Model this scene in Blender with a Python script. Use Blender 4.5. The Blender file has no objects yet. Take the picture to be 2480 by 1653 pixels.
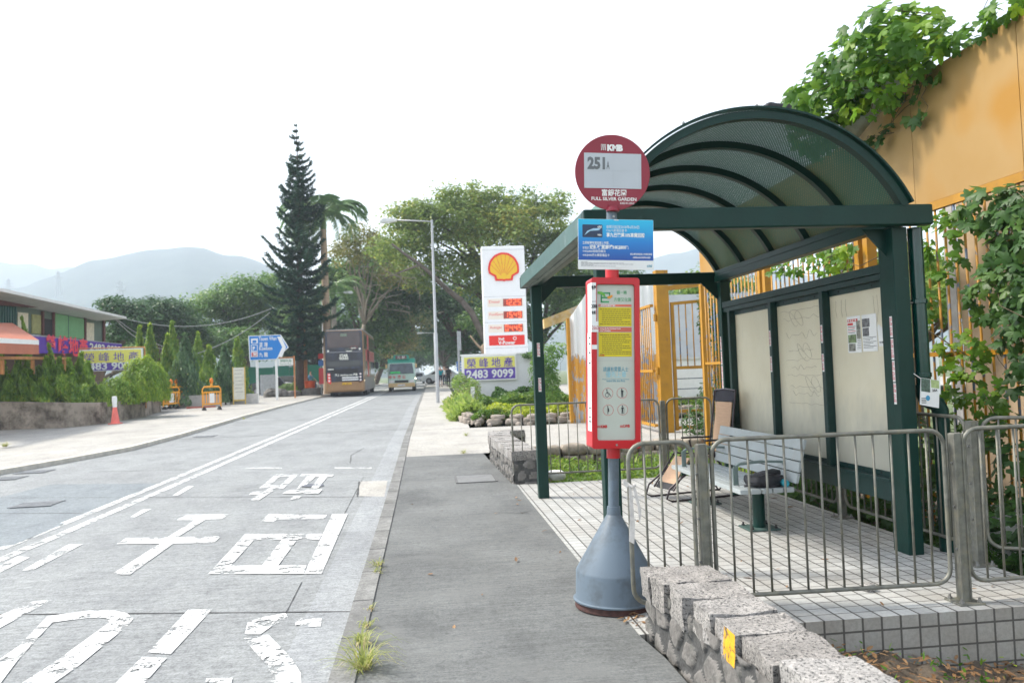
import bpy, bmesh, math, random
import numpy as np
from mathutils import Vector, Matrix
R = math.radians
random.seed(7); RNG = np.random.default_rng(11)
SC = bpy.context.scene; COL = SC.collection

# ------------------------------------------------------------------ camera
F_PX, YAW, PITCH, ROLL, CAM_H = 1973.7, .10677, .036385, -.037471, 1.5944
def cam_axes():
    f = Vector((math.sin(YAW)*math.cos(PITCH), math.cos(YAW)*math.cos(PITCH), math.sin(PITCH)))
    r = Vector((math.cos(YAW), -math.sin(YAW), 0)); u = r.cross(f)
    c, s = math.cos(ROLL), math.sin(ROLL)
    return r*c+u*s, u*c-r*s, f
CR, CU, CF = cam_axes()
cd = bpy.data.cameras.new('camera'); cam = bpy.data.objects.new('camera', cd); COL.objects.link(cam)
cam.matrix_world = Matrix(((CR.x, CU.x, -CF.x, 0), (CR.y, CU.y, -CF.y, 0), (CR.z, CU.z, -CF.z, CAM_H), (0, 0, 0, 1)))
cd.sensor_width = 36; cd.lens = 36*F_PX/2480; cd.clip_start = .05; cd.clip_end = 12000
cd.dof.use_dof = True; cd.dof.focus_distance = 6.2; cd.dof.aperture_fstop = 3.2
SC.camera = cam
# ------------------------------------------------------------------ world, sun, exposure
SUN_DIR = Vector((-.60, .20, .77)).normalized()
w = bpy.data.worlds.new('World'); SC.world = w; w.use_nodes = True
nt = w.node_tree; bg = nt.nodes['Background']
sky = nt.nodes.new('ShaderNodeTexSky'); sky.sky_type = 'NISHITA'; sky.sun_disc = False
sky.sun_elevation = math.asin(SUN_DIR.z); sky.sun_rotation = math.atan2(SUN_DIR.x, SUN_DIR.y)
sky.dust_density = 1.5; sky.air_density = 1.0; sky.ozone_density = 1.0; sky.altitude = 50
hs = nt.nodes.new('ShaderNodeHueSaturation'); hs.inputs['Saturation'].default_value = .35
nt.links.new(sky.outputs[0], hs.inputs['Color']); nt.links.new(hs.outputs[0], bg.inputs[0])
bg.inputs[1].default_value = .15
sd = bpy.data.lights.new('sun', 'SUN'); sun = bpy.data.objects.new('sun', sd); COL.objects.link(sun)
sd.energy = 2.1; sd.angle = R(7); sd.color = (1.0, .93, .82)
sun.rotation_euler = (-SUN_DIR).to_track_quat('-Z', 'Y').to_euler()
vs = SC.view_settings; vs.view_transform = 'Standard'; vs.look = 'None'; vs.gamma = 1; vs.exposure = 1.46
SC.cycles.max_bounces = 8; SC.cycles.transparent_max_bounces = 24; SC.cycles.volume_bounces = 2

# ------------------------------------------------------------------ helpers
def prof(Y): return .01*min(max(Y-10, 0), 60)           # the road climbs a little away from the camera
def ray(x, y):                                           # pixel of the 2352-wide view -> ray
    s = 2480/2352
    return CF + CR*((x*s-1240)/F_PX) - CU*((y*s-826.5)/F_PX)
def gp(x, y, off=0.):                                    # pixel -> point on the ground profile
    d = ray(x, y); lo, hi = .5, 3000.
    for _ in range(70):
        m = (lo+hi)/2
        if CAM_H+d.z*m > prof(d.y*m)+off: lo = m
        else: hi = m
    return Vector((d.x*lo, d.y*lo, prof(d.y*lo)+off))
def at(x, y, Y):                                         # pixel -> point at distance Y
    d = ray(x, y); k = Y/d.y
    return Vector((d.x*k, Y, CAM_H+d.z*k))

def tag(o, label=None, cat=None, group=None, kind=None):
    if label: o['label'] = label
    if cat: o['category'] = cat
    if group: o['group'] = group
    if kind: o['kind'] = kind
    return o
def thing(name, loc, label, cat, group=None):
    o = bpy.data.objects.new(name, None); COL.objects.link(o); o.location = loc; o.empty_display_size = .2
    return tag(o, label, cat, group)
def rootloc(p):
    v = Vector((0, 0, 0))
    while p is not None: v += p.location; p = p.parent
    return v
def link(name, me, mat, parent=None, smooth=False, bevel=0, seg=2):
    o = bpy.data.objects.new(name, me); COL.objects.link(o)
    if mat is not None:
        for m in (mat if isinstance(mat, (list, tuple)) else [mat]): me.materials.append(m)
    if parent is not None:
        o.parent = parent; v = rootloc(parent)
        if v.length > 0: me.transform(Matrix.Translation(-v))
    if smooth:
        me.polygons.foreach_set('use_smooth', [True]*len(me.polygons))
    if bevel:
        b = o.modifiers.new('bevel', 'BEVEL'); b.width = bevel; b.segments = seg; b.limit_method = 'ANGLE'; b.angle_limit = R(35)
    return o
class MB:
    def __init__(s): s.v = []; s.f = []; s.m = []
    def add(s, vs_, fs, mi=0):
        n = len(s.v); s.v += [tuple(v) for v in vs_]; s.f += [tuple(i+n for i in f) for f in fs]; s.m += [mi]*len(fs); return s
    def box(s, x0, x1, y0, y1, z0, z1, mi=0):
        return s.add([(x0,y0,z0),(x1,y0,z0),(x1,y1,z0),(x0,y1,z0),(x0,y0,z1),(x1,y0,z1),(x1,y1,z1),(x0,y1,z1)],
                     [(3,2,1,0),(4,5,6,7),(0,1,5,4),(1,2,6,5),(2,3,7,6),(3,0,4,7)], mi)
    def bar(s, a, b, w_, h, up=(0,0,1), mi=0):            # box of section w x h from a to b
        a, b = Vector(a), Vector(b); d = (b-a).normalized(); u = Vector(up)
        if abs(d.dot(u)) > .95: u = Vector((0,1,0)) if abs(d.y) < .9 else Vector((1,0,0))
        x = d.cross(u).normalized()*w_/2; u = x.cross(d).normalized()*h/2
        c = [p+i*x+j*u for p in (a, b) for i, j in ((-1,-1),(1,-1),(1,1),(-1,1))]
        return s.add(c, [(0,1,2,3),(7,6,5,4),(1,0,4,5),(2,1,5,6),(3,2,6,7),(0,3,7,4)], mi)
    def tube(s, pts, r, n=8, cap=True, mi=0):
        pts = [Vector(p) for p in pts]; rs = r if isinstance(r, (list, tuple)) else [r]*len(pts)
        t0 = (pts[1]-pts[0]).normalized(); ref = Vector((0,0,1)) if abs(t0.z) < .9 else Vector((1,0,0))
        x = t0.cross(ref).normalized(); vs_ = []; fs = []
        for i, p in enumerate(pts):
            t = (pts[min(i+1, len(pts)-1)]-pts[max(i-1, 0)]).normalized()
            x = (x-t*x.dot(t)).normalized(); y = t.cross(x)
            for k in range(n):
                a = 2*math.pi*k/n; vs_.append(p+(x*math.cos(a)+y*math.sin(a))*rs[i])
        for i in range(len(pts)-1):
            for k in range(n):
                a, b = i*n+k, i*n+(k+1) % n; fs.append((a, b, b+n, a+n))
        if cap: fs += [tuple(range(n))[::-1], tuple(range((len(pts)-1)*n, len(pts)*n))]
        return s.add(vs_, fs, mi)
    def lathe(s, prof_, c, n=32, mi=0):                   # prof_ = [(r, z)], about a vertical axis at c
        vs_ = []; fs = []
        for r, z in prof_:
            for k in range(n):
                a = 2*math.pi*k/n; vs_.append((c[0]+r*math.cos(a), c[1]+r*math.sin(a), c[2]+z))
        for i in range(len(prof_)-1):
            for k in range(n):
                a, b = i*n+k, i*n+(k+1) % n; fs.append((a, b, b+n, a+n))
        fs += [tuple(range(n))[::-1], tuple(range((len(prof_)-1)*n, len(prof_)*n))]
        return s.add(vs_, fs, mi)
    def prism(s, poly, o, ux, uy, th, mi=0):              # 2-D outline in plane (ux, uy) at o, thickness th along ux x uy
        o, ux, uy = Vector(o), Vector(ux), Vector(uy); nrm = ux.cross(uy).normalized()
        a = [o+ux*p[0]+uy*p[1] for p in poly]; b = [p+nrm*th for p in a]; n = len(poly)
        return s.add(a+b, [tuple(range(n))[::-1], tuple(range(n, 2*n))]+[(i, (i+1) % n, (i+1) % n+n, i+n) for i in range(n)], mi)
    def build(s, name, mat, parent=None, smooth=False, bevel=0, seg=2):
        me = bpy.data.meshes.new(name); me.from_pydata(s.v, [], s.f); me.update()
        if isinstance(mat, (list, tuple)): me.polygons.foreach_set('material_index', s.m)
        o = link(name, me, mat, parent, smooth, bevel, seg)
        return o
def smooth_angle(o, a=35):
    me = o.data; me.polygons.foreach_set('use_smooth', [True]*len(me.polygons))
    bm = bmesh.new(); bm.from_mesh(me)
    for e in bm.edges:
        if len(e.link_faces) == 2 and e.calc_face_angle(0) > R(a): e.smooth = False
    bm.to_mesh(me); bm.free(); return o
def copy_tree(o, parent=None):
    c = o.copy(); COL.objects.link(c); c.parent = parent
    for ch in list(o.children): copy_tree(ch, c)
    return c

# ------------------------------------------------------------------ materials
MATS = {}
def nodes(name):
    m = bpy.data.materials.new(name); m.use_nodes = True
    return m, m.node_tree, m.node_tree.nodes['Principled BSDF']
def noise(nt_, scale, detail=4, rough=.6, coord='Object', stretch=None):
    tc = nt_.nodes.new('ShaderNodeTexCoord'); n = nt_.nodes.new('ShaderNodeTexNoise')
    n.inputs['Scale'].default_value = scale; n.inputs['Detail'].default_value = detail; n.inputs['Roughness'].default_value = rough
    if stretch:
        mp = nt_.nodes.new('ShaderNodeMapping'); mp.inputs['Scale'].default_value = stretch
        nt_.links.new(tc.outputs[coord], mp.inputs[0]); nt_.links.new(mp.outputs[0], n.inputs['Vector'])
    else: nt_.links.new(tc.outputs[coord], n.inputs['Vector'])
    return n
def ramp(nt_, fac, stops):
    r = nt_.nodes.new('ShaderNodeValToRGB'); e = r.color_ramp.elements
    while len(e) < len(stops): e.new(.5)
    for el, (p, c) in zip(e, stops): el.position = p; el.color = (*c, 1) if len(c) == 3 else c
    nt_.links.new(fac, r.inputs[0]); return r
def mixc(nt_, fac, a, b, mode='MIX'):
    m = nt_.nodes.new('ShaderNodeMix'); m.data_type = 'RGBA'; m.blend_type = mode
    for sock, v in ((m.inputs[0], fac), (m.inputs[6], a), (m.inputs[7], b)):
        if isinstance(v, (int, float)): sock.default_value = v
        elif isinstance(v, tuple): sock.default_value = (*v, 1)
        else: nt_.links.new(v, sock)
    return m.outputs[2]
def bump(nt_, bsdf, h, strength=.3, dist=.02):
    b = nt_.nodes.new('ShaderNodeBump'); b.inputs['Strength'].default_value = strength; b.inputs['Distance'].default_value = dist
    nt_.links.new(h, b.inputs['Height']); nt_.links.new(b.outputs[0], bsdf.inputs['Normal'])
def mat(name, c, rough=.6, metal=0, var=.18, scale=6, bmp=0, dirt=None, dscale=3, dth=(.5, .75), spec=.5, coat=0, stretch=None, bscale=None):
    if name in MATS: return MATS[name]
    m, t, b = nodes(name); n = noise(t, scale, 5, stretch=stretch)
    lo = tuple(x*(1-var) for x in c); hi = tuple(min(1, x*(1+var)) for x in c)
    col = ramp(t, n.outputs[0], [(.3, lo), (.7, hi)]).outputs[0]
    if dirt:
        dn = noise(t, dscale, 8, .7); dr = ramp(t, dn.outputs[0], [(dth[0], (0,0,0)), (dth[1], (1,1,1))])
        col = mixc(t, dr.outputs[0], col, dirt)
    t.links.new(col, b.inputs['Base Color'])
    b.inputs['Roughness'].default_value = rough; b.inputs['Metallic'].default_value = metal
    b.inputs['Specular IOR Level'].default_value = spec; b.inputs['Coat Weight'].default_value = coat
    if bmp:
        bn = noise(t, bscale or scale*6, 6, .7); bump(t, b, bn.outputs[0], bmp, .01)
    MATS[name] = m; return m
def leafmat(name, dark, light, extra=None, trans=.45, nscale=.6):
    if name in MATS: return MATS[name]
    m, t, b = nodes(name)
    g = t.nodes.new('ShaderNodeNewGeometry')
    stops = [(0, dark), (.6, light)] + ([(1, extra)] if extra else [(1, tuple(x*1.2 for x in light))])
    n = noise(t, nscale, 3)
    ad = t.nodes.new('ShaderNodeMath'); ad.operation = 'MULTIPLY_ADD'; t.links.new(g.outputs['Random Per Island'], ad.inputs[0]); ad.inputs[1].default_value = .55
    mu = t.nodes.new('ShaderNodeMath'); mu.operation = 'MULTIPLY_ADD'; t.links.new(n.outputs[0], mu.inputs[0]); mu.inputs[1].default_value = 1.3; mu.inputs[2].default_value = -.42
    t.links.new(mu.outputs[0], ad.inputs[2])
    col = ramp(t, ad.outputs[0], stops).outputs[0]
    t.links.new(col, b.inputs['Base Color']); b.inputs['Roughness'].default_value = .45; b.inputs['Specular IOR Level'].default_value = .35
    tr = t.nodes.new('ShaderNodeBsdfTranslucent')
    t.links.new(mixc(t, .5, col, (.75, .9, .15), 'MULTIPLY') if False else col, tr.inputs[0])
    hsn = t.nodes.new('ShaderNodeHueSaturation'); hsn.inputs['Value'].default_value = 1.8; hsn.inputs['Hue'].default_value = .485
    t.links.new(col, hsn.inputs['Color']); t.links.new(hsn.outputs[0], tr.inputs[0])
    mx = t.nodes.new('ShaderNodeMixShader'); mx.inputs[0].default_value = trans
    t.links.new(b.outputs[0], mx.inputs[1]); t.links.new(tr.outputs[0], mx.inputs[2])
    t.links.new(mx.outputs[0], t.nodes['Material Output'].inputs[0])
    MATS[name] = m; return m

GREEN = mat('green_paint', (.0003, .028, .021), .38, 0, .12, 5, .15, dirt=(.012, .06, .05), dscale=9, dth=(.62, .8), spec=.3)
GALV = mat('galvanised_steel', (.18, .18, .155), .55, .4, .3, 14, .15, dirt=(.24, .225, .16), dscale=11, dth=(.5, .7), bscale=60)
WHITE = mat('white_paint', (.8, .8, .78), .5, 0, .05)
PAPER = mat('paper', (.78, .79, .78), .6, 0, .04)
BLACK = mat('black_rubber', (.015, .015, .017), .7)
DARK = mat('dark_plastic', (.03, .03, .035), .5)
RED = mat('red_print', (.55, .03, .03), .5)
INK = mat('dark_ink', (.05, .055, .06), .6)
GLASS = mat('dark_glass', (.03, .035, .04), .12, 0, .1, 2, spec=.8)
CHROME = mat('bolt_metal', (.3, .3, .29), .4, .8)

# ------------------------------------------------------------------ writing
def text(s, size, mt, parent, o, ux=(1,0,0), uy=(0,0,1), bold=0, sx=1., align='LEFT', ext=.0008, name='lettering', width=None, space=1.):
    cu = bpy.data.curves.new('t', 'FONT'); cu.body = s; cu.size = 1; cu.offset = bold; cu.align_x = align; cu.space_character = space
    cu.resolution_u = 2; cu.fill_mode = 'FRONT'
    to = bpy.data.objects.new('t', cu); COL.objects.link(to)
    dg = bpy.context.evaluated_depsgraph_get(); me = bpy.data.meshes.new_from_object(to.evaluated_get(dg))
    bpy.data.objects.remove(to); bpy.data.curves.remove(cu)
    if not len(me.vertices): return None
    ux, uy, o = Vector(ux).normalized(), Vector(uy).normalized(), Vector(o); nz = ux.cross(uy)
    co = np.empty(len(me.vertices)*3); me.vertices.foreach_get('co', co); co = co.reshape(-1, 3)
    k = size
    kx = size*sx
    if width:
        ww = co[:,0].max()-co[:,0].min(); kx = width/ww
    M = Matrix(((ux.x*kx, uy.x*k, nz.x, o.x+nz.x*ext), (ux.y*kx, uy.y*k, nz.y, o.y+nz.y*ext), (ux.z*kx, uy.z*k, nz.z, o.z+nz.z*ext), (0,0,0,1)))
    me.transform(M); me.materials.clear(); me.name = name
    return link(name, me, mt, parent)
SEG = {'0': 'abcdef', '1': 'bc', '2': 'abged', '4': 'fgbc', '5': 'afgcd', '9': 'abcdfg', '3': 'abgcd', '8': 'abcdefg', '6': 'afgedc', '7': 'abc'}
def seven(mb, s, x, y, z, wd, ht, gap, t):
    for ch in s:
        if ch == '.': mb.box(x-gap*.65, x-gap*.65+t*.8, y-.01, y, z, z+t*.8); continue
        h2 = ht/2
        for c in SEG[ch]:
            r = {'a': (x, x+wd, z+ht-t, z+ht), 'd': (x, x+wd, z, z+t), 'g': (x, x+wd, z+h2-t/2, z+h2+t/2),
                 'f': (x, x+t, z+h2+t*.5, z+ht-t), 'b': (x+wd-t, x+wd, z+h2+t*.5, z+ht-t), 'e': (x, x+t, z+t, z+h2-t*.5), 'c': (x+wd-t, x+wd, z+t, z+h2-t*.5)}[c]
            mb.box(r[0], r[1], y-.01, y, r[2], r[3])
        x += wd+gap

# ------------------------------------------------------------------ foliage helpers
QUAD = (np.array([[-.5,0,0],[0,-.32,.06],[.5,0,0],[0,.32,.06]]), np.array([[0,1,2,3]]))
def lobed():
    pr = [(0,0),(.16,-.04),(.42,.02),(.36,.2),(.62,.42),(.5,.62),(.24,.5),(.2,.78),(0,1.02),(-.2,.78),(-.24,.5),(-.5,.62),(-.62,.42),(-.36,.2),(-.42,.02),(-.16,-.04)]
    v = [(0,.42,.05)]+[(x, y, -.16*abs(x)-.12*max(0, y-.5)) for x, y in pr]; n = len(pr)
    return np.array(v, float), np.array([[0, 1+i, 1+(i+1) % n] for i in range(n)])
LOBED = lobed()
SPEAR = (np.array([[0,0,0],[.16,.3,.03],[.12,.7,0],[0,1,-.06],[-.12,.7,0],[-.16,.3,.03]]), np.array([[0,1,2,3],[0,3,4,5]]))
BLADE = (np.array([[-.03,0,0],[.03,0,0],[.02,.6,.25],[-.02,.6,.25],[0,1,.1]]), None)
def inst(tmpl, pos, nrm, up, size):
    """one mesh of many leaves: y axis of the template along up, z along nrm"""
    tv, tf = tmpl; n = len(pos)
    z = nrm/np.linalg.norm(nrm, axis=1, keepdims=True)
    y = up-z*(up*z).sum(1, keepdims=True); y /= np.linalg.norm(y, axis=1, keepdims=True)+1e-9
    x = np.cross(y, z)
    Rm = np.stack([x, y, z], 2)                       # n,3,3 columns
    V = np.einsum('nij,kj->nki', Rm, tv)*size[:, None, None]+pos[:, None, :]
    k = len(tv); Fc = tf[None]+(np.arange(n)*k)[:, None, None]
    return V.reshape(-1, 3), Fc.reshape(-1, tf.shape[1])
def leafmesh(name, V, Fc, mt, parent):
    me = bpy.data.meshes.new(name); nf, k = Fc.shape
    if parent is not None: V = V-np.array(rootloc(parent))
    me.vertices.add(len(V)); me.vertices.foreach_set('co', V.ravel())
    me.loops.add(nf*k); me.loops.foreach_set('vertex_index', Fc.ravel().astype(np.int32))
    me.polygons.add(nf); me.polygons.foreach_set('loop_start', np.arange(0, nf*k, k, dtype=np.int32))
    try: me.polygons.foreach_set('loop_total', np.full(nf, k, dtype=np.int32))
    except Exception: pass
    me.update(calc_edges=True)
    o = bpy.data.objects.new(name, me); COL.objects.link(o); me.materials.append(mt)
    if parent is not None: o.parent = parent
    return o
def rnd_dirs(n):
    v = RNG.normal(size=(n, 3)); return v/np.linalg.norm(v, axis=1, keepdims=True)
def clumps(lobes, ncl, per, crad, leaf, flat=.35, shell=.55, up_bias=.6):
    """lobes: [(cx,cy,cz,rx,ry,rz)] -> clumped leaves near the lobes' outer shell"""
    lobes = np.array(lobes, float); vol = (lobes[:,3]*lobes[:,4]*lobes[:,5])**.75; pick = RNG.choice(len(lobes), ncl, p=vol/vol.sum())
    d = rnd_dirs(ncl); d[:, 2] = np.where(d[:, 2] < -.35, -d[:, 2]*.5, d[:, 2])
    rr = shell+(1-shell)*RNG.random(ncl)**.6
    C = lobes[pick, :3]+d*lobes[pick, 3:]*rr[:, None]
    crs = crad*(.55+.9*RNG.random(ncl))
    P = np.repeat(C, per, 0); D = rnd_dirs(ncl*per); rad = np.repeat(crs, per)[:, None]
    off = D*rad*(RNG.random((ncl*per, 1))**.45); off[:, 2] *= .55
    P = P+off
    nrm = rnd_dirs(len(P))*(1-up_bias)+np.array([0,0,up_bias])+D*.4
    sz = leaf*(.6+.8*RNG.random(len(P)))
    return P, nrm, rnd_dirs(len(P)), sz, C
def limb(mb, a, b, r0, r1, wob=.12, n=6, k=6):
    a, b = Vector(a), Vector(b); L = (b-a).length; pts = []
    for i in range(n+1):
        t = i/n; p = a.lerp(b, t)
        if 0 < i < n: p += Vector((random.uniform(-1,1), random.uniform(-1,1), random.uniform(-.3,.6)))*L*wob*.35
        pts.append(p)
    mb.tube(pts, [r0+(r1-r0)*i/n for i in range(n+1)], k)
BARK = mat('bark', (.1, .075, .055), .9, 0, .35, 4, .6, bscale=12)
PALEBARK = mat('pale_bark', (.26, .22, .17), .85, 0, .25, 2.5, .5, bscale=10, stretch=(1,1,5))
def tree(name, base, lobes, label, cat, lm, ncl, per, crad, leaf, trunk=.3, group=None, bark=None, tz=None):
    t = thing(name, base, label, cat, group); base = Vector(base)
    P, N, U, S_, C = clumps(lobes, ncl, per, crad, leaf)
    V, Fc = inst(QUAD, P, N, U, S_); leafmesh('crown', V, Fc, lm, t)
    mb = MB(); top = Vector(lobes[0][:3]); zt = tz or base.z+(top.z-base.z)*.45
    fork = Vector((base.x*.6+top.x*.4, base.y*.6+top.y*.4, zt))
    limb(mb, base, fork, trunk*1.25, trunk*.8, .06, 6, 9)
    for i in RNG.choice(len(C), min(14, len(C)), replace=False):
        c = Vector(C[i]); mid = fork.lerp(c, .45)+Vector((0,0,.1*(c-fork).length))
        limb(mb, fork, mid, trunk*.55, trunk*.28, .14, 4, 6); limb(mb, mid, c, trunk*.28, trunk*.06, .18, 4, 5)
    mb.build('trunk', bark or BARK, t, smooth=True)
    return t

# ================================================================== GROUND, ROAD, PAVEMENT
def ysteps(y0, y1): return [y0]+[y for y in (10, 12, 15, 20, 25, 30, 40, 50, 60, 70, 90) if y0 < y < y1]+[y1]
def sheet(name, xl, xr, y0, y1, off, mt, parent=None, kind='structure', nx=1, thick=0):
    """strip following the ground profile; xl, xr = number or list of (Y, X)"""
    fl = (lambda Y: xl) if not isinstance(xl, list) else (lambda Y: float(np.interp(Y, [p[0] for p in xl], [p[1] for p in xl])))
    fr = (lambda Y: xr) if not isinstance(xr, list) else (lambda Y: float(np.interp(Y, [p[0] for p in xr], [p[1] for p in xr])))
    ys = set(ysteps(y0, y1))
    for l in (xl, xr):
        if isinstance(l, list): ys |= {p[0] for p in l if y0 < p[0] < y1}
    ys = sorted(ys); mb = MB(); vs_ = []; fs = []
    for Y in ys:
        for i in range(nx+1): vs_.append((fl(Y)+(fr(Y)-fl(Y))*i/nx, Y, prof(Y)+off))
    for j in range(len(ys)-1):
        for i in range(nx):
            a = j*(nx+1)+i; fs.append((a, a+1, a+nx+2, a+nx+1))
    mb.add(vs_, fs)
    if thick:
        n = nx+1
        for j in range(len(ys)-1):
            for sd_ in (0, nx):
                a, b = Vector(vs_[j*n+sd_]), Vector(vs_[(j+1)*n+sd_]); dn = Vector((0,0,-thick))
                q = [a, b, b+dn, a+dn]; mb.add(q if sd_ == 0 else q[::-1], [(0,1,2,3)])
        for j in (0, len(ys)-1):
            a, b = Vector(vs_[j*n]), Vector(vs_[j*n+nx]); dn = Vector((0,0,-thick))
            mb.add([a, a+dn, b+dn, b] if j == 0 else [b, b+dn, a+dn, a], [(0,1,2,3)])
    o = mb.build(name, mt, parent)
    if parent is None: tag(o, kind=kind)
    return o

def concrete(name, c, groove=.5, var=.12, stain=None, seed=0, fine=170, patch=True, gs=1.0, big=.35):
    m, t, b = nodes(name)
    n1 = noise(t, big, 6, .65); n2 = noise(t, 60, 4, .75); n3 = noise(t, gs*6, 7, .8, stretch=(.45, 6, 1)); n6 = noise(t, 19, 6, .8)
    col = ramp(t, n1.outputs[0], [(.3, tuple(x*(1-var) for x in c)), (.7, tuple(min(1, x*(1+var*.8)) for x in c))]).outputs[0]
    g3 = ramp(t, n3.outputs[0], [(.3, (1-groove*.5,)*3), (.62, (1,1,1))]).outputs[0]
    g2 = ramp(t, n2.outputs[0], [(.34, (.62,)*3), (.55, (1,)*3), (.78, (1.16,)*3)]).outputs[0]
    col = mixc(t, 1., mixc(t, 1., col, g3, 'MULTIPLY'), g2, 'MULTIPLY')
    col = mixc(t, 1., col, ramp(t, n6.outputs[0], [(.36, (.70,.70,.71)), (.5, (1,1,1)), (.68, (1.16,1.16,1.15))]).outputs[0], 'MULTIPLY')
    n5 = noise(t, 1.6, 8, .72, stretch=(1,.5,1)); col = mixc(t, 1., col, ramp(t, n5.outputs[0], [(.36, (.84,.84,.85)), (.5, (1,1,1)), (.66, (1.10,1.10,1.09))]).outputs[0], 'MULTIPLY')
    vo = t.nodes.new('ShaderNodeTexVoronoi'); vo.inputs['Scale'].default_value = 26; vo.inputs['Randomness'].default_value = 1; tcv = t.nodes.new('ShaderNodeTexCoord'); t.links.new(tcv.outputs['Object'], vo.inputs['Vector'])
    col = mixc(t, ramp(t, vo.outputs['Distance'], [(.055, (.75,.75,.75)), (.085, (0,0,0))]).outputs[0], col, tuple(x*.35 for x in c))
    if stain:
        n4 = noise(t, 1.3, 7, .7); s4 = ramp(t, n4.outputs[0], [(.5, (0,0,0)), (.72, (1,1,1))]).outputs[0]
        col = mixc(t, s4, col, stain)
    t.links.new(col, b.inputs['Base Color']); b.inputs['Roughness'].default_value = .85
    ad = t.nodes.new('ShaderNodeMath'); ad.operation = 'ADD'; t.links.new(n3.outputs[0], ad.inputs[0]); t.links.new(n2.outputs[0], ad.inputs[1])
    bump(t, b, ad.outputs[0], .5, .006)
    return m
M_ROAD = concrete('road_concrete', (.305, .32, .322), .8)
M_ROAD2 = concrete('new_concrete', (.235, .265, .282), .6)
M_PAVE = concrete('pavement_concrete', (.18, .188, .184), .95, .28, stain=(.15,.155,.15), big=.8)
M_LIGHT = concrete('light_concrete', (.44, .425, .39), .4, .2, stain=(.35,.33,.29))
M_KERB = concrete('kerb_stone', (.22, .22, .21), .1, .3, stain=(.12,.12,.11), big=3)
M_SOIL = mat('soil', (.09, .07, .05), .95, 0, .4, 9, .8)
M_GRASS_G = mat('green_ground', (.1, .13, .05), .95, 0, .4, 1.2, .5)

KERB = [(-5,-.56),(0,-.56),(20,-.57),(24,-.53),(35,-.47),(41,-.39),(58,-.22),(75,-.1),(120,0)]
LKERB = [(-5,-8.9),(10,-8.7),(17,-8.3),(18.5,-7.86),(21,-7.27),(25,-7.15),(34,-7.3),(42,-7.23),(55,-6.9),(60,-6.2),(75,-5.9),(120,-5.7)]
mb = MB(); vs_ = []; fs = []; rings = [(-300, 0), (10, 0), (70, .6), (150, .6), (700, .6), (2600, .6)]
for Y, z in rings:
    for X in (-2400, -600, -60, 0, 60, 600, 2400): vs_.append((X, Y, z-.55))
for j in range(len(rings)-1):
    for i in range(6): a = j*7+i; fs.append((a, a+1, a+8, a+7))
tag(mb.add(vs_, fs).build('ground', M_GRASS_G), kind='structure')
road = sheet('road', LKERB, KERB, -5, 130, -.12, M_ROAD)
sheet('kerb', [(y, x+.0) for y, x in KERB], [(y, x+.14) for y, x in KERB], -5, 120, .012, M_KERB, thick=.2)
sheet('pavement', [(y, x+.14) for y, x in KERB], [(-5,1.35),(4.4,1.25),(4.8,1.21),(11.4,1.21),(11.5,1.15),(15,1.05),(16,1.03)], -5, 15.6, 0, M_PAVE, nx=6)
sheet('driveway', [(y, x+.14) for y, x in KERB], 9., 15.6, 21.9, .0, M_LIGHT)
sheet('far_pavement', [(y, x+.14) for y, x in KERB], [(21,1.1),(30,1.3),(60,1.7),(120,2.4)], 21.9, 120, .004, M_LIGHT)
APL = [(-5,-40),(30,-40),(60,-19),(120,-16)]
sheet('left_pavement', [(-5,-40),(29,-40),(60,-22),(120,-16)], [(y, x-.16) for y, x in LKERB], -5, 120, -.035, M_LIGHT, nx=3)
sheet('left_kerb', [(y, x-.16) for y, x in LKERB], LKERB, -5, 120, -.02, mat('pale_kerb', (.52,.49,.43), .9, 0, .2, 5, .4), thick=.2)
# resurfaced bay in the left lane and the light repair beside the kerb
z6 = lambda x, y: gp((x/2.6)*.94839, (1050+y/2.6)*.94839, -.12)
def flat(name, polys, mt, lift, parent, px=z6, kind=None):
    m = MB()
    for pl in polys:
        pts = [px(*p) for p in pl]; m.add([(p.x, p.y, p.z+lift+.0007*len(m.f)) for p in pts], [tuple(range(len(pts)))])
    bm = bmesh.new(); me = bpy.data.meshes.new(name); me.from_pydata(m.v, [], m.f); bm.from_mesh(me)
    for f in bm.faces:
        if f.normal.z < 0: f.normal_flip()
    bmesh.ops.triangulate(bm, faces=bm.faces[:]); bm.to_mesh(me); bm.free()
    return link(name, me, mt, parent)
flat('resurfaced_bay', [[(-1300,560),(0,400),(320,318),(1020,312),(560,500),(0,735),(-1300,1250)]], M_ROAD2, .003, road)
flat('concrete_repair', [[(2262,300),(2440,296),(2420,395),(2262,392)]], M_LIGHT, .003, road)
M_SEAM = mat('tar_seam', (.06, .06, .06), .9)
def seam(name, a, b, wd=.02): 
    p, q = z6(*a), z6(*b); m = MB(); n = (q-p).normalized(); s = Vector((-n.y, n.x, 0))*wd/2
    pts = []; k = 14
    for i in range(k+1):
        c = p.lerp(q, i/k); c.z = prof(c.y)-.12+.0045; j = random.uniform(.5, 1.3); pts += [c-s*j, c+s*j]
    m.add(pts, [(2*i, 2*i+2, 2*i+3, 2*i+1) for i in range(k)]); o = m.build(name, M_SEAM, road)
    bm = bmesh.new(); bm.from_mesh(o.data); bmesh.ops.recalc_face_normals(bm, faces=bm.faces)
    for f in bm.faces:
        if f.normal.z < 0: f.normal_flip()
    bm.to_mesh(o.data); bm.free()
for a, b, wd in [((-400,1142),(2222,1120),.022),((-300,404),(2345,397),.02),((-500,505),(540,500),.028),((-600,618),(290,612),.028),
                 ((560,240),(1180,226),.02),((2262,300),(2250,395),.03),((1900,935),(1800,1130),.008),((2290,270),(2140,560),.008),((-300,1700),(2100,1690),.02)]:
    seam('expansion_joint', a, b, wd)
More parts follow.
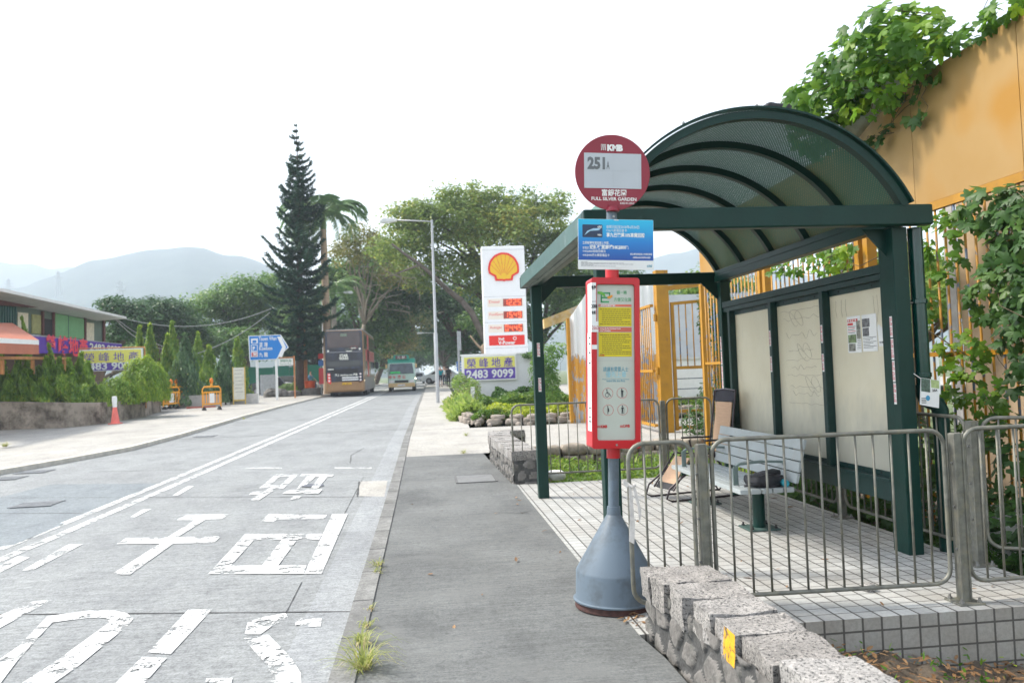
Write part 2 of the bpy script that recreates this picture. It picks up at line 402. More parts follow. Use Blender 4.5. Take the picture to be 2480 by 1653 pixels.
for Yj in (24, 31, 38, 46):
    m = MB(); z = prof(Yj)-.12+.004; m.add([(-7, Yj, z), (-.6, Yj, z), (-.6, Yj+.05, z), (-7, Yj+.05, z)], [(0,1,2,3)]).build('expansion_joint', M_SEAM, road)
# gutter strip, kerb joints, inspection cover, cracks
sheet('gutter_strip', [(y, x-.36) for y, x in KERB], [(y, x-.002) for y, x in KERB], -5, 60, -.1175, concrete('gutter_concrete', (.335,.352,.36), .6, .12), road)
kerb_o = bpy.data.objects['kerb']; yj = 3.2
while yj < 30:
    xk = float(np.interp(yj, [p[0] for p in KERB], [p[1] for p in KERB])); z = prof(yj)+.0135
    MB().box(xk-.002, xk+.141, yj, yj+.012, z-.12, z).build('kerb_joint', M_SEAM, kerb_o); yj += random.uniform(.8, 1.0)
pv_o = bpy.data.objects['pavement']
def crack(pts, wd, parent, zf):
    m = MB(); P_ = [Vector((x, y, zf(y))) for x, y in pts]; q_ = []
    for a, c in zip(P_, P_[1:]):
        n = max(2, int((c-a).length/.05))
        for i in range(n): q_.append(a.lerp(c, i/n)+Vector((random.gauss(0,.006), random.gauss(0,.006), 0)))
    vs_ = []
    for i, p in enumerate(q_):
        d = (q_[min(i+1, len(q_)-1)]-q_[max(i-1, 0)]).normalized(); s_ = Vector((-d.y, d.x, 0))*wd*random.uniform(.3,1); vs_ += [p-s_, p+s_]
    m.add(vs_, [(2*i, 2*i+2, 2*i+3, 2*i+1) for i in range(len(q_)-1)]); o = m.build('crack', M_SEAM, parent)
    for f in o.data.polygons:
        if f.normal.z < 0: f.flip()
def flat_ring(x0, x1, y0, y1, w_, z):
    for a in ((x0,x1,y0,y0+w_),(x0,x1,y1-w_,y1),(x0,x0+w_,y0+w_,y1-w_),(x1-w_,x1,y0+w_,y1-w_)): MB().box(a[0],a[1],a[2],a[3],z-.01,z).build('cover_frame', mat('cover_frame_grey', (.12,.12,.12), .8), pv_o)
flat_ring(.38, .98, 11.75, 12.6, .02, .03)
MB().box(.41,.95,11.78,12.57,.01,.029).build('inspection_cover', mat('cover_concrete', (.17,.175,.175), .85, 0, .15, 6, .2), pv_o)
crack([(-.42,15.3),(.1,15.5),(.5,15.35),(1.0,15.6)], .012, pv_o, lambda y: prof(y)+.006)
crack([(.7,9.3),(1.0,9.15),(1.2,9.3)], .005, pv_o, lambda y: .004)
crack([(-.4,7.4),(.2,7.34),(1.18,7.42)], .0035, pv_o, lambda y: .004)
crack([(-1.5,16),(-1.62,17.5),(-1.45,19)], .012, road, lambda y: prof(y)-.115)
crack([(.2,17),(.8,17.6),(1.5,17.5),(2.4,18.4)], .008, bpy.data.objects['driveway'], lambda y: prof(y)+.004)
# worn thermoplastic paint
m, t, b = nodes('road_paint'); n = noise(t, 5, 9, .78); n2 = noise(t, 45, 4, .7)
b.inputs['Base Color'].default_value = (.62, .63, .62, 1); b.inputs['Roughness'].default_value = .7
ad = t.nodes.new('ShaderNodeMath'); ad.operation = 'MULTIPLY_ADD'; t.links.new(n2.outputs[0], ad.inputs[0]); ad.inputs[1].default_value = .35; t.links.new(n.outputs[0], ad.inputs[2])
wr = ramp(t, ad.outputs[0], [(.705, (0,0,0)), (.725, (1,1,1))]); tr = t.nodes.new('ShaderNodeBsdfTransparent'); mx = t.nodes.new('ShaderNodeMixShader')
t.links.new(wr.outputs[0], mx.inputs[0]); t.links.new(b.outputs[0], mx.inputs[1]); t.links.new(tr.outputs[0], mx.inputs[2]); t.links.new(mx.outputs[0], t.nodes['Material Output'].inputs[0])
M_RP = m
CL = [(-5,-4.62),(9.2,-4.5),(15.7,-4.3),(24.8,-4.07),(57,-3.25),(80,-2.9),(120,-2.8)]
for dx, nm, y0 in ((-.17,'centre_line',-5),(.13,'centre_line',8.2)):
    sheet(nm, [(y, x+dx-.06+.02) for y, x in CL], [(y, x+dx+.07+.02) for y, x in CL], y0, 110, -.115, M_RP, road)
flat('lane_dash', [[(0,832),(110,772),(187,780),(0,876)]], M_RP, .006, road)
for pl in ([(140,862),(430,697),(522,696),(330,795),(200,862)], [(820,525),(905,473),(955,473),(850,527)], [(1085,390),(1180,330),(1222,330),(1120,390)], [(1535,220),(1600,214),(1775,214),(1775,220)], [(2105,218),(2105,213),(2340,213),(2340,219)]):
    flat('lane_dash', [pl], M_RP, .006, road)
flat('lettering_shi', [[(1112,545),(1162,511),(1438,508),(1398,538),(1290,541),(1235,545)], [(1232,541),(1296,541),(1120,651),(1056,652)], [(733,697),(795,658),(1392,647),(1345,690)], [(1006,694),(1092,693),(820,888),(703,888)]], M_RP, .006, road)
flat('lettering_ba', [[(1640,555),(1690,508),(2060,512),(2040,538),(1745,540),(1722,556)], [(2092,507),(2190,505),(2025,885),(1915,885)], [(1545,632),(2030,632),(2010,669),(1600,669),(1450,835),(1310,887)], [(1380,833),(1930,832),(1912,885),(1318,886)], [(1775,670),(1870,670),(1752,832),(1650,832)]], M_RP, .006, road)
flat('lettering_zhan', [[(1742,255),(1885,255),(1868,270),(1722,270)], [(1722,270),(1765,270),(1672,345),(1630,345)], [(1826,270),(1868,270),(1785,345),(1742,345)], [(1672,327),(1762,327),(1742,345),(1672,345)], [(1690,347),(1742,347),(1630,420),(1578,420)], [(1590,366),(1652,366),(1625,388),(1565,388)],
     [(1900,255),(2105,258),(2090,273),(1885,273)], [(1930,275),(1985,275),(1905,345),(1865,352)], [(2012,275),(2060,275),(2005,345),(1955,350)], [(1778,380),(1820,357),(2030,354),(2008,379)], [(1828,418),(1848,398),(1902,396),(1880,413)]], M_RP, .006, road)
flat('lettering_s', [[(1560,1190),(1640,1160),(1800,1130),(1817,1163),(1720,1208),(1640,1265),(1540,1265)], [(1535,1290),(1690,1268),(1830,1410),(1895,1510),(1900,1620),(1715,1640),(1690,1470),(1600,1370)], [(1860,1185),(1900,1165),(2028,1165),(2020,1217),(1860,1222)], [(1300,1545),(1465,1542),(1440,1640),(1715,1640),(1700,1720),(1250,1720)]], M_RP, .006, road)
flat('lettering_t', [[(1185,1110),(1335,1108),(1075,1390),(930,1380)], [(895,1408),(1050,1415),(800,1700),(600,1700)]], M_RP, .006, road)
flat('lettering_o', [[(300,1150),(560,1116),(720,1115),(800,1132),(840,1168),(800,1215),(690,1190),(670,1162),(560,1160),(330,1190)], [(690,1190),(800,1215),(500,1460),(160,1700),(-60,1700),(330,1450)], [(330,1190),(300,1150),(115,1342),(-200,1560),(-400,1760),(-120,1740),(115,1425)]], M_RP, .006, road)
flat('lettering_p', [[(200,1060),(330,1045),(110,1165),(-120,1290),(-420,1460),(-640,1450),(-200,1230)]], M_RP, .006, road)
flat('manhole_patch', [[(1885,335),(1940,318),(2035,318),(2040,330),(2000,340)]], mat('dark_patch', (.1,.11,.13), .8), .011, road)
# gully gratings
for k, (x, y) in enumerate([(215,242),(35,284),(230,448),(1290,18)]):
    c = z6(x, y); m = MB(); z = c.z+.009
    for i in range(9): m.box(c.x-.28, c.x+.28, c.y-.2+i*.05, c.y-.17+i*.05, z, z+.008)
    m.box(c.x-.3, c.x+.3, c.y-.23, c.y-.2, z, z+.009).box(c.x-.3, c.x+.3, c.y+.23, c.y+.26, z, z+.009)
    o = m.build('gully_grate', mat('cast_iron', (.21,.22,.23), .8, .1))
    tag(o, ['iron gully grating in the gutter by the left kerb', 'iron gully grating cut by the left edge of the photo', 'small iron cover alone in the blue-grey bay left of the double line', 'iron grating in the far lane near the driveway mouth'][k], 'drain cover', 'drain covers in the road')

# ---- tiled platform
T = .1235; TX, TY = 2.6203, 4.8029
m, t, b = nodes('platform_tile'); tc = t.nodes.new('ShaderNodeTexCoord'); sp = t.nodes.new('ShaderNodeSeparateXYZ'); t.links.new(tc.outputs['Object'], sp.inputs[0])
def linef(sock, o0, wd):
    a = t.nodes.new('ShaderNodeMath'); a.operation = 'SUBTRACT'; t.links.new(sock, a.inputs[0]); a.inputs[1].default_value = o0-T*100-wd*T/2
    d = t.nodes.new('ShaderNodeMath'); d.operation = 'DIVIDE'; t.links.new(a.outputs[0], d.inputs[0]); d.inputs[1].default_value = T
    f = t.nodes.new('ShaderNodeMath'); f.operation = 'FRACT'; t.links.new(d.outputs[0], f.inputs[0])
    l = t.nodes.new('ShaderNodeMath'); l.operation = 'GREATER_THAN'; t.links.new(f.outputs[0], l.inputs[0]); l.inputs[1].default_value = 1-wd
    return l.outputs[0], d.outputs[0]
gX, iX = linef(sp.outputs[0], TX, .11); gY, iY = linef(sp.outputs[1], TY, .075); gZ, iZ = linef(sp.outputs[2], -T/2, .1)
geo = t.nodes.new('ShaderNodeNewGeometry'); sn = t.nodes.new('ShaderNodeSeparateXYZ'); t.links.new(geo.outputs['Normal'], sn.inputs[0])
up = t.nodes.new('ShaderNodeMath'); up.operation = 'GREATER_THAN'; t.links.new(sn.outputs[2], up.inputs[0]); up.inputs[1].default_value = .5
sel = t.nodes.new('ShaderNodeMix'); t.links.new(up.outputs[0], sel.inputs[0]); t.links.new(gZ, sel.inputs[2]); t.links.new(gY, sel.inputs[3])
mxm = t.nodes.new('ShaderNodeMath'); mxm.operation = 'MAXIMUM'; t.links.new(gX, mxm.inputs[0]); t.links.new(sel.outputs[0], mxm.inputs[1])
fl = t.nodes.new('ShaderNodeCombineXYZ')
for k, s_ in enumerate((iX, iY, iZ)):
    q = t.nodes.new('ShaderNodeMath'); q.operation = 'FLOOR'; t.links.new(s_, q.inputs[0]); t.links.new(q.outputs[0], fl.inputs[k])
wn = t.nodes.new('ShaderNodeTexWhiteNoise'); t.links.new(fl.outputs[0], wn.inputs[0])
tcol = ramp(t, wn.outputs[0], [(0, (.39,.395,.38)), (1, (.51,.515,.495))]).outputs[0]
nb = noise(t, 1.1, 5, .6); tcol = mixc(t, ramp(t, nb.outputs[0], [(.42, (0,0,0)), (.75, (.7,.7,.7))]).outputs[0], tcol, (.33,.30,.26))
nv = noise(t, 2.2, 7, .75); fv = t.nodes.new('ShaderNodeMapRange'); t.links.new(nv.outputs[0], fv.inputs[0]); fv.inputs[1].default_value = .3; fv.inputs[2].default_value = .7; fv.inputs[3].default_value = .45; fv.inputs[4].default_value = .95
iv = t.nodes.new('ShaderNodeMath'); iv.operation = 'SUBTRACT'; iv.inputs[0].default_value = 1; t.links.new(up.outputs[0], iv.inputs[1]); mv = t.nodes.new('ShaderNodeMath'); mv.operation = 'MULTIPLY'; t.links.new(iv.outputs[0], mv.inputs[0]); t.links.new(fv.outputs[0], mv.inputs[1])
tcol = mixc(t, mv.outputs[0], tcol, (.27,.25,.215))  # upright faces mixed darker: their shade painted in, along with noisy grime
ns = noise(t, 40, 5, .7); tcol = mixc(t, 1., tcol, ramp(t, ns.outputs[0], [(.3, (.78,.78,.78)), (.6, (1,1,1))]).outputs[0], 'MULTIPLY')
col = mixc(t, mxm.outputs[0], tcol, (.08,.075,.068)); t.links.new(col, b.inputs['Base Color']); b.inputs['Roughness'].default_value = .6
inv = t.nodes.new('ShaderNodeMath'); inv.operation = 'SUBTRACT'; inv.inputs[0].default_value = 1; t.links.new(mxm.outputs[0], inv.inputs[1]); bump(t, b, inv.outputs[0], .5, .004)
M_TILE = m
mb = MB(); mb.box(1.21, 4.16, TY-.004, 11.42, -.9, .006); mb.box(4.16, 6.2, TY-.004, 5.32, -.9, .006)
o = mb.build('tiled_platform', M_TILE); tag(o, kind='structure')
# soil of the planters
mb = MB(); mb.box(1.3, 7, 1.2, 4.8, -1.2, -.5)
tag(mb.build('planter_soil', M_SOIL), kind='structure')
me = bpy.data.meshes.new('soil_heap'); bm = bmesh.new(); bmesh.ops.create_grid(bm, x_segments=60, y_segments=50, size=1)
for v in bm.verts:
    x, y = 1.35+(v.co.x+1)*1.6, 2.2+(v.co.y+1)*1.3
    z = -.40+.22*math.exp(-((x-2.2)**2/.9+(y-4.75)**2/1.3))+.03*math.sin(x*9+y*7)+.02*math.sin(x*23-y*17)+random.uniform(-.012,.012)
    v.co = (x, y, z)
bm.to_mesh(me); bm.free(); tag(link('leaf_strewn_soil', me, M_SOIL, smooth=True), kind='structure')
mb = MB(); mb.box(1.35, 9.0, 11.43, 15.3, -.7, -.28); tag(mb.build('sunken_bed', M_SOIL), kind='structure')
mb = MB(); mb.box(4.17, 9.0, 5.33, 11.43, -.7, -.22); tag(mb.build('overgrown_verge', M_SOIL), kind='structure')
sheet('shrub_bed', 1.2, 9., 23.6, 33.9, .1, M_SOIL)
sheet('forecourt', 1.9, 30., 34.9, 60, -.02, M_LIGHT)

# ================================================================== BUS SHELTER
SH = thing('bus_shelter', (1.41, 6.3, 0), 'dark green bus shelter with arched perforated roof over the bench', 'bus shelter')
for nm, x0, x1, y0, y1 in (('post',1.345,1.475,6.21,6.33),('post',1.345,1.475,10.07,10.2),('post',3.79,3.92,6.2,6.42),('post',3.79,3.92,10.08,10.2)):
    MB().box(x0, x1, y0, y1, .004, 2.645).build(nm, GREEN, SH, bevel=.008)
MB().box(1.24, 4.09, 6.1, 6.2, 2.645, 2.81).build('end_beam', GREEN, SH, bevel=.012)
MB().box(1.24, 4.02, 10.28, 10.38, 2.645, 2.79).build('end_beam', GREEN, SH, bevel=.012)
GREY_SOFF = mat('weathered_soffit', (.16,.19,.17), .55, .1, .2, 6, .1, dirt=(.06,.09,.08), dscale=5)
mb = MB().box(1.24, 1.255, 6.2, 10.28, 2.65, 2.80); mb.build('side_fascia', mat('sky_lit_green_tint', (.05,.11,.10), .45, 0, .15, 5, dirt=(.13,.19,.18), dscale=4, dth=(.55,.7)), SH)  # road-side fascia toned paler, the sky's reflection painted into its green
MB().box(1.2552, 1.40, 6.2, 10.28, 2.652, 2.672).box(1.33, 1.345, 6.2, 10.28, 2.635, 2.6515).build('soffit', GREY_SOFF, SH)
MB().box(1.40, 1.47, 6.2, 10.28, 2.65, 2.80).build('side_beam', GREEN, SH, bevel=.006)
MB().box(3.79, 3.90, 6.2, 10.28, 2.65, 2.735).box(3.80, 3.90, 6.2, 10.28, 2.737, 2.80).build('side_beam', GREEN, SH, bevel=.006)
AC, AR, ZC = 2.665, 1.37, 2.20
a0 = math.acos(1.225/AR)
def arc(n, r=AR): return [(AC+r*math.cos(math.pi-a0-(math.pi-2*a0)*i/n), ZC+r*math.sin(math.pi-a0-(math.pi-2*a0)*i/n)) for i in range(n+1)]
for k in range(6):
    y = 6.14+k*.84; o_, i_ = arc(40), arc(40, AR-.06); hw = .035 if k else .04; vs_ = []; fs = []
    for (xo, zo), (xi, zi) in zip(o_, i_): vs_ += [(xo,y-hw,zo),(xo,y+hw,zo),(xi,y+hw,zi),(xi,y-hw,zi)]
    for i in range(40):
        for j in range(4): a, b_ = i*4+j, i*4+(j+1) % 4; fs.append((a, b_, b_+4, a+4))
    fs += [(0,3,2,1), (160,161,162,163)]
    o = MB().add(vs_, fs).build('roof_rib', GREEN, SH); smooth_angle(o)
# edge trim on top of the first rib
vs_ = []; fs = []
for (xo, zo), (xi, zi) in zip(arc(40, AR+.028), arc(40, AR+.012)): vs_ += [(xo,6.085,zo),(xo,10.42,zo),(xi,10.42,zi),(xi,6.085,zi)]
for i in range(40):
    for j in range(4): a, b_ = i*4+j, i*4+(j+1) % 4; fs.append((a, b_, b_+4, a+4))
fs += [(0,3,2,1), (160,161,162,163)]
m, t, b = nodes('perforated_sheet'); uvn = t.nodes.new('ShaderNodeTexCoord'); sx = t.nodes.new('ShaderNodeSeparateXYZ'); t.links.new(uvn.outputs['UV'], sx.inputs[0])
def osc(sock, f):
    a = t.nodes.new('ShaderNodeMath'); a.operation = 'MULTIPLY'; t.links.new(sock, a.inputs[0]); a.inputs[1].default_value = f
    s_ = t.nodes.new('ShaderNodeMath'); s_.operation = 'SINE'; t.links.new(a.outputs[0], s_.inputs[0]); return s_.outputs[0]
fq = math.pi/.012; mlt = t.nodes.new('ShaderNodeMath'); mlt.operation = 'MULTIPLY'; t.links.new(osc(sx.outputs[0], fq/1.1), mlt.inputs[0]); t.links.new(osc(sx.outputs[1], fq/1.6), mlt.inputs[1])
gt = t.nodes.new('ShaderNodeMath'); gt.operation = 'GREATER_THAN'; t.links.new(mlt.outputs[0], gt.inputs[0]); gt.inputs[1].default_value = .88
b.inputs['Base Color'].default_value = (.010,.10,.06,1); b.inputs['Roughness'].default_value = .5
tr = t.nodes.new('ShaderNodeBsdfTransparent'); mx = t.nodes.new('ShaderNodeMixShader'); t.links.new(gt.outputs[0], mx.inputs[0]); t.links.new(b.outputs[0], mx.inputs[1]); t.links.new(tr.outputs[0], mx.inputs[2]); t.links.new(mx.outputs[0], t.nodes['Material Output'].inputs[0])
M_PERF = m
pts = arc(48, AR+.004); vs_ = []; fs = []; uv = []
for i, (x, z) in enumerate(pts): vs_ += [(x, 6.1, z), (x, 10.4, z)]
for i in range(48): fs.append((2*i, 2*i+1, 2*i+3, 2*i+2))
o = MB().add(vs_, fs).build('roof_sheet', M_PERF, SH, smooth=True)
ul = o.data.uv_layers.new(name='UVMap'); al = AR*(math.pi-2*a0)/48
for p in o.data.polygons:
    for li in p.loop_indices:
        vi = o.data.loops[li].vertex_index; ul.data[li].uv = ((vi//2)*al, 0 if vi % 2 == 0 else 4.3)
mb = MB(); vs2 = []; fs2 = []
for (xo, zo), (xi, zi) in zip(arc(40, AR+.03), arc(40, AR+.014)): vs2 += [(xo,6.07,zo),(xo,6.14,zo),(xi,6.14,zi),(xi,6.07,zi)]
for i in range(40):
    for j in range(4): a, b_ = i*4+j, i*4+(j+1) % 4; fs2.append((a, b_, b_+4, a+4))
fs2 += [(0,3,2,1), (160,161,162,163)]; smooth_angle(MB().add(vs2, fs2).build('roof_edge_trim', GREEN, SH))
mb = MB()
for k in (6, 12, 20, 29, 35): x, z = arc(40, AR+.035)[k]; MB().lathe([(.012,0),(.012,.012),(.005,.02)], (x, 6.11, z), 8).build('roof_bolt', CHROME, SH)
for (x, y, dx) in ((1.475,10.2,.22),(3.79,10.2,-.22),(3.79,6.31,-.2)):
    MB().prism([(0,0),(dx,0),(dx,.02),(0,.26)] if False else [(0,2.645),(dx,2.645),(0,2.42)], (x, y-.0, 0), (1,0,0), (0,0,1), .012).build('gusset', GREEN, SH)
# glazed back
FR = mat('green_grey_paint', (.004,.028,.025), .4, 0, .2, 8, .25, spec=.35, dirt=(.02,.05,.05), dscale=7, dth=(.6,.8))
MB().box(3.80, 3.90, 6.42, 10.08, 2.30, 2.372).box(3.815, 3.90, 6.42, 10.08, 2.245, 2.298).build('top_rail', FR, SH, bevel=.004)
MB().box(3.80, 3.90, 6.42, 10.08, .40, .56).box(3.785, 3.90, 6.42, 10.08, .562, .585).build('bottom_rail', FR, SH, bevel=.004)
for y in (7.42, 8.60, 9.82): MB().box(3.79, 3.90, y, y+.07, .586, 2.244).build('mullion', FR, SH, bevel=.005)
MB().box(3.84, 3.90, 6.42, 6.455, .586, 2.244).build('mullion', FR, SH)
m, t, b = nodes('grimy_acrylic')
n = noise(t, 1.6, 6, .65); c0 = ramp(t, n.outputs[0], [(.35, (.76,.71,.55)), (.7, (.84,.80,.65))]).outputs[0]
tc = t.nodes.new('ShaderNodeTexCoord'); sp = t.nodes.new('ShaderNodeSeparateXYZ'); t.links.new(tc.outputs['Object'], sp.inputs[0])
n2 = noise(t, 2.3, 7, .7, stretch=(1,1,.5)); aa = t.nodes.new('ShaderNodeMath'); aa.operation = 'MULTIPLY_ADD'; t.links.new(n2.outputs[0], aa.inputs[0]); aa.inputs[1].default_value = .9; t.links.new(sp.outputs[2], aa.inputs[2])
grime = ramp(t, aa.outputs[0], [(0, (1,1,1)), (1, (1,1,1))]); grime.color_ramp.elements[0].position = .0
mr = t.nodes.new('ShaderNodeMapRange'); t.links.new(aa.outputs[0], mr.inputs[0]); mr.inputs[1].default_value = 1.25; mr.inputs[2].default_value = 1.75; mr.inputs[3].default_value = .75; mr.inputs[4].default_value = 0
c1 = mixc(t, mr.outputs[0], c0, (.40,.41,.365))
n3 = noise(t, 14, 8, .75, stretch=(1,1,.15)); st = ramp(t, n3.outputs[0], [(.62, (0,0,0)), (.74, (.35,.35,.35))]).outputs[0]
c2 = mixc(t, st, c1, (.2,.2,.17)); t.links.new(c2, b.inputs['Base Color']); b.inputs['Roughness'].default_value = .35
tl = t.nodes.new('ShaderNodeBsdfTranslucent'); t.links.new(c2, tl.inputs[0]); mx = t.nodes.new('ShaderNodeMixShader'); mx.inputs[0].default_value = .25
t.links.new(b.outputs[0], mx.inputs[1]); t.links.new(tl.outputs[0], mx.inputs[2]); t.links.new(mx.outputs[0], t.nodes['Material Output'].inputs[0])
for y0, y1 in ((6.455,7.42),(7.49,8.60),(8.67,9.82)):
    p = MB().box(3.868, 3.88, y0+.001, y1-.001, .587, 2.243).build('glazing_panel', m, SH)
    MB().box(3.855, 3.8675, y0+.001, y1-.001, 2.19, 2.243).build('glazing_bead', FR, p); MB().box(3.855, 3.8675, y0+.001, y1-.001, .587, .63).build('glazing_bead', FR, p)
    for yy in np.linspace(y0+.2, y1-.2, 3):
        for zz in (2.217, .608): MB().box(3.851, 3.8549, yy-.008, yy+.008, zz-.008, zz+.008).build('screw', BLACK, p)
# marker scribbles on the middle and near panel
SCR = mat('faint_marker', (.40,.36,.28), .8)
def scrib(pts, x=3.866, r=.0014): return MB().tube([(x, y, z) for y, z in pts], r, 4).build('graffiti', SCR, SH)
def wob(y0, y1, z, amp, n=26, ph=0): return [(y0+(y1-y0)*i/n, z+amp*math.sin(i*.9+ph)*(.5+.5*math.sin(i*.31+ph))) for i in range(n+1)]
for k, (a, c, z, am) in enumerate([(8.5,7.6,2.12,.012),(8.45,7.62,2.03,.02),(8.4,7.7,1.86,.05),(8.35,7.8,1.70,.02),(8.42,7.58,1.60,.015),(8.3,7.75,1.52,.03),(8.4,7.56,1.44,.012),(8.35,7.6,1.32,.015),(8.3,7.7,1.25,.03),(8.4,7.6,1.15,.01)]): scrib(wob(a, c, z, am, ph=k))
for k in range(3):
    yc, zc = 7.75+.15*k, 1.35+.17*(k*2 % 5); scrib([(yc+.12*math.cos(a)+.02*a, zc+.08*math.sin(a*1.3)) for a in np.linspace(0, 9, 34)])
for y in (7.3, 7.2, 7.12): scrib([(y, 2.14), (y+.01, 2.05), (y-.006, 1.98)])
for y in (6.66, 6.6, 6.53): scrib([(y, 2.13), (y-.01, 2.0), (y+.012, 1.9)])
# small-ads stickers: red writing on white strips, read top to bottom
PINK = mat('faded_red_ink', (.6,.12,.14), .6)
def sticker(o, ux, parent, nrm, h=.172, w_=.036, ph='2660 6428'):
    """o: top-left corner on the face"""
    o, ux, nr = Vector(o), Vector(ux).normalized(), Vector(nrm)
    dn = Vector((0,0,-1)); p = MB().prism([(0,0),(w_,0),(w_,h),(0,h)], o, ux, dn, 0.0006 if ux.cross(dn).dot(nr) > 0 else -.0006).build('advert_sticker', PAPER, parent)
    text('地 產 代 理', w_*.42, PINK, p, o+ux*w_*.55+dn*.008, dn, ux, bold=.02, width=h*.88, name='lettering', ext=.0016 if dn.cross(ux).dot(nr) > 0 else -.0016)
    text(ph, w_*.5, PINK, p, o+ux*w_*.08+dn*.008, dn, ux, bold=.03, width=h*.86, name='lettering', ext=.0016 if dn.cross(ux).dot(nr) > 0 else -.0016)
for k in range(4): sticker((3.789, 6.30-.002*k, 1.925-k*.181), (0,-1,0), SH, (-1,0,0))
for z in (1.925, 1.65): sticker((3.789, 7.475, z), (0,-1,0), SH, (-1,0,0))
for z in (1.935, 1.65): sticker((3.789, 8.655, z), (0,-1,0), SH, (-1,0,0))
for z in (1.935, 1.75, 1.56, 1.38): sticker((3.789, 10.16, z), (0,-1,0), SH, (-1,0,0))
for z in (1.935, 1.50): sticker((1.39, 10.069, z), (1,0,-.04), SH, (0,-1,0))
# downpipe at the near right corner
DP = thing('downpipe', (4.03, 6.27, 0), 'glossy green drainpipe with a band clip dropping from the shelter roof corner', 'drainpipe')
GP_ = mat('glossy_green_paint', (.001,.04,.032), .2, 0, .15, 4, dirt=(.008,.06,.05), dscale=5, coat=.3)
mb = MB().tube([(4.03,6.27,2.644),(4.035,6.27,1.30)], .058, 20); smooth_angle(mb.build('pipe', GP_, DP))
pts = [(4.035,6.27,1.36),(4.035,6.27,1.28),(4.05,6.27,1.235),(4.10,6.27,1.215),(4.14,6.27,1.2),(4.165,6.27,1.15),(4.17,6.27,1.05),(4.17,6.27,-.2)]
smooth_angle(MB().tube(pts, .064, 18).build('elbow', GREEN, DP))
for z in (2.02, 1.42): MB().lathe([(.065,0),(.068,.004),(.068,.034),(.065,.038)], (4.032,6.27,z), 20).build('pipe_clip', GP_, DP)
MB().tube([(3.97,6.25,2.03),(3.92,6.25,2.03)], .006, 6).build('clip_bolt', CHROME, DP)
# leaflet in a clear sleeve
LF = thing('leaflet_sleeve', (3.975, 6.17, 1.41), 'leaflet in a clear plastic sleeve tied beside the shelter post and downpipe', 'leaflet')
MB().prism([(0,0),(.16,-.03),(.14,-.25),(-.02,-.215)], (3.945,6.165,1.42), (1,0,0), (0,0,1), .003).build('paper', PAPER, LF)
MB().prism([(0,0),(.075,-.015),(.07,-.12),(-.006,-.105)], (3.947,6.1615,1.418), (1,0,0), (0,0,1), .0008).build('print', mat('leaflet_photo', (.08,.13,.1), .5, 0, .6, 40), LF)
MB().prism([(0,0),(.07,-.013),(.068,-.075),(.002,-.065)], (4.028,6.1615,1.402), (1,0,0), (0,0,1), .0008).build('print', mat('leaflet_green', (.4,.5,.22), .5, 0, .2, 40), LF)
text('25A', .026, INK, LF, (4.035,6.160,1.305), bold=.03)
MB().lathe([(.014,0),(.014,.001)], (0,0,0), 14).build('blob', RED)  if False else None
MB().prism([(.018*math.cos(a), .022*math.sin(a)) for a in np.linspace(0, 2*math.pi, 14)[:-1]], (3.995,6.1605,1.255), (1,0,0), (0,0,1), .0009).build('print', mat('leaflet_blue', (.05,.3,.5), .5), LF)
for k in range(4): MB().box(3.94, 3.98, 6.1605, 6.1615, 1.252-k*.012, 1.257-k*.012).build('print', INK, LF)
MB().tube([(3.90,6.185,1.455),(3.95,6.17,1.412),(3.96,6.168,1.40)], .003, 6).build('cable_tie', WHITE, LF)
# notices taped to the near panel
def notice(y0, y1, z0, z1, label, kind):
    t_ = thing('taped_notice', (3.864, (y0+y1)/2, z1), label, 'notice', 'notices taped to the shelter panel')
    MB().prism([(0,0),(y0-y1,.0),(y0-y1,z1-z0),(0,z1-z0)], (3.8665,y0,z0), (0,-1,0), (0,0,1), -.001) if False else None
    MB().box(3.8645, 3.8655, min(y0,y1), max(y0,y1), z0, z1).build('paper', PAPER, t_)
    return t_
PH = mat('printed_photo', (.2,.2,.17), .4, 0, .9, 22); PHG = mat('printed_photo_green', (.16,.22,.1), .4, 0, .9, 18)
n1 = notice(7.115, 6.885, 1.645, 1.975, 'notice with red heading strips and four photos taped to the shelter panel', 1)
MB().box(3.8632, 3.8642, 6.93, 7.105, 1.925, 1.95).box(3.8632, 3.8642, 7.01, 7.105, 1.895, 1.915).build('heading', RED, n1)
text('尋 貓 啟 事', .02, WHITE, n1, (3.863,7.1,1.93), (0,-1,0), (0,0,1), bold=.02, width=.15)
for y0, y1, z0, z1, mm in ((6.89,6.955,1.85,1.93,PH),(6.89,6.955,1.77,1.848,PH),(6.965,7.105,1.735,1.81,PHG),(6.985,7.1,1.66,1.728,PH)): MB().box(3.8632, 3.8642, y0, y1, z0, z1).build('photo', mm, n1)
for k in range(5): MB().box(3.8634, 3.8642, 6.97+.01*(k % 3), 7.1, 1.88-k*.014, 1.885-k*.014).build('text_line', PINK if k % 2 else INK, n1)
for k in range(6): MB().box(3.8634, 3.8642, 6.895, 6.95+.006*(k % 2), 1.76-k*.016, 1.764-k*.016).build('text_line', INK, n1)
n2 = notice(6.86, 6.625, 1.65, 1.975, 'notice with two grey photos above lines of print on the shelter panel', 2)
for y0, y1, z0, z1 in ((6.735,6.855,1.865,1.94),(6.75,6.85,1.785,1.858)): MB().box(3.8632, 3.8642, y0, y1, z0, z1).build('photo', mat('grey_photo', (.13,.13,.14), .4, 0, .9, 30), n2)
for k in range(8): MB().box(3.8634, 3.8642, 6.64+.05*(k*7 % 3), 6.85, 1.772-k*.013, 1.776-k*.013).build('text_line', INK, n2)
n3_ = thing('torn_notice', (3.864,6.5,1.87), 'torn white sheet curling off the shelter panel beside the post', 'notice', 'notices taped to the shelter panel')
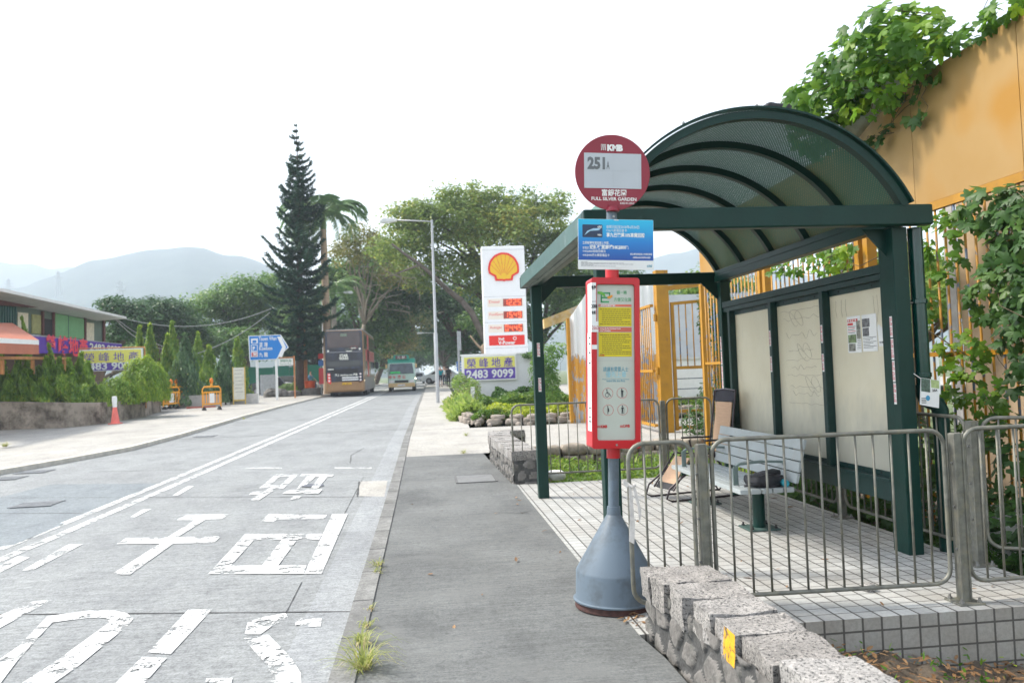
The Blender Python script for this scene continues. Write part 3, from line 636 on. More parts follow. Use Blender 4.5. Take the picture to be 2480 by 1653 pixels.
MB().prism([(0,0),(.02,-.16),(.185,-.165),(.15,-.06),(.07,.0),(.02,.03)], (3.862,6.615,1.85), (0,-1,0), (0,0,1), -.001).build('paper', PAPER, n3_)
text('50188', .022, INK, n3_, (3.8605,6.585,1.715), (0,-1,0), (0,0,1), bold=.03)

# ================================================================== GUARD RAILS
def panel(parent, a, b, z0=.13, z1=1.11, r=.0145, rc=.10, step=.115, square=True):
    a, b = Vector((a[0], a[1], 0)), Vector((b[0], b[1], 0)); d = (b-a).normalized(); L = (b-a).length; pts = []
    for cx_, cz, s0 in ((rc, z1-rc, 180), (L-rc, z1-rc, 90), (L-rc, z0+rc, 0), (rc, z0+rc, -90)):
        for i in range(6): an = R(s0-i*18); pts.append(a+d*(cx_+rc*math.cos(an))+Vector((0,0,cz+rc*math.sin(an))))
    pts.append(pts[0]+Vector((0,0,-.0005)))
    smooth_angle(MB().tube(pts, r, 8).build('rail_frame', GALV, parent), 50)
    n = max(1, round(L/step)-1); 
    for i in range(1, n+1):
        p = a+d*(L*i/(n+1)); MB().tube([p+Vector((0,0,z0)), p+Vector((0,0,z1))], .0075, 6).build('bar', GALV, parent, smooth=True)
def gpost(parent, x, y, z=0, h=1.09, plate=True, w_=.06, rot=0):
    p = MB(); p.box(x-w_/2, x+w_/2, y-w_*.4, y+w_*.4, z+.008, h); p.box(x-w_/2-.004, x-w_/2+.008, y-w_*.55, y+w_*.55, z+.03, h-.003).box(x+w_/2-.008, x+w_/2+.004, y-w_*.55, y+w_*.55, z+.03, h-.003)
    o = p.build('post', GALV, parent, bevel=.004)
    if plate:
        q = MB().box(x-.085, x+.085, y-.085, y+.085, z+.004, z+.018); q.build('base_plate', GALV, o, bevel=.003)
        for i, j in ((-1,-1),(1,-1),(-1,1),(1,1)): MB().lathe([(.017,0),(.017,.012),(.009,.013),(.009,.03),(.0,.031)], (x+i*.06, y+j*.06, z+.018), 6).build('bolt', CHROME, o)
    for zz in (.35, .62, .9): MB().tube([(x-w_*.75, y-.005, zz), (x-w_*.5, y-.005, zz)], .008, 6).build('bolt', CHROME, o)
    return o
F1 = thing('guard_rail', (1.72, 5.0, 0), 'galvanised guard rail along the near edge of the tiled platform, beside the bus stop pole', 'railing', 'galvanised pedestrian railings')
panel(F1, (1.24,5.02), (1.655,5.03), z0=.12); gpost(F1, 1.72, 5.04); panel(F1, (1.785,5.04), (3.325,4.99), z0=.125); gpost(F1, 3.39, 4.96); panel(F1, (3.455,4.98), (5.0,5.0), z0=.13)
F2 = thing('guard_rail', (4.10, 5.8, 0), 'galvanised guard rail running behind the shelter panels beside the overgrown verge', 'railing', 'galvanised pedestrian railings')
gpost(F2, 4.10, 5.80); panel(F2, (4.10,5.88), (4.10,7.75), z0=.14); gpost(F2, 4.10, 7.83); panel(F2, (4.10,7.91), (4.10,9.7), z0=.14); gpost(F2, 4.1, 9.78); panel(F2, (4.1,9.86), (4.1,11.4), z0=.14)
panel(F2, (4.165,5.78), (5.0,5.22), z0=.14)
F3 = thing('guard_rail', (3.38, 11.5, 0), 'galvanised guard rail at the far end of the platform in front of the sunken bed', 'railing', 'galvanised pedestrian railings')
panel(F3, (1.19,11.5), (3.32,11.5), z0=.13, step=.13); gpost(F3, 3.38, 11.5); panel(F3, (3.44,11.5), (4.1,11.5), z0=.13)

# ================================================================== BUS STOP POLE
PX0, PY0 = 1.205, 5.43
PO = thing('bus_stop_pole', (PX0, PY0, 0), 'bus stop pole with round red flag, red notice case and grey bell-shaped foot', 'bus stop sign')
BG = mat('blue_grey_paint', (.125,.165,.205), .45, 0, .08, 3, .05, spec=.35, dirt=(.075,.085,.09), dscale=4, dth=(.48,.72), stretch=(1,1,.18)); MARO = mat('maroon_enamel', (.25,.014,.032), .42, 0, .12, 3); REDP = mat('red_gloss', (.50,.004,.012), .35, 0, .06, 3, coat=.1)
smooth_angle(MB().lathe([(.262,0),(.262,.012),(.255,.042)], (PX0,PY0,.002), 48).build('base_ring', mat('rusty_base', (.07,.03,.025), .8, 0, .4, 20), PO))
smooth_angle(MB().lathe([(.272,.042),(.275,.052),(.262,.058),(.258,.075),(.256,.232),(.252,.245),(.06,.585),(.047,.605),(.044,.66)], (PX0,PY0,.002), 64).build('bell_base', BG, PO), 25)
smooth_angle(MB().tube([(PX0,PY0,.66),(PX0,PY0,2.74)], .036, 24).build('shaft', BG, PO))
for z0, z1 in ((.985,1.06),(2.19,2.262)): smooth_angle(MB().tube([(PX0,PY0,z0),(PX0,PY0,z1)], .046, 20).build('collar', REDP, PO))
# notice case (local x offset 0 = shaft)
cx_ = PX0; MBb = MB()
def rrect(x0, x1, z0, z1, r, n=5):
    out = []
    for ax, az, s0 in ((x1-r, z1-r, 0), (x0+r, z1-r, 90), (x0+r, z0+r, 180), (x1-r, z0+r, 270)):
        for i in range(n+1): an = R(s0+90*i/n); out.append((ax+r*math.cos(an), az+r*math.sin(an)))
    return out
CX0, CX1, CZ0, CZ1, CYF = cx_-.165, cx_+.165, 1.055, 2.195, PY0-.10
case = MB().prism(rrect(CX0, CX1, CZ0, CZ1, .02), (0,PY0+.10,0), (1,0,0), (0,0,1), .17).build('notice_case', REDP, PO, bevel=.006)
# frame border standing proud of the insert
outer = rrect(CX0, CX1, CZ0, CZ1, .02); inner = rrect(CX0+.036, CX1-.034, CZ0+.055, CZ1-.045, .02)
vs_ = []; n_ = len(outer); fs = []
for y in (PY0-.07, CYF):
    vs_ += [(x, y, z) for x, z in outer]; vs_ += [(x, y, z) for x, z in inner]
for i in range(n_):
    j = (i+1) % n_; fs += [(2*n_+i, 2*n_+j, 3*n_+j, 3*n_+i), (i, j, 2*n_+j, 2*n_+i), (n_+j, n_+i, 3*n_+i, 3*n_+j)]
MB().add(vs_, fs).build('case_frame', REDP, case, bevel=.003)
IX0, IX1, IZ0, IZ1 = CX0+.036, CX1-.034, CZ0+.055, CZ1-.045; YI = PY0-.078
ins = MB().box(IX0+.001, IX1-.001, YI, YI+.006, IZ0+.001, IZ1-.001).build('insert', mat('cream_insert', (.47,.50,.44), .35, 0, .05, 4, coat=.4), case)
U = lambda u: IX0+(IX1-IX0)*u
V = lambda v: IZ1-(IZ1-IZ0)*v
def ibox(nm, u0, u1, v0, v1, mm, lift=.0008): return MB().box(U(u0), U(u1), YI-lift, YI-.0001, V(v1), V(v0)).build(nm, mm, ins)
YEL = mat('yellow_print', (.62,.50,.01), .5, 0, .03); SAL = mat('salmon_print', (.62,.14,.09), .5); TEAL = mat('teal_ink', (.05,.28,.4), .5); GRN = mat('green_ink', (.05,.32,.12), .5); ORG = mat('orange_ink', (.75,.3,.03), .5)
def itext(s, u, v, h, mm, w_=None, bold=0, align='LEFT', lift=.002): return text(s, h, mm, ins, (U(u), YI, V(v)), bold=bold, width=(IX1-IX0)*w_ if w_ else None, align=align, ext=lift)
# green E and orange swoosh
mb = MB()
for u0, u1, v0, v1 in ((.18,.37,.05,.06),(.34,.37,.05,.088),(.13,.36,.08,.09),(.12,.155,.06,.115),(.12,.34,.107,.117)): mb.box(U(u0), U(u1), YI-.002, YI-.0002, V(v1), V(v0))
mb.build('logo', GRN, ins)
MB().prism([(0,0),(.03,-.002),(.05,-.02),(.055,-.034),(.045,-.036),(.03,-.022),(.0,-.016)], (U(.04),YI-.003,V(.045)), (1,0,0), (0,0,1), .001).build('logo', mat('leaf_green_ink', (.15,.42,.06), .5), ins)
MB().prism([(0,0),(.015,.004),(.028,.01),(.036,.012),(.036,.0),(.02,-.014),(.004,-.014)], (U(.29),YI-.0035,V(.078)), (1,0,0), (0,0,1), .001).build('logo', ORG, ins)
itext('轉一轉', .54, .062, .03, GRN, .26); itext('方便又化算', .46, .108, .03, GRN, .46)
ibox('heading', .06, .93, .128, .143, SAL); itext('八達通轉乘計劃乘客須知', .08, .141, .014, WHITE, .42, .02, lift=.003)
ibox('notice_block', .06, .93, .147, .270, YEL); ibox('heading', .06, .93, .275, .306, SAL); ibox('notice_block', .06, .93, .309, .465, YEL)
itext('Octopus Bus-Bus Interchange Scheme', .09, .288, .013, WHITE, .55, .02, lift=.003); itext('Notes To Passengers', .09, .301, .013, WHITE, .28, .02, lift=.003)
DKY = mat('brown_ink', (.14,.12,.03), .6)
rr = random.Random(3)
for v0, n_l, st_ in ((.158, 8, .0135), (.322, 11, .0122)):
    mb = MB()
    for k in range(n_l):
        u = .10 if k in (0, n_l-1) else .15; end = .87-rr.random()*.25*(k % 3 == 2)
        while u < end: w0 = .02+rr.random()*.07; mb.box(U(u), U(min(u+w0, .9)), YI-.0016, YI-.0012, V(v0+k*st_+.004), V(v0+k*st_)); u += w0+.012
    mb.build('small_print', DKY, ins)
itext('KMB', .09, .46, .012, RED, .12, .04, lift=.002)
ibox('sheet_edge', .02, .97, .4895, .491, mat('sheet_edge', (.4,.4,.38), .5))
itext('請讓有需要人士', .17, .558, .035, TEAL, .66); itext('優先上車', .24, .596, .045, mat('pale_teal_ink', (.3,.55,.62), .5), .54, .01)
itext('Please let passengers with special needs', .15, .613, .012, TEAL, .70); itext('board the bus first', .26, .626, .018, TEAL, .48, .01)
def ring(mb, cx, cz, r, w_, y, n=30):
    vs_ = []; fs = []
    for k in range(n):
        a = 2*math.pi*k/n; c, s = math.cos(a), math.sin(a); vs_ += [(cx+(r-w_)*c, y, cz+(r-w_)*s), (cx+r*c, y, cz+r*s)]
    for k in range(n): j = (k+1) % n; fs.append((2*k, 2*j, 2*j+1, 2*k+1))
    return mb.add(vs_, fs)
for k, (u, v) in enumerate(((.29,.70),(.665,.698),(.30,.807),(.68,.805))):
    x, z = U(u), V(v); ring(MB(), x, z, .036, .0022, YI-.001).build('icon_ring', RED, ins)
    mb = MB(); y = YI-.0012
    disc = lambda cx, cz, r: mb.add([(cx+r*math.cos(a), y, cz+r*math.sin(a)) for a in np.linspace(0, 2*math.pi, 13)[:-1]], [tuple(range(12))])
    pl = lambda p: mb.add([(x+a*.001, y, z+c*.001) for a, c in p], [tuple(range(len(p)))])
    if k == 0:
        disc(x-.006, z+.024, .0045); ring(mb, x-.004, z-.011, .014, .003, y)
        pl([(-8,17),(-3,17),(-1,2),(11,2),(19,-14),(22,-13),(24,-17),(17,-18),(9,-2),(-6,-2)]); pl([(-4,11),(6,11),(6,8),(-4,8)])
    else:
        disc(x+(-.002 if k != 2 else -.003), z+.024, .0045)
        if k == 1: pl([(-8,18),(7,18),(12,8),(6,4),(6,-2),(5,-28),(1,-28),(0,-4),(-1,-28),(-5,-28),(-6,8),(-7,8)]); pl([(9,2),(10,2),(10,-28),(9,-28)])
        if k == 2: pl([(-5,18),(1,18),(6,6),(7,-4),(4,-12),(0,-13),(-1,-28),(-4,-28),(-5,-10)])
        if k == 3: pl([(-9,16),(3,18),(10,6),(9,4),(3,8),(4,-28),(0,-28),(-2,-8),(-4,-28),(-8,-28),(-7,4),(-10,4)]); pl([(10,5),(11,5),(12,-28),(11,-28)])
    mb.build('icon', INK, ins)
itext('KMB', .10, .92, .026, RED, .17, .05); itext('LWB', .69, .918, .026, RED, .17, .05)
for u0 in (.02, .61):
    mb = MB()
    for i in range(3): mb.box(U(u0)+i*.007, U(u0)+i*.007+.004, YI-.0012, YI-.0002, V(.92), V(.92)+.016)
    mb.build('logo', RED, ins)
smooth_angle(MB().tube([(cx_+.0,CYF-.006,CZ0+.026),(cx_+.0,CYF+.002,CZ0+.026)], .007, 10).build('lock', CHROME, case))
# paper ads wrapped round the left edge of the case
mb = MB().box(CX0-.001, CX0+.03, CYF-.0045, CYF+.12, 1.83, 2.16); mb.box(CX0-.0012, CX0+.045, CYF-.0052, CYF+.1, 1.83, 1.90); adp = mb.build('pasted_advert', PAPER, case)
adp2 = MB().box(CX0-.0016, CX0-.0002, CYF+.01, CYF+.13, 1.17, 1.829).build('pasted_advert', PAPER, case)
text('2088', .036, BLACK, adp, (CX0-.004,CYF-.0046,1.99), bold=.03, width=.042, ext=.0015); text('地產', .03, BLACK, adp, (CX0-.002,CYF-.0046,2.115), bold=.03, width=.032, ext=.0015)
text('物業', .025, BLACK, adp, (CX0-.002,CYF-.0046,1.95), bold=.02, width=.03, ext=.0015); text('2660', .04, PINK, adp, (CX0-.0,CYF-.0054,1.845), width=.044, ext=.0015)
text('www', .012, INK, adp, (CX0,CYF-.0046,2.03), width=.03, ext=.0015)
mb = MB()
for z in (1.80,1.76,1.7,1.63,1.33,1.27,1.24): mb.box(CX0-.0022, CX0-.0017, CYF+.03, CYF+.09, z-.012, z)
mb.build('print', INK, adp2)
MB().box(CX0+.001, CX0+.037, CYF-.0015, CYF-.0003, 1.715, 1.745).build('tape', PAPER, case)
# printed panel above the case
k_ = .000656; FZ, FY = 2.92, PY0-.055; fx = lambda x: PX0+.0+(x-523)*k_; fz = lambda y: FZ-(y-475)*k_
m, t, b = nodes('blue_gradient_print'); tc = t.nodes.new('ShaderNodeTexCoord'); sp = t.nodes.new('ShaderNodeSeparateXYZ'); t.links.new(tc.outputs['Object'], sp.inputs[0])
mr = t.nodes.new('ShaderNodeMapRange'); t.links.new(sp.outputs[2], mr.inputs[0]); mr.inputs[1].default_value = fz(1395); mr.inputs[2].default_value = fz(975)
t.links.new(ramp(t, mr.outputs[0], [(0, (.004,.06,.33)), (.45, (.004,.2,.58)), (1, (.01,.48,.76))]).outputs[0], b.inputs['Base Color']); b.inputs['Roughness'].default_value = .3
ad_ = MB().prism(rrect(fx(150), fx(942), fz(1490), fz(970), .006), (0,FY+.004,0), (1,0,0), (0,0,1), .004).build('advert_panel', PAPER, PO)
MB().box(fx(152), fx(940), FY-.0008, FY-.0001, fz(1393), fz(972)).build('print', m, ad_)
M_PRG = m
def ptext(s, x, yb, h, w_, mm=WHITE, bold=0, y=FY): return text(s, h*k_*1.25, mm, ad_, (fx(x), y, fz(yb)), bold=bold, width=w_*k_, ext=.0016)
card = MB().prism(rrect(fx(195), fx(405), fz(1160), fz(1028), .006), (0,FY-.0008,0), (1,0,0), (0,0,1), .0006).build('printed_card', mat('dark_blue_print', (.01,.035,.1), .3, 0, .5, 9), ad_)
MB().prism([(0,0),(.04,.03),(.1,.035),(.115,.05),(.06,.048),(.02,.03)], (fx(215),FY-.0016,fz(1140)), (1,0,0), (0,0,1), .0002).build('printed_card', mat('pale_blue_print', (.3,.5,.65), .3), ad_)
ptext('citi', 352, 1060, 26, 44, bold=.03, y=FY-.001); ptext('VISA', 352, 1142, 18, 46, bold=.04, y=FY-.001)
ptext('由即日起至2018年6月30日', 445, 1062, 30, 342); ptext('Citi八達通白金卡', 445, 1098, 28, 216); ptext('享九巴龍運10%車費回贈', 445, 1150, 38, 400, bold=.03)
ptext('立即經專有連結網上申請，', 195, 1228, 26, 280, bold=.01); ptext('享獨家', 195, 1280, 24, 66); ptext('迎新獎賞高達HK$800*:', 268, 1276, 38, 410, bold=.035)
ptext('•HK$400首賬回贈及', 195, 1314, 24, 242, bold=.01); ptext('•HK$400巴士模型禮品卡', 195, 1354, 24, 280, bold=.01)
ptext('經此專有連結網上申請並登記', 695, 1336, 18, 232, bold=.01); ptext('citibank.hk/kmb3', 722, 1370, 22, 184, bold=.02)
ptext('citi', 868, 1460, 32, 54, TEAL, bold=.02); 
mb = MB(); rr = random.Random(5)
for k in range(5):
    x = 180; e_ = (250, 625, 725, 310, 548)[k]; yy = 1410+k*11
    while x < e_: w0 = 8+rr.random()*30; mb.box(fx(x), fx(min(x+w0, e_)), FY-.0012, FY-.0003, fz(yy+4), fz(yy)); x += w0+5
mb.build('small_print', mat('grey_ink', (.3,.3,.32), .6), ad_)
for x_, y_ in ((550,978),(565,1468)): MB().tube([(fx(x_-25),FY-.002,fz(y_)),(fx(x_+25),FY-.002,fz(y_))], .0025, 6).build('cable_tie', WHITE, ad_)
# round flag
N_ = 72; flag = MB().prism([(.2595*math.cos(2*math.pi*i/N_), .2595*math.sin(2*math.pi*i/N_)) for i in range(N_)], (PX0,FY+.03,FZ), (1,0,0), (0,0,1), .012).build('round_flag', MARO, PO, bevel=.002)
YF = FY+.018
MB().box(fx(222), fx(825), YF-.003, YF-.0002, fz(643), fz(277)).build('route_plate', mat('pale_plate', (.47,.50,.54), .45, 0, .03), flag)
ftext = lambda s, x, yb, h, w_, mm=WHITE, bold=0, lift=.001: text(s, h*k_*1.38, mm, flag, (fx(x), YF, fz(yb)), bold=bold, width=w_*k_, ext=lift)
GRI = mat('grey_route_ink', (.13,.14,.15), .5)
ftext('251', 258, 440, 120, 186, GRI, .05, .0042); ftext('A', 458, 440, 82, 32, GRI, .02, .0042)
mb = MB().box(fx(226), fx(820), YF-.0038, YF-.0031, fz(458.8), fz(457.2)).box(fx(525), fx(526.5), YF-.0038, YF-.0031, fz(640), fz(280)); mb.build('plate_seam', mat('seam_grey', (.4,.43,.46), .5), flag)
ftext('KMB', 466, 247, 62, 166, WHITE, .07)
mb = MB(); L_ = lambda a, b, w0=4: mb.bar((fx(a[0]),YF-.001,fz(a[1])), (fx(b[0]),YF-.001,fz(b[1])), w0*k_, .001, up=(0,-1,0))
L_((400,186),(455,186),6); L_((418,184),(405,246),6); L_((428,184),(428,246),5); L_((440,184),(450,246),6)
for k in range(4): L_((398,200+k*13),(456,196+k*13),3)
mb.build('logo', WHITE, flag)
ftext('富銀花園', 402, 716, 54, 260, WHITE, .02); ftext('FULL SILVER GARDEN', 295, 768, 34, 474, WHITE, .025); ftext('KA05-W-1470-0', 598, 806, 24, 148, WHITE, .01)
br = MB().prism([(-.034,0),(.034,0),(.034,.05),(.028,.058),(-.028,.058),(-.034,.05)], (PX0,YF-.001,FZ-.268), (1,0,0), (0,0,1), .006).build('flag_bracket', MARO, PO, bevel=.002)
smooth_angle(MB().lathe([(.045,0),(.045,.018),(.038,.03)], (PX0,PY0-.03,2.655), 20).build('flag_bracket', MARO, PO))
for dx in (-.018, .018): MB().tube([(PX0+dx,YF-.012,FZ-.226),(PX0+dx,YF-.006,FZ-.226)], .007, 8).build('bolt', MARO, br)
MB().tube([(PX0+.004,PY0-.043,2.618),(PX0+.004,PY0-.03,2.618)], .008, 8).build('bolt', CHROME, PO)
PO.rotation_euler = (0, math.atan(.036), 0)
# torn plastic strip tied to the first rail upright
TS = thing('torn_tape', (1.24, 5.0, .8), 'torn white plastic strip knotted on the rail end beside the grey pole foot', 'plastic strip')
MB().tube([(1.22,4.99,.87),(1.245,4.975,.85),(1.27,4.99,.86)], .012, 6).build('knot', mat('dirty_white_plastic', (.6,.57,.54), .5, 0, .2, 30, .5), TS)
for pts in ([(0,0),(.02,.0),(.03,-.25),(.02,-.36),(-.012,-.34),(.0,-.2)], [(.02,.01),(.045,-.02),(.075,-.16),(.06,-.24),(.05,-.13)], [(0,.02),(-.03,.04),(-.035,.02),(-.01,-.02)]):
    MB().prism(pts, (1.225,4.975,.86), (1,0,0), (0,0,1), .002).build('strip', MATS['dirty_white_plastic'], TS)

# ================================================================== STONE WALLS
from mathutils import noise as mnoise
m, t, b = nodes('granite'); n = noise(t, 70, 3, .8); n2 = noise(t, 7, 5, .7); v_ = noise(t, 60, 2, .5)
c0 = ramp(t, n2.outputs[0], [(.3, (.24,.232,.22)), (.7, (.43,.415,.395))]).outputs[0]
c1 = mixc(t, ramp(t, n.outputs[0], [(.53, (0,0,0)), (.58, (1,1,1))]).outputs[0], c0, (.05,.05,.05))
c2 = mixc(t, ramp(t, v_.outputs[0], [(.60, (0,0,0)), (.66, (.8,.8,.8))]).outputs[0], c1, (.52,.49,.46))
oi = t.nodes.new('ShaderNodeObjectInfo'); c3 = mixc(t, 1., c2, ramp(t, oi.outputs['Random'], [(0, (.72,.70,.68)), (1, (1,1,1))]).outputs[0], 'MULTIPLY')
t.links.new(c3, b.inputs['Base Color']); b.inputs['Roughness'].default_value = .85; bump(t, b, n2.outputs[0], .9, .02)
M_GRAN = m
M_GRAND = mat('weathered_stone', (.18,.17,.158), .9, 0, .3, 9, .9, dirt=(.11,.11,.10), dscale=7, dth=(.5,.62))
M_MORT = mat('dark_mortar', (.075,.075,.073), .95, 0, .35, 14, .8)
M_YELS = mat('yellow_road_paint', (.72,.36,.01), .7, 0, .15, 12, .5, dirt=(.1,.08,.05), dscale=14, dth=(.54,.6))
def rock(name, c, s, mt, parent, rot=0, rough=.12, cuts=5, seed=None, box=.75, axis=None, sharp=False):
    bm = bmesh.new(); bmesh.ops.create_cube(bm, size=2); bmesh.ops.subdivide_edges(bm, edges=bm.edges, cuts=cuts, use_grid_fill=True)
    sd_ = Vector((random.random()*50, random.random()*50, random.random()*50)); M = Matrix.Rotation(rot, 3, 'Z'); c = Vector(c)
    for v in bm.verts:
        p = v.co.copy(); sph = p.normalized()*1.25; q = p*box+sph*(1-box)
        q = Vector((q.x*s[0]/2, q.y*s[1]/2, q.z*s[2]/2)); nn = mnoise.noise_vector(q*7+sd_)*rough*.5+mnoise.noise_vector(q*22+sd_)*rough*.15
        v.co = c+M@(q+nn*min(s)*1.0)
    me = bpy.data.meshes.new(name); bm.to_mesh(me); bm.free()
    o = link(name, me, mt, parent, smooth=True)
    return smooth_angle(o, 28) if sharp else o
def mesh_of_rocks(name, rocks, mt, parent):
    allb = bmesh.new()
    for c, s, rot, rg in rocks:
        bm = bmesh.new(); bmesh.ops.create_cube(bm, size=2); bmesh.ops.subdivide_edges(bm, edges=bm.edges, cuts=3, use_grid_fill=True)
        sd_ = Vector((random.random()*50, random.random()*50, random.random()*50)); M = Matrix.Rotation(rot, 3, 'Z'); c = Vector(c)
        for v in bm.verts:
            p = v.co.copy(); q = p*.6+p.normalized()*1.25*.4; q = Vector((q.x*s[0]/2, q.y*s[1]/2, q.z*s[2]/2)); v.co = c+M@(q+mnoise.noise_vector(q*8+sd_)*rg*min(s))
        me = bpy.data.meshes.new('r'); bm.to_mesh(me); bm.free(); allb.from_mesh(me); bpy.data.meshes.remove(me)
    me = bpy.data.meshes.new(name); allb.to_mesh(me); allb.free(); return link(name, me, mt, parent, smooth=True)
SW = thing('stone_wall', (1.45, 3.9, 0), 'low granite wall with yellow paint on one block, in the foreground beside the planter', 'stone wall', 'low granite walls')
tops = [(1.245,1.675,4.88,4.66,.375),(1.255,1.655,4.655,4.42,.385),(1.275,1.66,4.415,4.08,.39),(1.30,1.645,4.075,3.80,.395),(1.315,1.66,3.795,3.50,.40),(1.33,1.655,3.495,3.13,.405),(1.345,1.655,3.125,2.78,.41),(1.35,1.66,2.775,2.3,.41)]
for x0, x1, y1, y0, z in tops:
    rock('coping_stone', ((x0+x1)/2, (y0+y1)/2, z-.075), (x1-x0, y1-y0-.026, .15+random.uniform(-.01,.03)), M_GRAN, SW, random.uniform(-.06,.06), .17, 9, box=.965, sharp=True)
    if y1 == 3.795:
        o = bpy.context.scene.collection.objects[-1]; o.data.materials.append(M_YELS)
        for p_ in o.data.polygons:
            if p_.normal.x < -.55 and p_.center.y+3.9-3.55 < .12: p_.material_index = 1
pts_ = [(-5,1.25)]
mb = MB()
mb.add([(1.29,4.86,-.6),(1.63,4.86,-.6),(1.62,2.2,-.6),(1.38,2.2,-.6),(1.295,4.86,.31),(1.62,4.86,.31),(1.62,2.2,.33),(1.39,2.2,.33)], [(3,2,1,0),(4,5,6,7),(0,1,5,4),(1,2,6,5),(2,3,7,6),(3,0,4,7)]); mb.build('mortar_core', M_MORT, SW)
def masonry(name, a, b_, z0, z1, nrm, parent, cell=.23, out=.02, seed=1, mats=None, res=.016):
    """rubble face: cells of stone standing proud of dark mortar, as real relief"""
    a, b_, nrm = Vector(a), Vector(b_), Vector(nrm).normalized(); L_m = (b_-a).length; d = (b_-a).normalized(); rg = random.Random(seed); H_ = z1-z0
    nx_, nz_ = max(2, int(L_m/res)), max(2, int(H_/res)); cells = []
    for i in range(-1, int(L_m/cell)+2):
        for j in range(-1, int(H_/(cell*.75))+2): cells.append((i*cell+(j % 2)*cell*.5+rg.uniform(-.35,.35)*cell, j*cell*.75+rg.uniform(-.25,.25)*cell, rg.random()))
    C_ = np.array(cells); V_ = []; edge = []; 
    for iz in range(nz_+1):
        for ix in range(nx_+1):
            u, v = ix*L_m/nx_, iz*H_/nz_; w1 = mnoise.noise(Vector((u*9, v*9, seed)))*.012; w2 = mnoise.noise(Vector((u*9, v*9, seed+7)))*.012
            dd = np.abs(C_[:,0]-u-w1)**1.0*1.0; dd = np.sqrt(dd**2+((C_[:,1]-v-w2)*1.25)**2); k = np.argsort(dd)[:2]; e = dd[k[1]]-dd[k[0]]; edge.append(e)
            h = min(1, max(0, (e-.035)/.035)); h = h*h*(3-2*h); hh = out*h*(.6+.5*C_[k[0],2])+.003*mnoise.noise(Vector((u*26, v*26, seed+3)))*(.5+h)+.004*mnoise.noise(Vector((u*70, v*70, seed+3)))
            V_.append(a+d*u+Vector((0,0,z0+v-a.z))+nrm*hh)
    F_ = []; M_ = []
    for iz in range(nz_):
        for ix in range(nx_): q_ = iz*(nx_+1)+ix; F_.append((q_, q_+1, q_+nx_+2, q_+nx_+1)); M_.append(1 if (edge[q_]+edge[q_+nx_+2])*.5 < .05 else 0)
    mb = MB(); mb.v = [tuple(v) for v in V_]; mb.f = F_; mb.m = M_
    if d.cross(Vector((0,0,1))).dot(nrm) < 0: mb.f = [f[::-1] for f in F_]
    return mb.build(name, mats or [M_GRAND, M_MORT], parent, smooth=True)
masonry('rubble_facing', (1.285,4.865,0), (1.365,2.2,0), -.03, .325, (-1,-.03,0), SW, seed=5, res=.01)
masonry('rubble_facing', (1.285,4.865,0), (1.64,4.865,0), -.03, .325, (0,1,0), SW, seed=8, res=.01)
# the painted block
SW2 = thing('stone_wall', (1.35, 13.2, 0), 'low granite wall curving from the driveway to the far end of the tiled platform', 'stone wall', 'low granite walls')
random.seed(4)
ln = [(1.36,11.47),(1.33,12.3),(1.28,13.2),(1.24,14.2),(1.30,15.0),(1.7,15.25)]
for i in range(len(ln)-1):
    (xa, ya), (xb, yb) = ln[i], ln[i+1]; L_s = math.hypot(xb-xa, yb-ya); k = max(1, round(L_s/.36)); ang = math.atan2(yb-ya, xb-xa)
    for j in range(k):
        f = (j+.5)/k; x, y = xa+(xb-xa)*f, ya+(yb-ya)*f
        rock('coping_stone', (x, y, prof(y)+.38), (L_s/k*.97, .40, .14), M_GRAN, SW2, ang, .17, 6, box=.96, sharp=True)
    mb = MB().bar((xa,ya,prof(ya)-.18),(xb,yb,prof(yb)-.18), .33, .98); mb.build('mortar_core', M_MORT, SW2)
    for sgn in (1, -1):
        nn_ = Vector((-math.sin(ang), math.cos(ang), 0))*sgn; o_ = nn_*.167
        masonry('rubble_facing', (xa+o_.x,ya+o_.y,0), (xb+o_.x,yb+o_.y,0), prof(ya)-.2, prof(ya)+.33, nn_, SW2, seed=i*2+sgn+20, res=.022, cell=.2)
    if i == 0: masonry('rubble_facing', (1.19,11.468,0), (1.53,11.468,0), -.03, .33, (0,-1,0), SW2, seed=77, res=.02, cell=.2)
SW3 = thing('stone_wall', (4.5, 15.35, 0), 'long stone retaining wall between the driveway and the sunken weedy bed', 'stone wall', 'low granite walls')
random.seed(8); rk = []
for z, th in ((.06,.2),(-.12,.18),(-.28,.16)):
    x = 1.75
    while x < 9: w0 = random.uniform(.25,.5); rk.append(((x+w0/2,15.35+random.uniform(-.03,.03),z+random.uniform(-.02,.03)),(w0*.93,.34,th),0,.18)); x += w0
mesh_of_rocks('masonry', rk, M_GRAND if False else mat('tan_stone', (.30,.26,.21), .95, 0, .35, 5, .8, dirt=(.1,.09,.07), dscale=4), SW3)
MB().box(1.7, 9, 15.3, 15.52, -.6, .02).build('mortar_core', M_MORT, SW3)
SW4 = thing('stone_edging', (3.5, 22.6, .12), 'uneven row of rough stones edging the clipped shrub bed across the driveway', 'stone edging')
random.seed(9); rk = []
x, y = 1.15, 24.6
for px_, py_ in ((1.05,24.4),(1.2,23.4),(1.6,22.7),(2.6,22.3),(4,22.4),(6,22.9),(9,23.6)):
    d = math.hypot(px_-x, py_-y); k = max(1, int(d/.42)); ang = math.atan2(py_-y, px_-x)
    for j in range(k):
        f = (j+.5)/k; X_, Y_ = x+(px_-x)*f, y+(py_-y)*f
        rk.append(((X_,Y_,prof(Y_)+.08),(.40,.24,.17),ang,.3)); rk.append(((X_+.1,Y_+.05,prof(Y_)+.21),(.36,.23,.12),ang,.3))
        if random.random() < .8: rk.append(((X_+random.uniform(-.2,.2),Y_-.28-random.random()*.2,prof(Y_)+.03),(.13,.12,.1),random.random()*3,.3))
    x, y = px_, py_
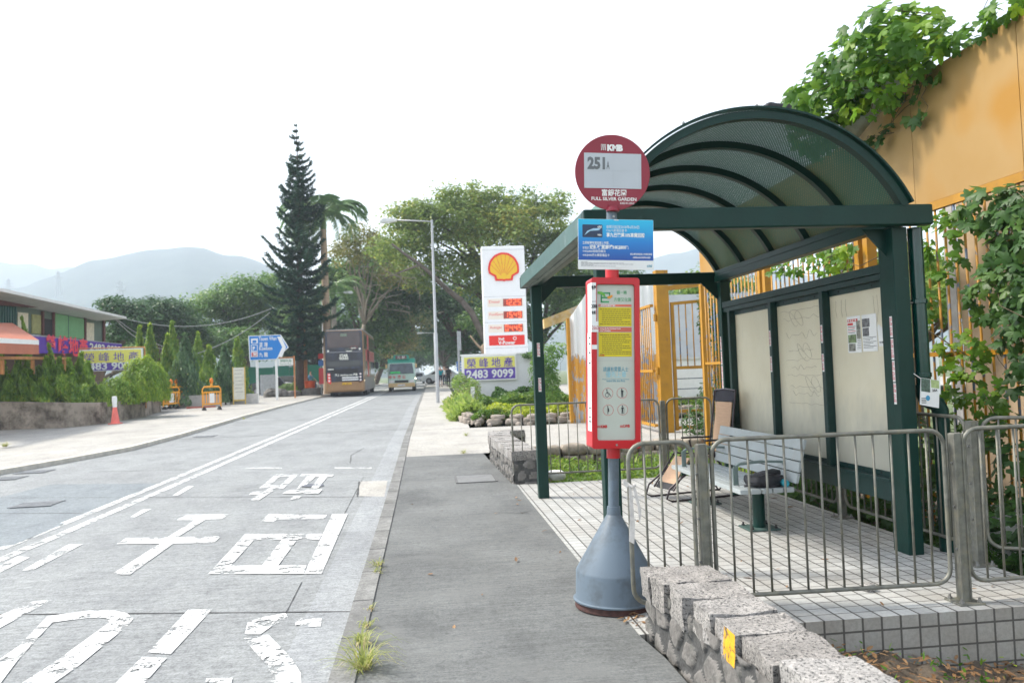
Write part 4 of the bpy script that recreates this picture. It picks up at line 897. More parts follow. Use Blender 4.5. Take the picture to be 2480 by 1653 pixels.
mesh_of_rocks('edging_stones', rk, mat('pale_rubble', (.30,.26,.22), .95, 0, .3, 4, .8, dirt=(.10,.09,.075), dscale=4), SW4)

# ================================================================== BENCH, RECLINER, BAG
BE = thing('bench', (3.1, 8.35, 0), 'pale grey slatted bench with green steel legs under the shelter', 'bench')
M_SLAT = mat('pale_grey_slat', (.34,.375,.38), .6, 0, .08, 4, .2, dirt=(.33,.33,.3), dscale=7, dth=(.55,.8))
ARM = mat('grey_green_enamel', (.15,.2,.19), .4, .2, .1)
for i in range(5):
    x = 2.845+i*.108; MB().box(x, x+.092, 7.30, 9.42, .375, .42).build('seat_slat', M_SLAT, BE, bevel=.006)
for i in range(4):
    z = .455+i*.102; x = 3.375+i*.026; MB().prism([(0,0),(.026,.0),(.05,.09),(.018,.094)], (x,7.28,z), (1,0,0), (0,0,1), -2.16).build('back_slat', M_SLAT, BE, bevel=.004)
for y in (7.56, 9.1):
    l = MB().tube([(3.12,y,.02),(3.12,y,.34)], .058, 20).build('leg', GREEN, BE); smooth_angle(l)
    MB().box(2.97, 3.27, y-.15, y+.15, .008, .024).build('base_plate', mat('dull_green_plate', (.05,.09,.08), .6, .1, .3, 12), l, bevel=.004)
    for i, j in ((-1,-1),(1,-1),(-1,1),(1,1)): MB().lathe([(.016,0),(.016,.014),(.008,.016),(.008,.034)], (3.12+i*.115,y+j*.115,.024), 6).build('bolt', BLACK, l)
    MB().box(2.86, 3.42, y-.03, y+.03, .342, .374).bar((3.38,y,.36),(3.50,y,.86),.05,.02,up=(1,0,0)).build('bracket', GREEN, BE, bevel=.004)
for y in (7.62, 9.2):
    a_ = [(3.44,y,.62),(3.2,y,.635),(2.97,y,.62),(2.935,y,.60),(2.93,y,.56),(2.93,y,.42)]
    mb = MB()
    for p, q in zip(a_, a_[1:]): mb.bar(p, q, .05, .022, up=(0,0,1))
    mb.build('armrest', ARM, BE, bevel=.003)
RC = thing('recliner', (3.3, 9.7, 0), 'folding recliner with black tube frame and tan cane seat behind the bench', 'folding chair')
O_ = Vector((3.66,9.74,0)); Fd = Vector((-.97,-.24,0)).normalized(); Wd = Vector((.24,-.97,0)).normalized()
RP = lambda d, w0, z: O_+Fd*d+Wd*w0+Vector((0,0,z))
CANE = mat('cane_fabric', (.42,.27,.17), .7, 0, .12, 8, .3, stretch=(1,1,18)); TUBE = mat('dark_tube', (.03,.02,.025), .3, .3)
prf = [(0,1.26),(.05,.92),(.13,.47),(.62,.52),(.92,.13)]
for wv in (-.22,.22):
    mb = MB()
    mb.tube([RP(d,wv,z) for d, z in prf], .012, 8)
    smooth_angle(mb.build('side_tube', TUBE, RC), 60)
    smooth_angle(MB().tube([RP(-.05,wv*1.1,.05),RP(-.02,wv*1.1,.015),RP(.25,wv*1.1,.016),RP(.6,wv*1.1,.016),RP(.95,wv*1.1,.016),RP(1.02,wv*1.1,.05),RP(.98,wv*1.1,.16),RP(.45,wv*1.1,.52)], .012, 8).build('leg', TUBE, RC), 60)
    smooth_angle(MB().tube([RP(.0,wv*1.1,.016),RP(.35,wv*1.1,.5),RP(.38,wv*1.15,.66)], .012, 8).build('leg', TUBE, RC), 60)
    MB().bar(RP(.05,wv*1.2,.68), RP(.48,wv*1.2,.69), .045, .022).build('armrest', BLACK, RC, bevel=.006)
    for k, ((d0,z0),(d1,z1)) in enumerate(zip(prf, prf[1:])):
        mb = MB(); n = 9
        for i in range(n):
            f, g = i/n, (i+1)/n; s = .82
            mb.tube([RP(d0+(d1-d0)*f,wv,z0+(z1-z0)*f), RP(d0+(d1-d0)*(f+g)/2,wv*s,z0+(z1-z0)*(f+g)/2), RP(d0+(d1-d0)*g,wv,z0+(z1-z0)*g)], .003, 4)
        mb.build('elastic_lacing', BLACK, RC)
def webbing(nm, pts, hw, mm):
    mb = MB(); vs_ = []
    for d, z in pts: vs_ += [RP(d,-hw,z), RP(d,hw,z)]
    for d, z in pts: vs_ += [RP(d-.012,-hw,z-.008), RP(d-.012,hw,z-.008)]
    n = len(pts); fs = [(2*i,2*i+1,2*i+3,2*i+2) for i in range(n-1)]+[(2*n+2*i+2,2*n+2*i+3,2*n+2*i+1,2*n+2*i) for i in range(n-1)]
    mb.add(vs_, fs).build(nm, mm, RC)
webbing('back_panel', [(.02,1.12),(.05,.92),(.12,.52)], .165, CANE); webbing('seat_panel', [(.18,.47),(.4,.48),(.6,.51)], .165, CANE); webbing('leg_panel', [(.645,.49),(.87,.2)], .165, CANE)
webbing('headrest', [(-.005,1.27),(.0,1.245),(.02,1.13)], .20, mat('navy_pad', (.02,.02,.03), .8, 0, .2, 9)); webbing('foot_band', [(.865,.205),(.915,.135)], .19, BLACK)
MB().tube([RP(0,-.22,1.26),RP(-.01,0,1.275),RP(0,.22,1.26)], .012, 8).build('cross_tube', TUBE, RC)
BGG = thing('cloth_bag', (3.14, 7.47, .42), 'crumpled black bag with a turquoise rolled end lying on the bench seat', 'bag')
rock('bag_body', (3.15,7.47,.475), (.30,.22,.115), mat('black_nylon', (.012,.012,.016), .45, 0, .3, 20, .6), BGG, .2, .55, 8, box=.55)
rock('bag_flap', (3.22,7.52,.53), (.2,.12,.06), MATS['black_nylon'], BGG, .5, .6, 6, box=.5)
smooth_angle(MB().tube([(3.30,7.33,.455),(3.31,7.45,.455)], .034, 16).build('rolled_end', mat('turquoise_cloth', (.02,.25,.32), .6, 0, .3, 30), BGG))
MB().tube([(2.93,7.41,.44),(3.0,7.36,.452),(3.09,7.37,.45),(3.17,7.35,.43),(3.25,7.36,.44)], .012, 6).build('strap', MATS['black_nylon'], BGG, smooth=True)

# ================================================================== YELLOW HOARDING AND RAILED FENCE
HX = 5.3
m, t, b = nodes('ochre_hoarding'); n = noise(t, .55, 6, .6); n2 = noise(t, 5, 7, .75, stretch=(1,1,.16)); n3 = noise(t, 1.1, 2, .4)
c0 = ramp(t, n.outputs[0], [(.3, (.34,.20,.06)), (.7, (.40,.255,.105))]).outputs[0]
c1 = mixc(t, ramp(t, n2.outputs[0], [(.6, (0,0,0)), (.8, (.45,.45,.45))]).outputs[0], c0, (.22,.13,.07))
c2 = mixc(t, ramp(t, n3.outputs[0], [(.55, (0,0,0)), (.7, (.75,.75,.75))]).outputs[0], c1, (.36,.165,.01))
t.links.new(c2, b.inputs['Base Color']); b.inputs['Roughness'].default_value = .6; b.inputs['Specular IOR Level'].default_value = .3
M_HO = m
HO = thing('hoarding', (HX, 9, 0), 'large ochre yellow metal hoarding on a railed fence above the shelter, vines over its top', 'hoarding')
for k, (ya, yb, za, zb) in enumerate(((4.2,6.6,4.56,4.56),(6.6,8.2,4.56,4.55),(8.2,9.6,4.55,4.3),(9.6,12.3,4.27,4.22),(12.3,15.12,4.22,4.18))):
    MB().prism([(ya+.004,3.19),(yb-.004,3.19),(yb-.004,zb),(ya+.004,za)], (HX,0,0), (0,1,0), (0,0,1), .045).build('panel', M_HO, HO)
YPNT = mat('yellow_paint', (.42,.20,.01), .5, 0, .15, 4, .15, dirt=(.24,.11,.04), dscale=6, dth=(.6,.72))
YFLK = mat('flaking_yellow_paint', (.42,.20,.015), .55, 0, .15, 6, .2, dirt=(.13,.17,.24), dscale=2.6, dth=(.52,.56))
MB().box(HX-.01, HX+.05, 4.2, 15.12, 3.10, 3.185).build('top_rail', YPNT, HO); MB().box(HX-.01, HX+.04, 4.2, 15.12, 1.58, 1.625).build('mid_rail', YPNT, HO); MB().box(HX-.01, HX+.04, 4.2, 15.12, .1, .15).build('bottom_rail', YPNT, HO)
y = 4.3; k = 0
while y < 15.1:
    if not any(abs(y-p) < .2 for p in (9.3,12.25)): MB().tube([(HX+.015,y,-.25),(HX+.015,y,3.1)], .0125, 6).build('bar', YFLK, HO, smooth=True)
    y += .15; k += 1
for y in (9.2,9.4,12.15,12.35,15.1): MB().box(HX-.03, HX+.09, y-.05, y+.05, -.25, 3.19).build('post', YPNT, HO)
TP = thing('grey_tarpaulin', (5.15,8.8,4.3), 'grey tarpaulin sagging over the hoarding edge under the vines', 'tarpaulin')
mb = MB(); vs_ = []; A_ = [(5.27,7.75,4.62),(5.26,8.3,4.50),(5.25,8.8,4.36),(5.24,9.2,4.2),(5.25,9.8,4.28)]; B_ = [(5.0,8.1,4.75),(4.95,8.6,4.68),(4.93,9.1,4.58),(4.95,9.6,4.48),(5.0,10.2,4.4)]
for a, c in zip(A_, B_):
    for i in range(5): f = i/4; vs_.append((a[0]+(c[0]-a[0])*f, a[1]+(c[1]-a[1])*f, a[2]+(c[2]-a[2])*f-.06*math.sin(math.pi*f)+.015*math.sin(i*5+a[1]*9)))
mb.add(vs_, [(j*5+i,j*5+i+1,j*5+i+6,j*5+i+5) for j in range(4) for i in range(4)]); o = mb.build('sheet', mat('grey_tarp', (.4,.42,.42), .5, 0, .2, 8, .4), TP, smooth=True)
so = o.modifiers.new('s', 'SOLIDIFY'); so.thickness = .006
# entrance gate beyond the hoarding
GT = thing('yellow_gate', (5.9, 18.0, .1), 'yellow barred gate with thick post and climbing vine beyond the shelter', 'gate')
MB().box(5.24, 5.52, 17.9, 18.15, .05, 3.75).build('gate_post', YPNT, GT); MB().box(6.58, 6.75, 17.9, 18.1, .05, 3.6).build('gate_post', YPNT, GT)
MB().bar((5.3,18.0,3.32),(6.7,18.0,3.46), .09, .11).build('lintel', YPNT, GT)
for a, c in (((5.60,2.985),(6.55,3.05)),((5.60,1.53),(6.55,1.53)),((5.60,.55),(6.55,.55)),((5.60,.18),(6.55,.18))): MB().bar((a[0],17.98,a[1]),(c[0],17.98,c[1]),.045,.07).build('gate_rail', YPNT, GT)
MB().box(5.57,5.645,17.95,18.01,.12,3.02).build('gate_stile', YPNT, GT); MB().box(6.50,6.57,17.95,18.01,.12,3.08).build('gate_stile', YPNT, GT)
for i in range(5): MB().tube([(5.76+i*.16,17.98,1.55),(5.76+i*.16,17.98,3.0)], .014, 6).build('bar', YFLK, GT, smooth=True)
for i in range(4): MB().tube([(5.84+i*.18,17.98,.2),(5.84+i*.18,17.98,.55)], .014, 6).build('bar', YFLK, GT, smooth=True)
for z in (.82,1.05,1.28): MB().tube([(5.64,17.98,z),(6.5,17.98,z)], .012, 6).build('cross_bar', mat('blue_grey_steel', (.12,.15,.18), .5, .3), GT)
GL = thing('yellow_gate_leaf', (5.1, 19.5, .1), 'folded flaking yellow gate leaf of close bars left of the thick yellow post', 'gate')
for i in range(17): y = 18.1+i*.18; MB().tube([(5.12+(y-18.1)*.02,y,.2),(5.12+(y-18.1)*.02,y,2.95)], .016, 6).build('bar', YFLK, GL, smooth=True)
for z in (.22,1.45,2.93): MB().box(5.10,5.18,18.0,21.1,z,z+.06).build('gate_rail', YPNT, GL)
for z in (.5,1.4,2.6): MB().tube([(5.2,17.97,z),(5.2,17.97,z+.16)], .04, 8).build('hinge', YPNT, GL)
# flaking corrugated wall left of the gate
m, t, b = nodes('flaking_white_on_orange'); tc = t.nodes.new('ShaderNodeTexCoord'); sp = t.nodes.new('ShaderNodeSeparateXYZ'); t.links.new(tc.outputs['Object'], sp.inputs[0])
n = noise(t, 2.6, 8, .75, stretch=(1,1,.35)); aa = t.nodes.new('ShaderNodeMath'); aa.operation = 'MULTIPLY_ADD'; t.links.new(n.outputs[0], aa.inputs[0]); aa.inputs[1].default_value = 2.4; t.links.new(sp.outputs[2], aa.inputs[2])
r1 = ramp(t, aa.outputs[0], [(0, (0,0,0)), (1, (1,1,1))]); mr = t.nodes.new('ShaderNodeMapRange'); t.links.new(aa.outputs[0], mr.inputs[0]); mr.inputs[1].default_value = 3.0; mr.inputs[2].default_value = 3.06
n2 = noise(t, 5, 7, .75, stretch=(1,1,.4)); low = mixc(t, ramp(t, n2.outputs[0], [(.5, (0,0,0)), (.54, (1,1,1))]).outputs[0], (.66,.33,.05), (.42,.44,.47))
t.links.new(mixc(t, mr.outputs[0], low, (.78,.79,.78)), b.inputs['Base Color']); b.inputs['Roughness'].default_value = .7
WC = thing('corrugated_wall', (4.6, 22, .1), 'corrugated wall with white paint peeling off orange beside the yellow gate', 'wall')
mb = MB(); vs_ = []; n = 44; top = lambda x: 2.95+(x-3.95)*1.35 if x < 4.5 else 3.69+(x-4.5)*.1
for i in range(n+1):
    x = 3.9+2.6*i/n; y = 22+(.05 if i % 4 in (1,2) else 0)
    vs_ += [(x,y,.1),(x,y,top(x)),(x,y+.03,top(x)),(x,y+.03,.1)]
fs = []
for i in range(n):
    for j in range(4): a, c = i*4+j, i*4+(j+1) % 4; fs.append((a,c,c+4,a+4))
mb.add(vs_, fs).build('sheet', m, WC); MB().box(3.88,3.96,21.95,22.1,.1,2.98).build('post', YPNT, WC)
# pale lean-to roof behind it, site walls seen between the bars
YR = thing('yellow_roofed_shed', (3.9, 27, .2), 'shed with a rusty yellow roof edge behind the peeling corrugated wall', 'shed')
MB().prism([(4.0,2.98),(6.5,3.8),(6.5,4.2),(4.0,3.3)], (0,27,0), (1,0,0), (0,0,1), -3).build('roof', mat('rusty_yellow_roof', (.5,.33,.12), .8, 0, .3, 3, dirt=(.45,.5,.52), dscale=2), YR); MB().box(5.2,6.4,27.2,29.8,.15,3.3).build('wall', mat('pale_plaster', (.5,.5,.47), .85, 0, .1, 2), YR)
TBLD = thing('tan_building', (8.5, 12, 0), 'plain tan rendered wall of a building glimpsed between the vines and yellow bars', 'building')
MB().box(6.6, 9.2, 5.2, 9.4, -.3, 3.6).build('wall', mat('tan_render', (.5,.38,.25), .85, 0, .12, 1.2, dirt=(.3,.24,.18), dscale=2), TBLD)
MB().box(6.55, 6.6, 9.41, 9.6, -.3, 3.7).build('pillar', mat('pale_grey_metal', (.5,.5,.5), .6), TBLD)
WW = thing('white_site_wall', (9.5, 20, .1), 'white wall across the yard behind the yellow bars', 'wall')
MB().box(6.8, 16, 24.0, 24.2, .1, 1.75).build('masonry', WHITE, WW); MB().box(6.8,16,23.95,24.25,1.75,1.82).build('coping', mat('pale_plaster2', (.6,.6,.57), .85), WW)
MB().box(7.6,13,26,34,.1,3.9).build('shed_wall', mat('grey_sheet', (.5,.52,.54), .6, 0, .1, 2), thing('grey_shed', (10,30,.1), 'grey metal sided shed behind the white yard wall', 'shed'))
WB = thing('foam_box', (5.0, 6.55, -.22), 'white foam box lying among leaves behind the right end of the railing', 'foam box')
MB().box(4.85, 5.27, 6.3, 6.85, -.2, .16).build('box', WHITE, WB, bevel=.02); MB().box(4.83, 5.28, 6.28, 6.87, .165, .24).build('lid', WHITE, WB, bevel=.02)

# ================================================================== NEAR VINES AND WEEDS
L_VINE = leafmat('vine_leaf', (.025,.08,.014), (.09,.21,.02), (.30,.44,.035), .5, .9)
L_DARKV = leafmat('dark_vine_leaf', (.02,.06,.015), (.05,.125,.025), (.12,.22,.035), .35, 1.1)
STEM = mat('vine_stem', (.09,.07,.035), .8, 0, .3, 8)
def vine(name, label, lobes, n, leaf, mt, base, tmpl=LOBED, shell=.5, out=(0,0,0), cat='vine', stems=10, droop=.5, group=None, up_bias=.25):
    t_ = thing(name, base, label, cat, group); lb = np.array(lobes, float); vol = (lb[:,3]*lb[:,4]*lb[:,5])**.7; pk = RNG.choice(len(lb), n, p=vol/vol.sum())
    d = rnd_dirs(n); rr_ = shell+(1-shell)*RNG.random(n)**.5; P = lb[pk,:3]+d*lb[pk,3:]*rr_[:,None]
    N = rnd_dirs(n)*.5+np.array([0,0,up_bias])+np.array(out)*.6+d*.35; Up = rnd_dirs(n)*.6+np.array([0,0,-droop])
    V_, F_ = inst(tmpl, P, N, Up, leaf*(.55+.75*RNG.random(n))); leafmesh('leaves', V_, F_, mt, t_)
    mb = MB()
    for k in range(stems):
        i, j = RNG.choice(n, 2); a, c = Vector(P[i]), Vector(P[j]); limb(mb, a, c, .006, .003, .3, 6, 5)
    mb.build('stems', STEM, t_, smooth=True); return t_
vine('climbing_vine', 'thick bush of lobed climbing leaves piled on the hoarding top above the shelter arch',
     [(4.95,8.5,4.88,.42,.75,.38),(4.8,9.1,4.72,.4,.6,.42),(5.05,7.9,4.85,.35,.6,.33),(4.75,9.35,4.42,.28,.35,.42),(4.95,8.3,4.55,.3,.6,.32),(5.1,7.55,4.72,.22,.35,.24),(4.9,8.1,5.1,.3,.5,.22)],
     900, .135, L_VINE, (4.95,8.5,4.6), out=(-.5,-.4,.2), stems=16)
vine('climbing_vine', 'thin line of climbing leaves along the hoarding top at the right edge',
     [(5.22,7.1,4.63,.13,.4,.1),(5.22,6.6,4.66,.13,.45,.12),(5.22,6.15,4.72,.13,.3,.17),(5.22,5.7,4.8,.13,.3,.14)], 240, .1, L_VINE, (5.2,6.6,4.6), out=(-.3,-.3,.4), stems=5)
vine('climbing_vine', 'few dark leaves trailing on stems down the face of the hoarding',
     [(5.22,8.15,4.3,.06,.25,.14),(5.22,8.6,4.15,.06,.2,.12),(5.22,7.9,4.12,.05,.14,.1),(5.22,9.0,4.05,.06,.2,.14),(5.2,7.75,4.45,.07,.2,.12)], 46, .11, L_DARKV, (5.2,8.3,4.2), out=(-.8,-.2,0), stems=6)
vine('climbing_vine', 'dark curtain of large lobed leaves on the yellow bars at the right edge',
     [(5.17,6.55,2.5,.13,.42,.6),(5.17,6.45,1.7,.13,.42,.6),(5.18,6.95,2.93,.11,.42,.2),(5.18,7.0,2.15,.09,.22,.3),(5.17,6.0,1.8,.13,.5,1.1)],
     950, .115, L_DARKV, (5.2,6.0,1.8), out=(-.7,-.5,.1), stems=26)
vine('climbing_vine', 'scattered leaves on the yellow bars behind the green downpipe',
     [(5.2,7.6,2.7,.08,.35,.4),(5.2,7.5,1.6,.08,.4,.25),(5.2,8.2,2.3,.08,.3,.7),(5.2,7.3,1.1,.08,.5,.4),(5.22,10.5,2.95,.08,1.4,.16),(5.2,9.9,2.8,.1,.35,.2)], 480, .10, L_VINE, (5.2,7.8,1.8), out=(-.6,-.4,.1), stems=10)
vine('leafy_undergrowth', 'tangle of leafy undergrowth behind the railing right of the shelter',
     [(4.75,6.3,.05,.45,.7,.35),(4.8,5.75,.1,.4,.4,.35),(4.8,7.4,.1,.45,.8,.35),(4.8,8.8,.15,.4,.9,.38),(5.0,6.6,.6,.25,.7,.45),(5.0,5.9,.7,.2,.4,.5),(4.75,10.3,.2,.4,.8,.45),(4.9,7.9,.6,.2,1.0,.4)],
     1900, .11, L_DARKV, (4.8,7,0), tmpl=LOBED, cat='undergrowth', stems=14, droop=.1, up_bias=.5)
vine('climbing_vine', 'vine hanging in a dense column over the yellow gate hinge side beyond the shelter',
     [(6.55,17.7,2.95,.42,.3,.4),(6.65,17.6,2.2,.36,.3,.6),(6.75,17.5,1.4,.34,.3,.6),(6.3,17.7,2.5,.2,.2,.4),(6.5,17.6,.9,.45,.35,.5)], 2300, .10, L_DARKV, (6.6,17.7,1), tmpl=SPEAR, out=(-.2,-.7,.1), stems=10)
vine('shrub', 'leafy dark green shrub at the foot of the yellow gate behind the far railing',
     [(6.2,17.3,.45,.6,.4,.5),(6.8,17.2,.55,.6,.4,.6),(5.8,17.1,.3,.4,.3,.3)], 1500, .11, L_DARKV, (6.3,17.2,0), tmpl=SPEAR, cat='shrub', droop=0, up_bias=.4)
vine('climbing_vine', 'bright ivy mound spilling down beside the peeling white and orange wall',
     [(3.75,25.5,2.0,.5,.5,.45),(3.65,25.4,1.5,.45,.4,.6),(3.85,25.3,1.0,.35,.4,.7),(4.2,25.6,2.25,.35,.3,.25)], 2200, .12, leafmat('ivy_leaf', (.05,.12,.03), (.11,.23,.045), (.26,.38,.08), .45, 1.2), (3.8,25.4,.5), tmpl=SPEAR, out=(-.3,-.6,.2), stems=8)
vine('climbing_vine', 'climber covering the right end of the white wall beside the banner',
     [(4.75,33.8,2.0,.28,.25,.3),(4.4,33.8,2.25,.4,.2,.14),(4.8,33.8,1.4,.28,.25,.45),(4.7,33.8,.9,.3,.25,.4)], 1500, .12, L_DARKV, (4.7,33.8,.3), tmpl=SPEAR, out=(0,-.8,.1), stems=6)
# clipped hedges of the shrub bed
L_YEL = leafmat('golden_hedge_leaf', (.14,.2,.02), (.30,.38,.035), (.5,.5,.05), .4, 1.4); L_HED = leafmat('hedge_leaf', (.03,.085,.012), (.09,.18,.025), (.2,.28,.04), .4, 1.3)
def hedge(label, x0, x1, y0, y1, z1, mt, n, leaf=.09, g='clipped shrubs across the driveway'):
    t_ = thing('hedge', ((x0+x1)/2, (y0+y1)/2, prof(y0)), label, 'hedge', g)
    P = np.stack([RNG.uniform(x0, x1, n), RNG.uniform(y0, y1, n), np.zeros(n)], 1); bz = prof(y0)+.1
    hgt = z1*(.72+.28*np.sin(P[:,0]*2.3+P[:,1])*np.sin(P[:,1]*1.7+.5)+.1*np.sin(P[:,0]*7)); ed = np.minimum(1, np.minimum(P[:,0]-x0, x1-P[:,0])*2.5+.35)*np.minimum(1, (P[:,1]-y0)*3+.5)
    P[:,2] = bz+hgt*ed*RNG.random(n)**.35
    N = rnd_dirs(n)*.7+np.array([0,-.2,.6]); V_, F_ = inst(QUAD, P, N, rnd_dirs(n), leaf*(.6+.8*RNG.random(n))); leafmesh('foliage', V_, F_, mt, t_)
    mb = MB()
    for k in range(10): x = random.uniform(x0+.2, x1-.2); y = random.uniform(y0+.2, y1-.1); limb(mb, (x,y,bz-.1), (x+random.uniform(-.2,.2),y,bz+z1*.5), .02, .008, .1, 3, 4)
    mb.build('stems', BARK, t_); return t_
hedge('golden yellow clipped shrubs behind the row of rough stones', 1.6, 4.9, 23.0, 24.6, .42, L_YEL, 9000)
hedge('low green shrubs at the left corner of the stone edged bed', 1.25, 2.6, 22.9, 24.4, .34, L_HED, 3500)
hedge('green clipped shrubs on the right of the stone edged bed', 4.9, 8.6, 23.4, 25.2, .5, L_HED, 7000)
hedge('long dark green hedge in front of the white wall', 1.7, 6.6, 27.5, 29.6, .6, L_HED, 11000, .11)
hedge('taller bushy hedge against the foot of the white wall', 2.6, 5.6, 32.0, 33.5, .7, L_DARKV, 5000, .13)
# bed below the driveway
def cover(name, label, x0, x1, y0, y1, zf, n, leaf, mt, tmpl=SPEAR, kind='stuff', cat='ground cover', up=.6):
    P = np.stack([RNG.uniform(x0, x1, n), RNG.uniform(y0, y1, n), np.zeros(n)], 1); P[:,2] = np.array([zf(x, y) for x, y in P[:,:2]])
    N = rnd_dirs(n)*.6+np.array([0,0,up]); V_, F_ = inst(tmpl, P, N, rnd_dirs(n)+np.array([0,0,.6]), leaf*(.5+.9*RNG.random(n)))
    o = leafmesh(name, V_, F_, mt, None); tag(o, label, cat, kind=kind); return o
def bump_z(b_, a, sx_=2.1, sy_=1.7): return lambda x, y: b_+a*(.5+.5*math.sin(x*sx_+1)*math.sin(y*sy_))*random.random()
cover('ground_cover', 'low weeds covering the sunken bed beyond the platform', 1.6, 8.8, 11.55, 14.9, bump_z(-.26, .42), 15000, .10, leafmat('weed_leaf', (.05,.10,.02), (.13,.24,.03), (.30,.36,.07), .4, 1.0))
cover('verge_weeds', 'weeds covering the verge behind the side railing', 4.2, 5.25, 5.4, 11.3, bump_z(-.25, .3), 5000, .09, L_DARKV)
cover('roadside_grass', 'long grass around the foot of the street lamp', .75, 1.9, 24.6, 33.5, lambda x, y: prof(y)+.02+.55*random.random()*max(.15, 1-abs(x-1.3)/.7), 9000, .22, leafmat('grass_blade', (.10,.18,.03), (.24,.34,.07), (.5,.5,.2), .45, .8), up=.05)
vine('weed_shrub', 'loose green weeds sprouting between the lamp post and the white wall', [(1.35,31.5,1.1,.35,.6,.5),(1.6,30.5,.8,.4,.6,.4),(1.75,32.5,1.0,.4,.5,.4),(1.2,27,.6,.3,.8,.3)], 2600, .13, leafmat('weed_bright', (.07,.15,.03), (.17,.28,.06), (.34,.42,.12), .45, 1.0), (1.4,31,.3), tmpl=SPEAR, cat='weeds', droop=0, up_bias=.3, stems=20)
# fallen leaves
M_DL = leafmat('dead_leaf', (.10,.05,.02), (.26,.15,.07), (.42,.27,.14), .15, 5)
def litter(label, n, fn, size, mt=M_DL, kind='stuff', name='fallen_leaves', tmpl=SPEAR):
    P = np.array([fn() for _ in range(n)]); N = rnd_dirs(n)*.35+np.array([0,0,1]); V_, F_ = inst(tmpl, P, N, rnd_dirs(n)*np.array([1,1,.1]), size*(.5+RNG.random(n)))
    o = leafmesh(name, V_, F_, mt, None); tag(o, label, 'fallen leaves', kind=kind)
def soilz():
    x, y = random.uniform(1.65,4.5), random.uniform(2.3,4.78); z = -.40+.22*math.exp(-((x-2.2)**2/.9+(y-4.75)**2/1.3))+.035
    return (x, y, z+.02*random.random())
litter('dead leaves strewn over the planter soil', 2600, soilz, .055)
litter('a few dry leaves blown over the platform', 46, lambda: (random.uniform(1.4,4.05), random.uniform(4.9,11.3), .013), .06)
litter('dry leaves along the pavement edge', 26, lambda: (random.choice((random.uniform(.95,1.15), random.uniform(-.3,1.0))), random.uniform(5,15), .012), .06)
litter('litter leaves on the left pavement', 60, lambda: (random.uniform(-16,-9), random.uniform(17,30), .03+.01*0+0.0), .09) if False else None
litter('twigs and leaves caught behind the pole foot', 60, lambda: (random.uniform(1.2,1.42), random.uniform(4.92,5.3), .014), .05)
cover('soil_sprouts', 'tiny green sprouts in the planter soil', 1.7, 4.4, 4.0, 4.79, lambda x, y: -.36+.2*math.exp(-((x-2.2)**2/.9+(y-4.75)**2/1.3))+.07*random.random(), 330, .045, L_VINE, up=.3)
# grass tufts growing along the kerb
L_TUFT = leafmat('kerb_grass', (.12,.17,.03), (.30,.34,.10), (.55,.42,.28), .4, 6)
def tuft(x, y, z, n, L_t, label, spread=.6):
    t_ = thing('grass_tuft', (x, y, z), label, 'grass tuft', 'grass tufts along the kerb'); mb = MB()
    for k in range(n):
        a = random.uniform(0, 2*math.pi); l = L_t*random.uniform(.4,1.15); o_ = Vector((x+random.gauss(0,.02), y+random.gauss(0,.035), z-.005)); d = Vector((math.cos(a), math.sin(a), 0))
        h = random.uniform(.25,.8); pts = [o_+d*l*spread*f+Vector((0,0,l*h*(f-.75*f*f)*1.6)) for f in (0,.25,.5,.75,1)]; s = Vector((-d.y,d.x,0)); n0 = len(mb.v)
        w_ = [.0028,.003,.0026,.0018,.0004]; vs_ = []
        for p, ww in zip(pts, w_): vs_ += [p-s*ww, p+s*ww]
        mb.add(vs_, [(2*i,2*i+1,2*i+3,2*i+2) for i in range(4)])
    mb.build('blades', L_TUFT, t_)
for k, (px_, py_, n, L_t, lb) in enumerate([(865,1300,38,.16,'thin grass tuft on the kerb halfway along the near pavement'),(868,1315,22,.11,'small grass sprig just in front of the thin kerb tuft'),(852,1400,20,.09,'tiny dry grass sprig on the kerb above the big clump'),(832,1480,90,.2,'dense grass mat on the kerb behind the longest bladed clump'),(835,1535,95,.42,'long bladed grass clump leaning over the pavement in the foreground'),(842,1440,26,.13,'short grass patch in the kerb joint above the dense mat')]):
    p = gp(px_, py_); tuft(p.x, p.y, .012, n, L_t, lb)
for px_, py_, n, lb in ((560,962,60,'weed tuft on the corner of the left kerb'),(12,1025,130,'brown weed clump at the left edge of the photo'),(1065,1040,40,'grass sprig where the driveway meets the pavement'),(1070,1000,40,'green sprig in a crack of the driveway')):
    p = gp(px_, py_); t_ = None; tuft(p.x, p.y, p.z, n, .35 if px_ < 20 else .22, lb)
# red wrapper and foil on the soil, stone on the tiles
o = rock('red_wrapper', (2.33,4.62,-.17), (.09,.04,.05), mat('red_plastic', (.55,.01,.015), .3), None, .6, .6, 3, box=.5); tag(o, 'crumpled red wrapper lying on the planter soil', 'litter')
o = rock('foil_scrap', (2.85,4.25,-.30), (.1,.05,.03), mat('silver_foil', (.7,.7,.75), .25, .7), None, .3, .8, 3, box=.5); tag(o, 'scrap of silver foil among the dead leaves on the soil', 'litter')
o = rock('white_stone', (2.96,5.34,.03), (.07,.06,.05), M_GRAN, None, .3, .4, 3); tag(o, 'small white stone resting on the tiles behind the railing', 'stone')
for k, (px_, py_, lb) in enumerate(((1280,1110,'white plastic bag caught in weeds left of the shelter post'),(1405,1115,'scrap of white paper among weeds behind the far railing'))):
    p = at(px_, py_-10, 12.4+k*.6); o = rock('plastic_bag', (p.x,p.y,-.02), (.22,.12,.12), WHITE, None, .3, .7, 4, box=.4); tag(o, lb, 'litter')

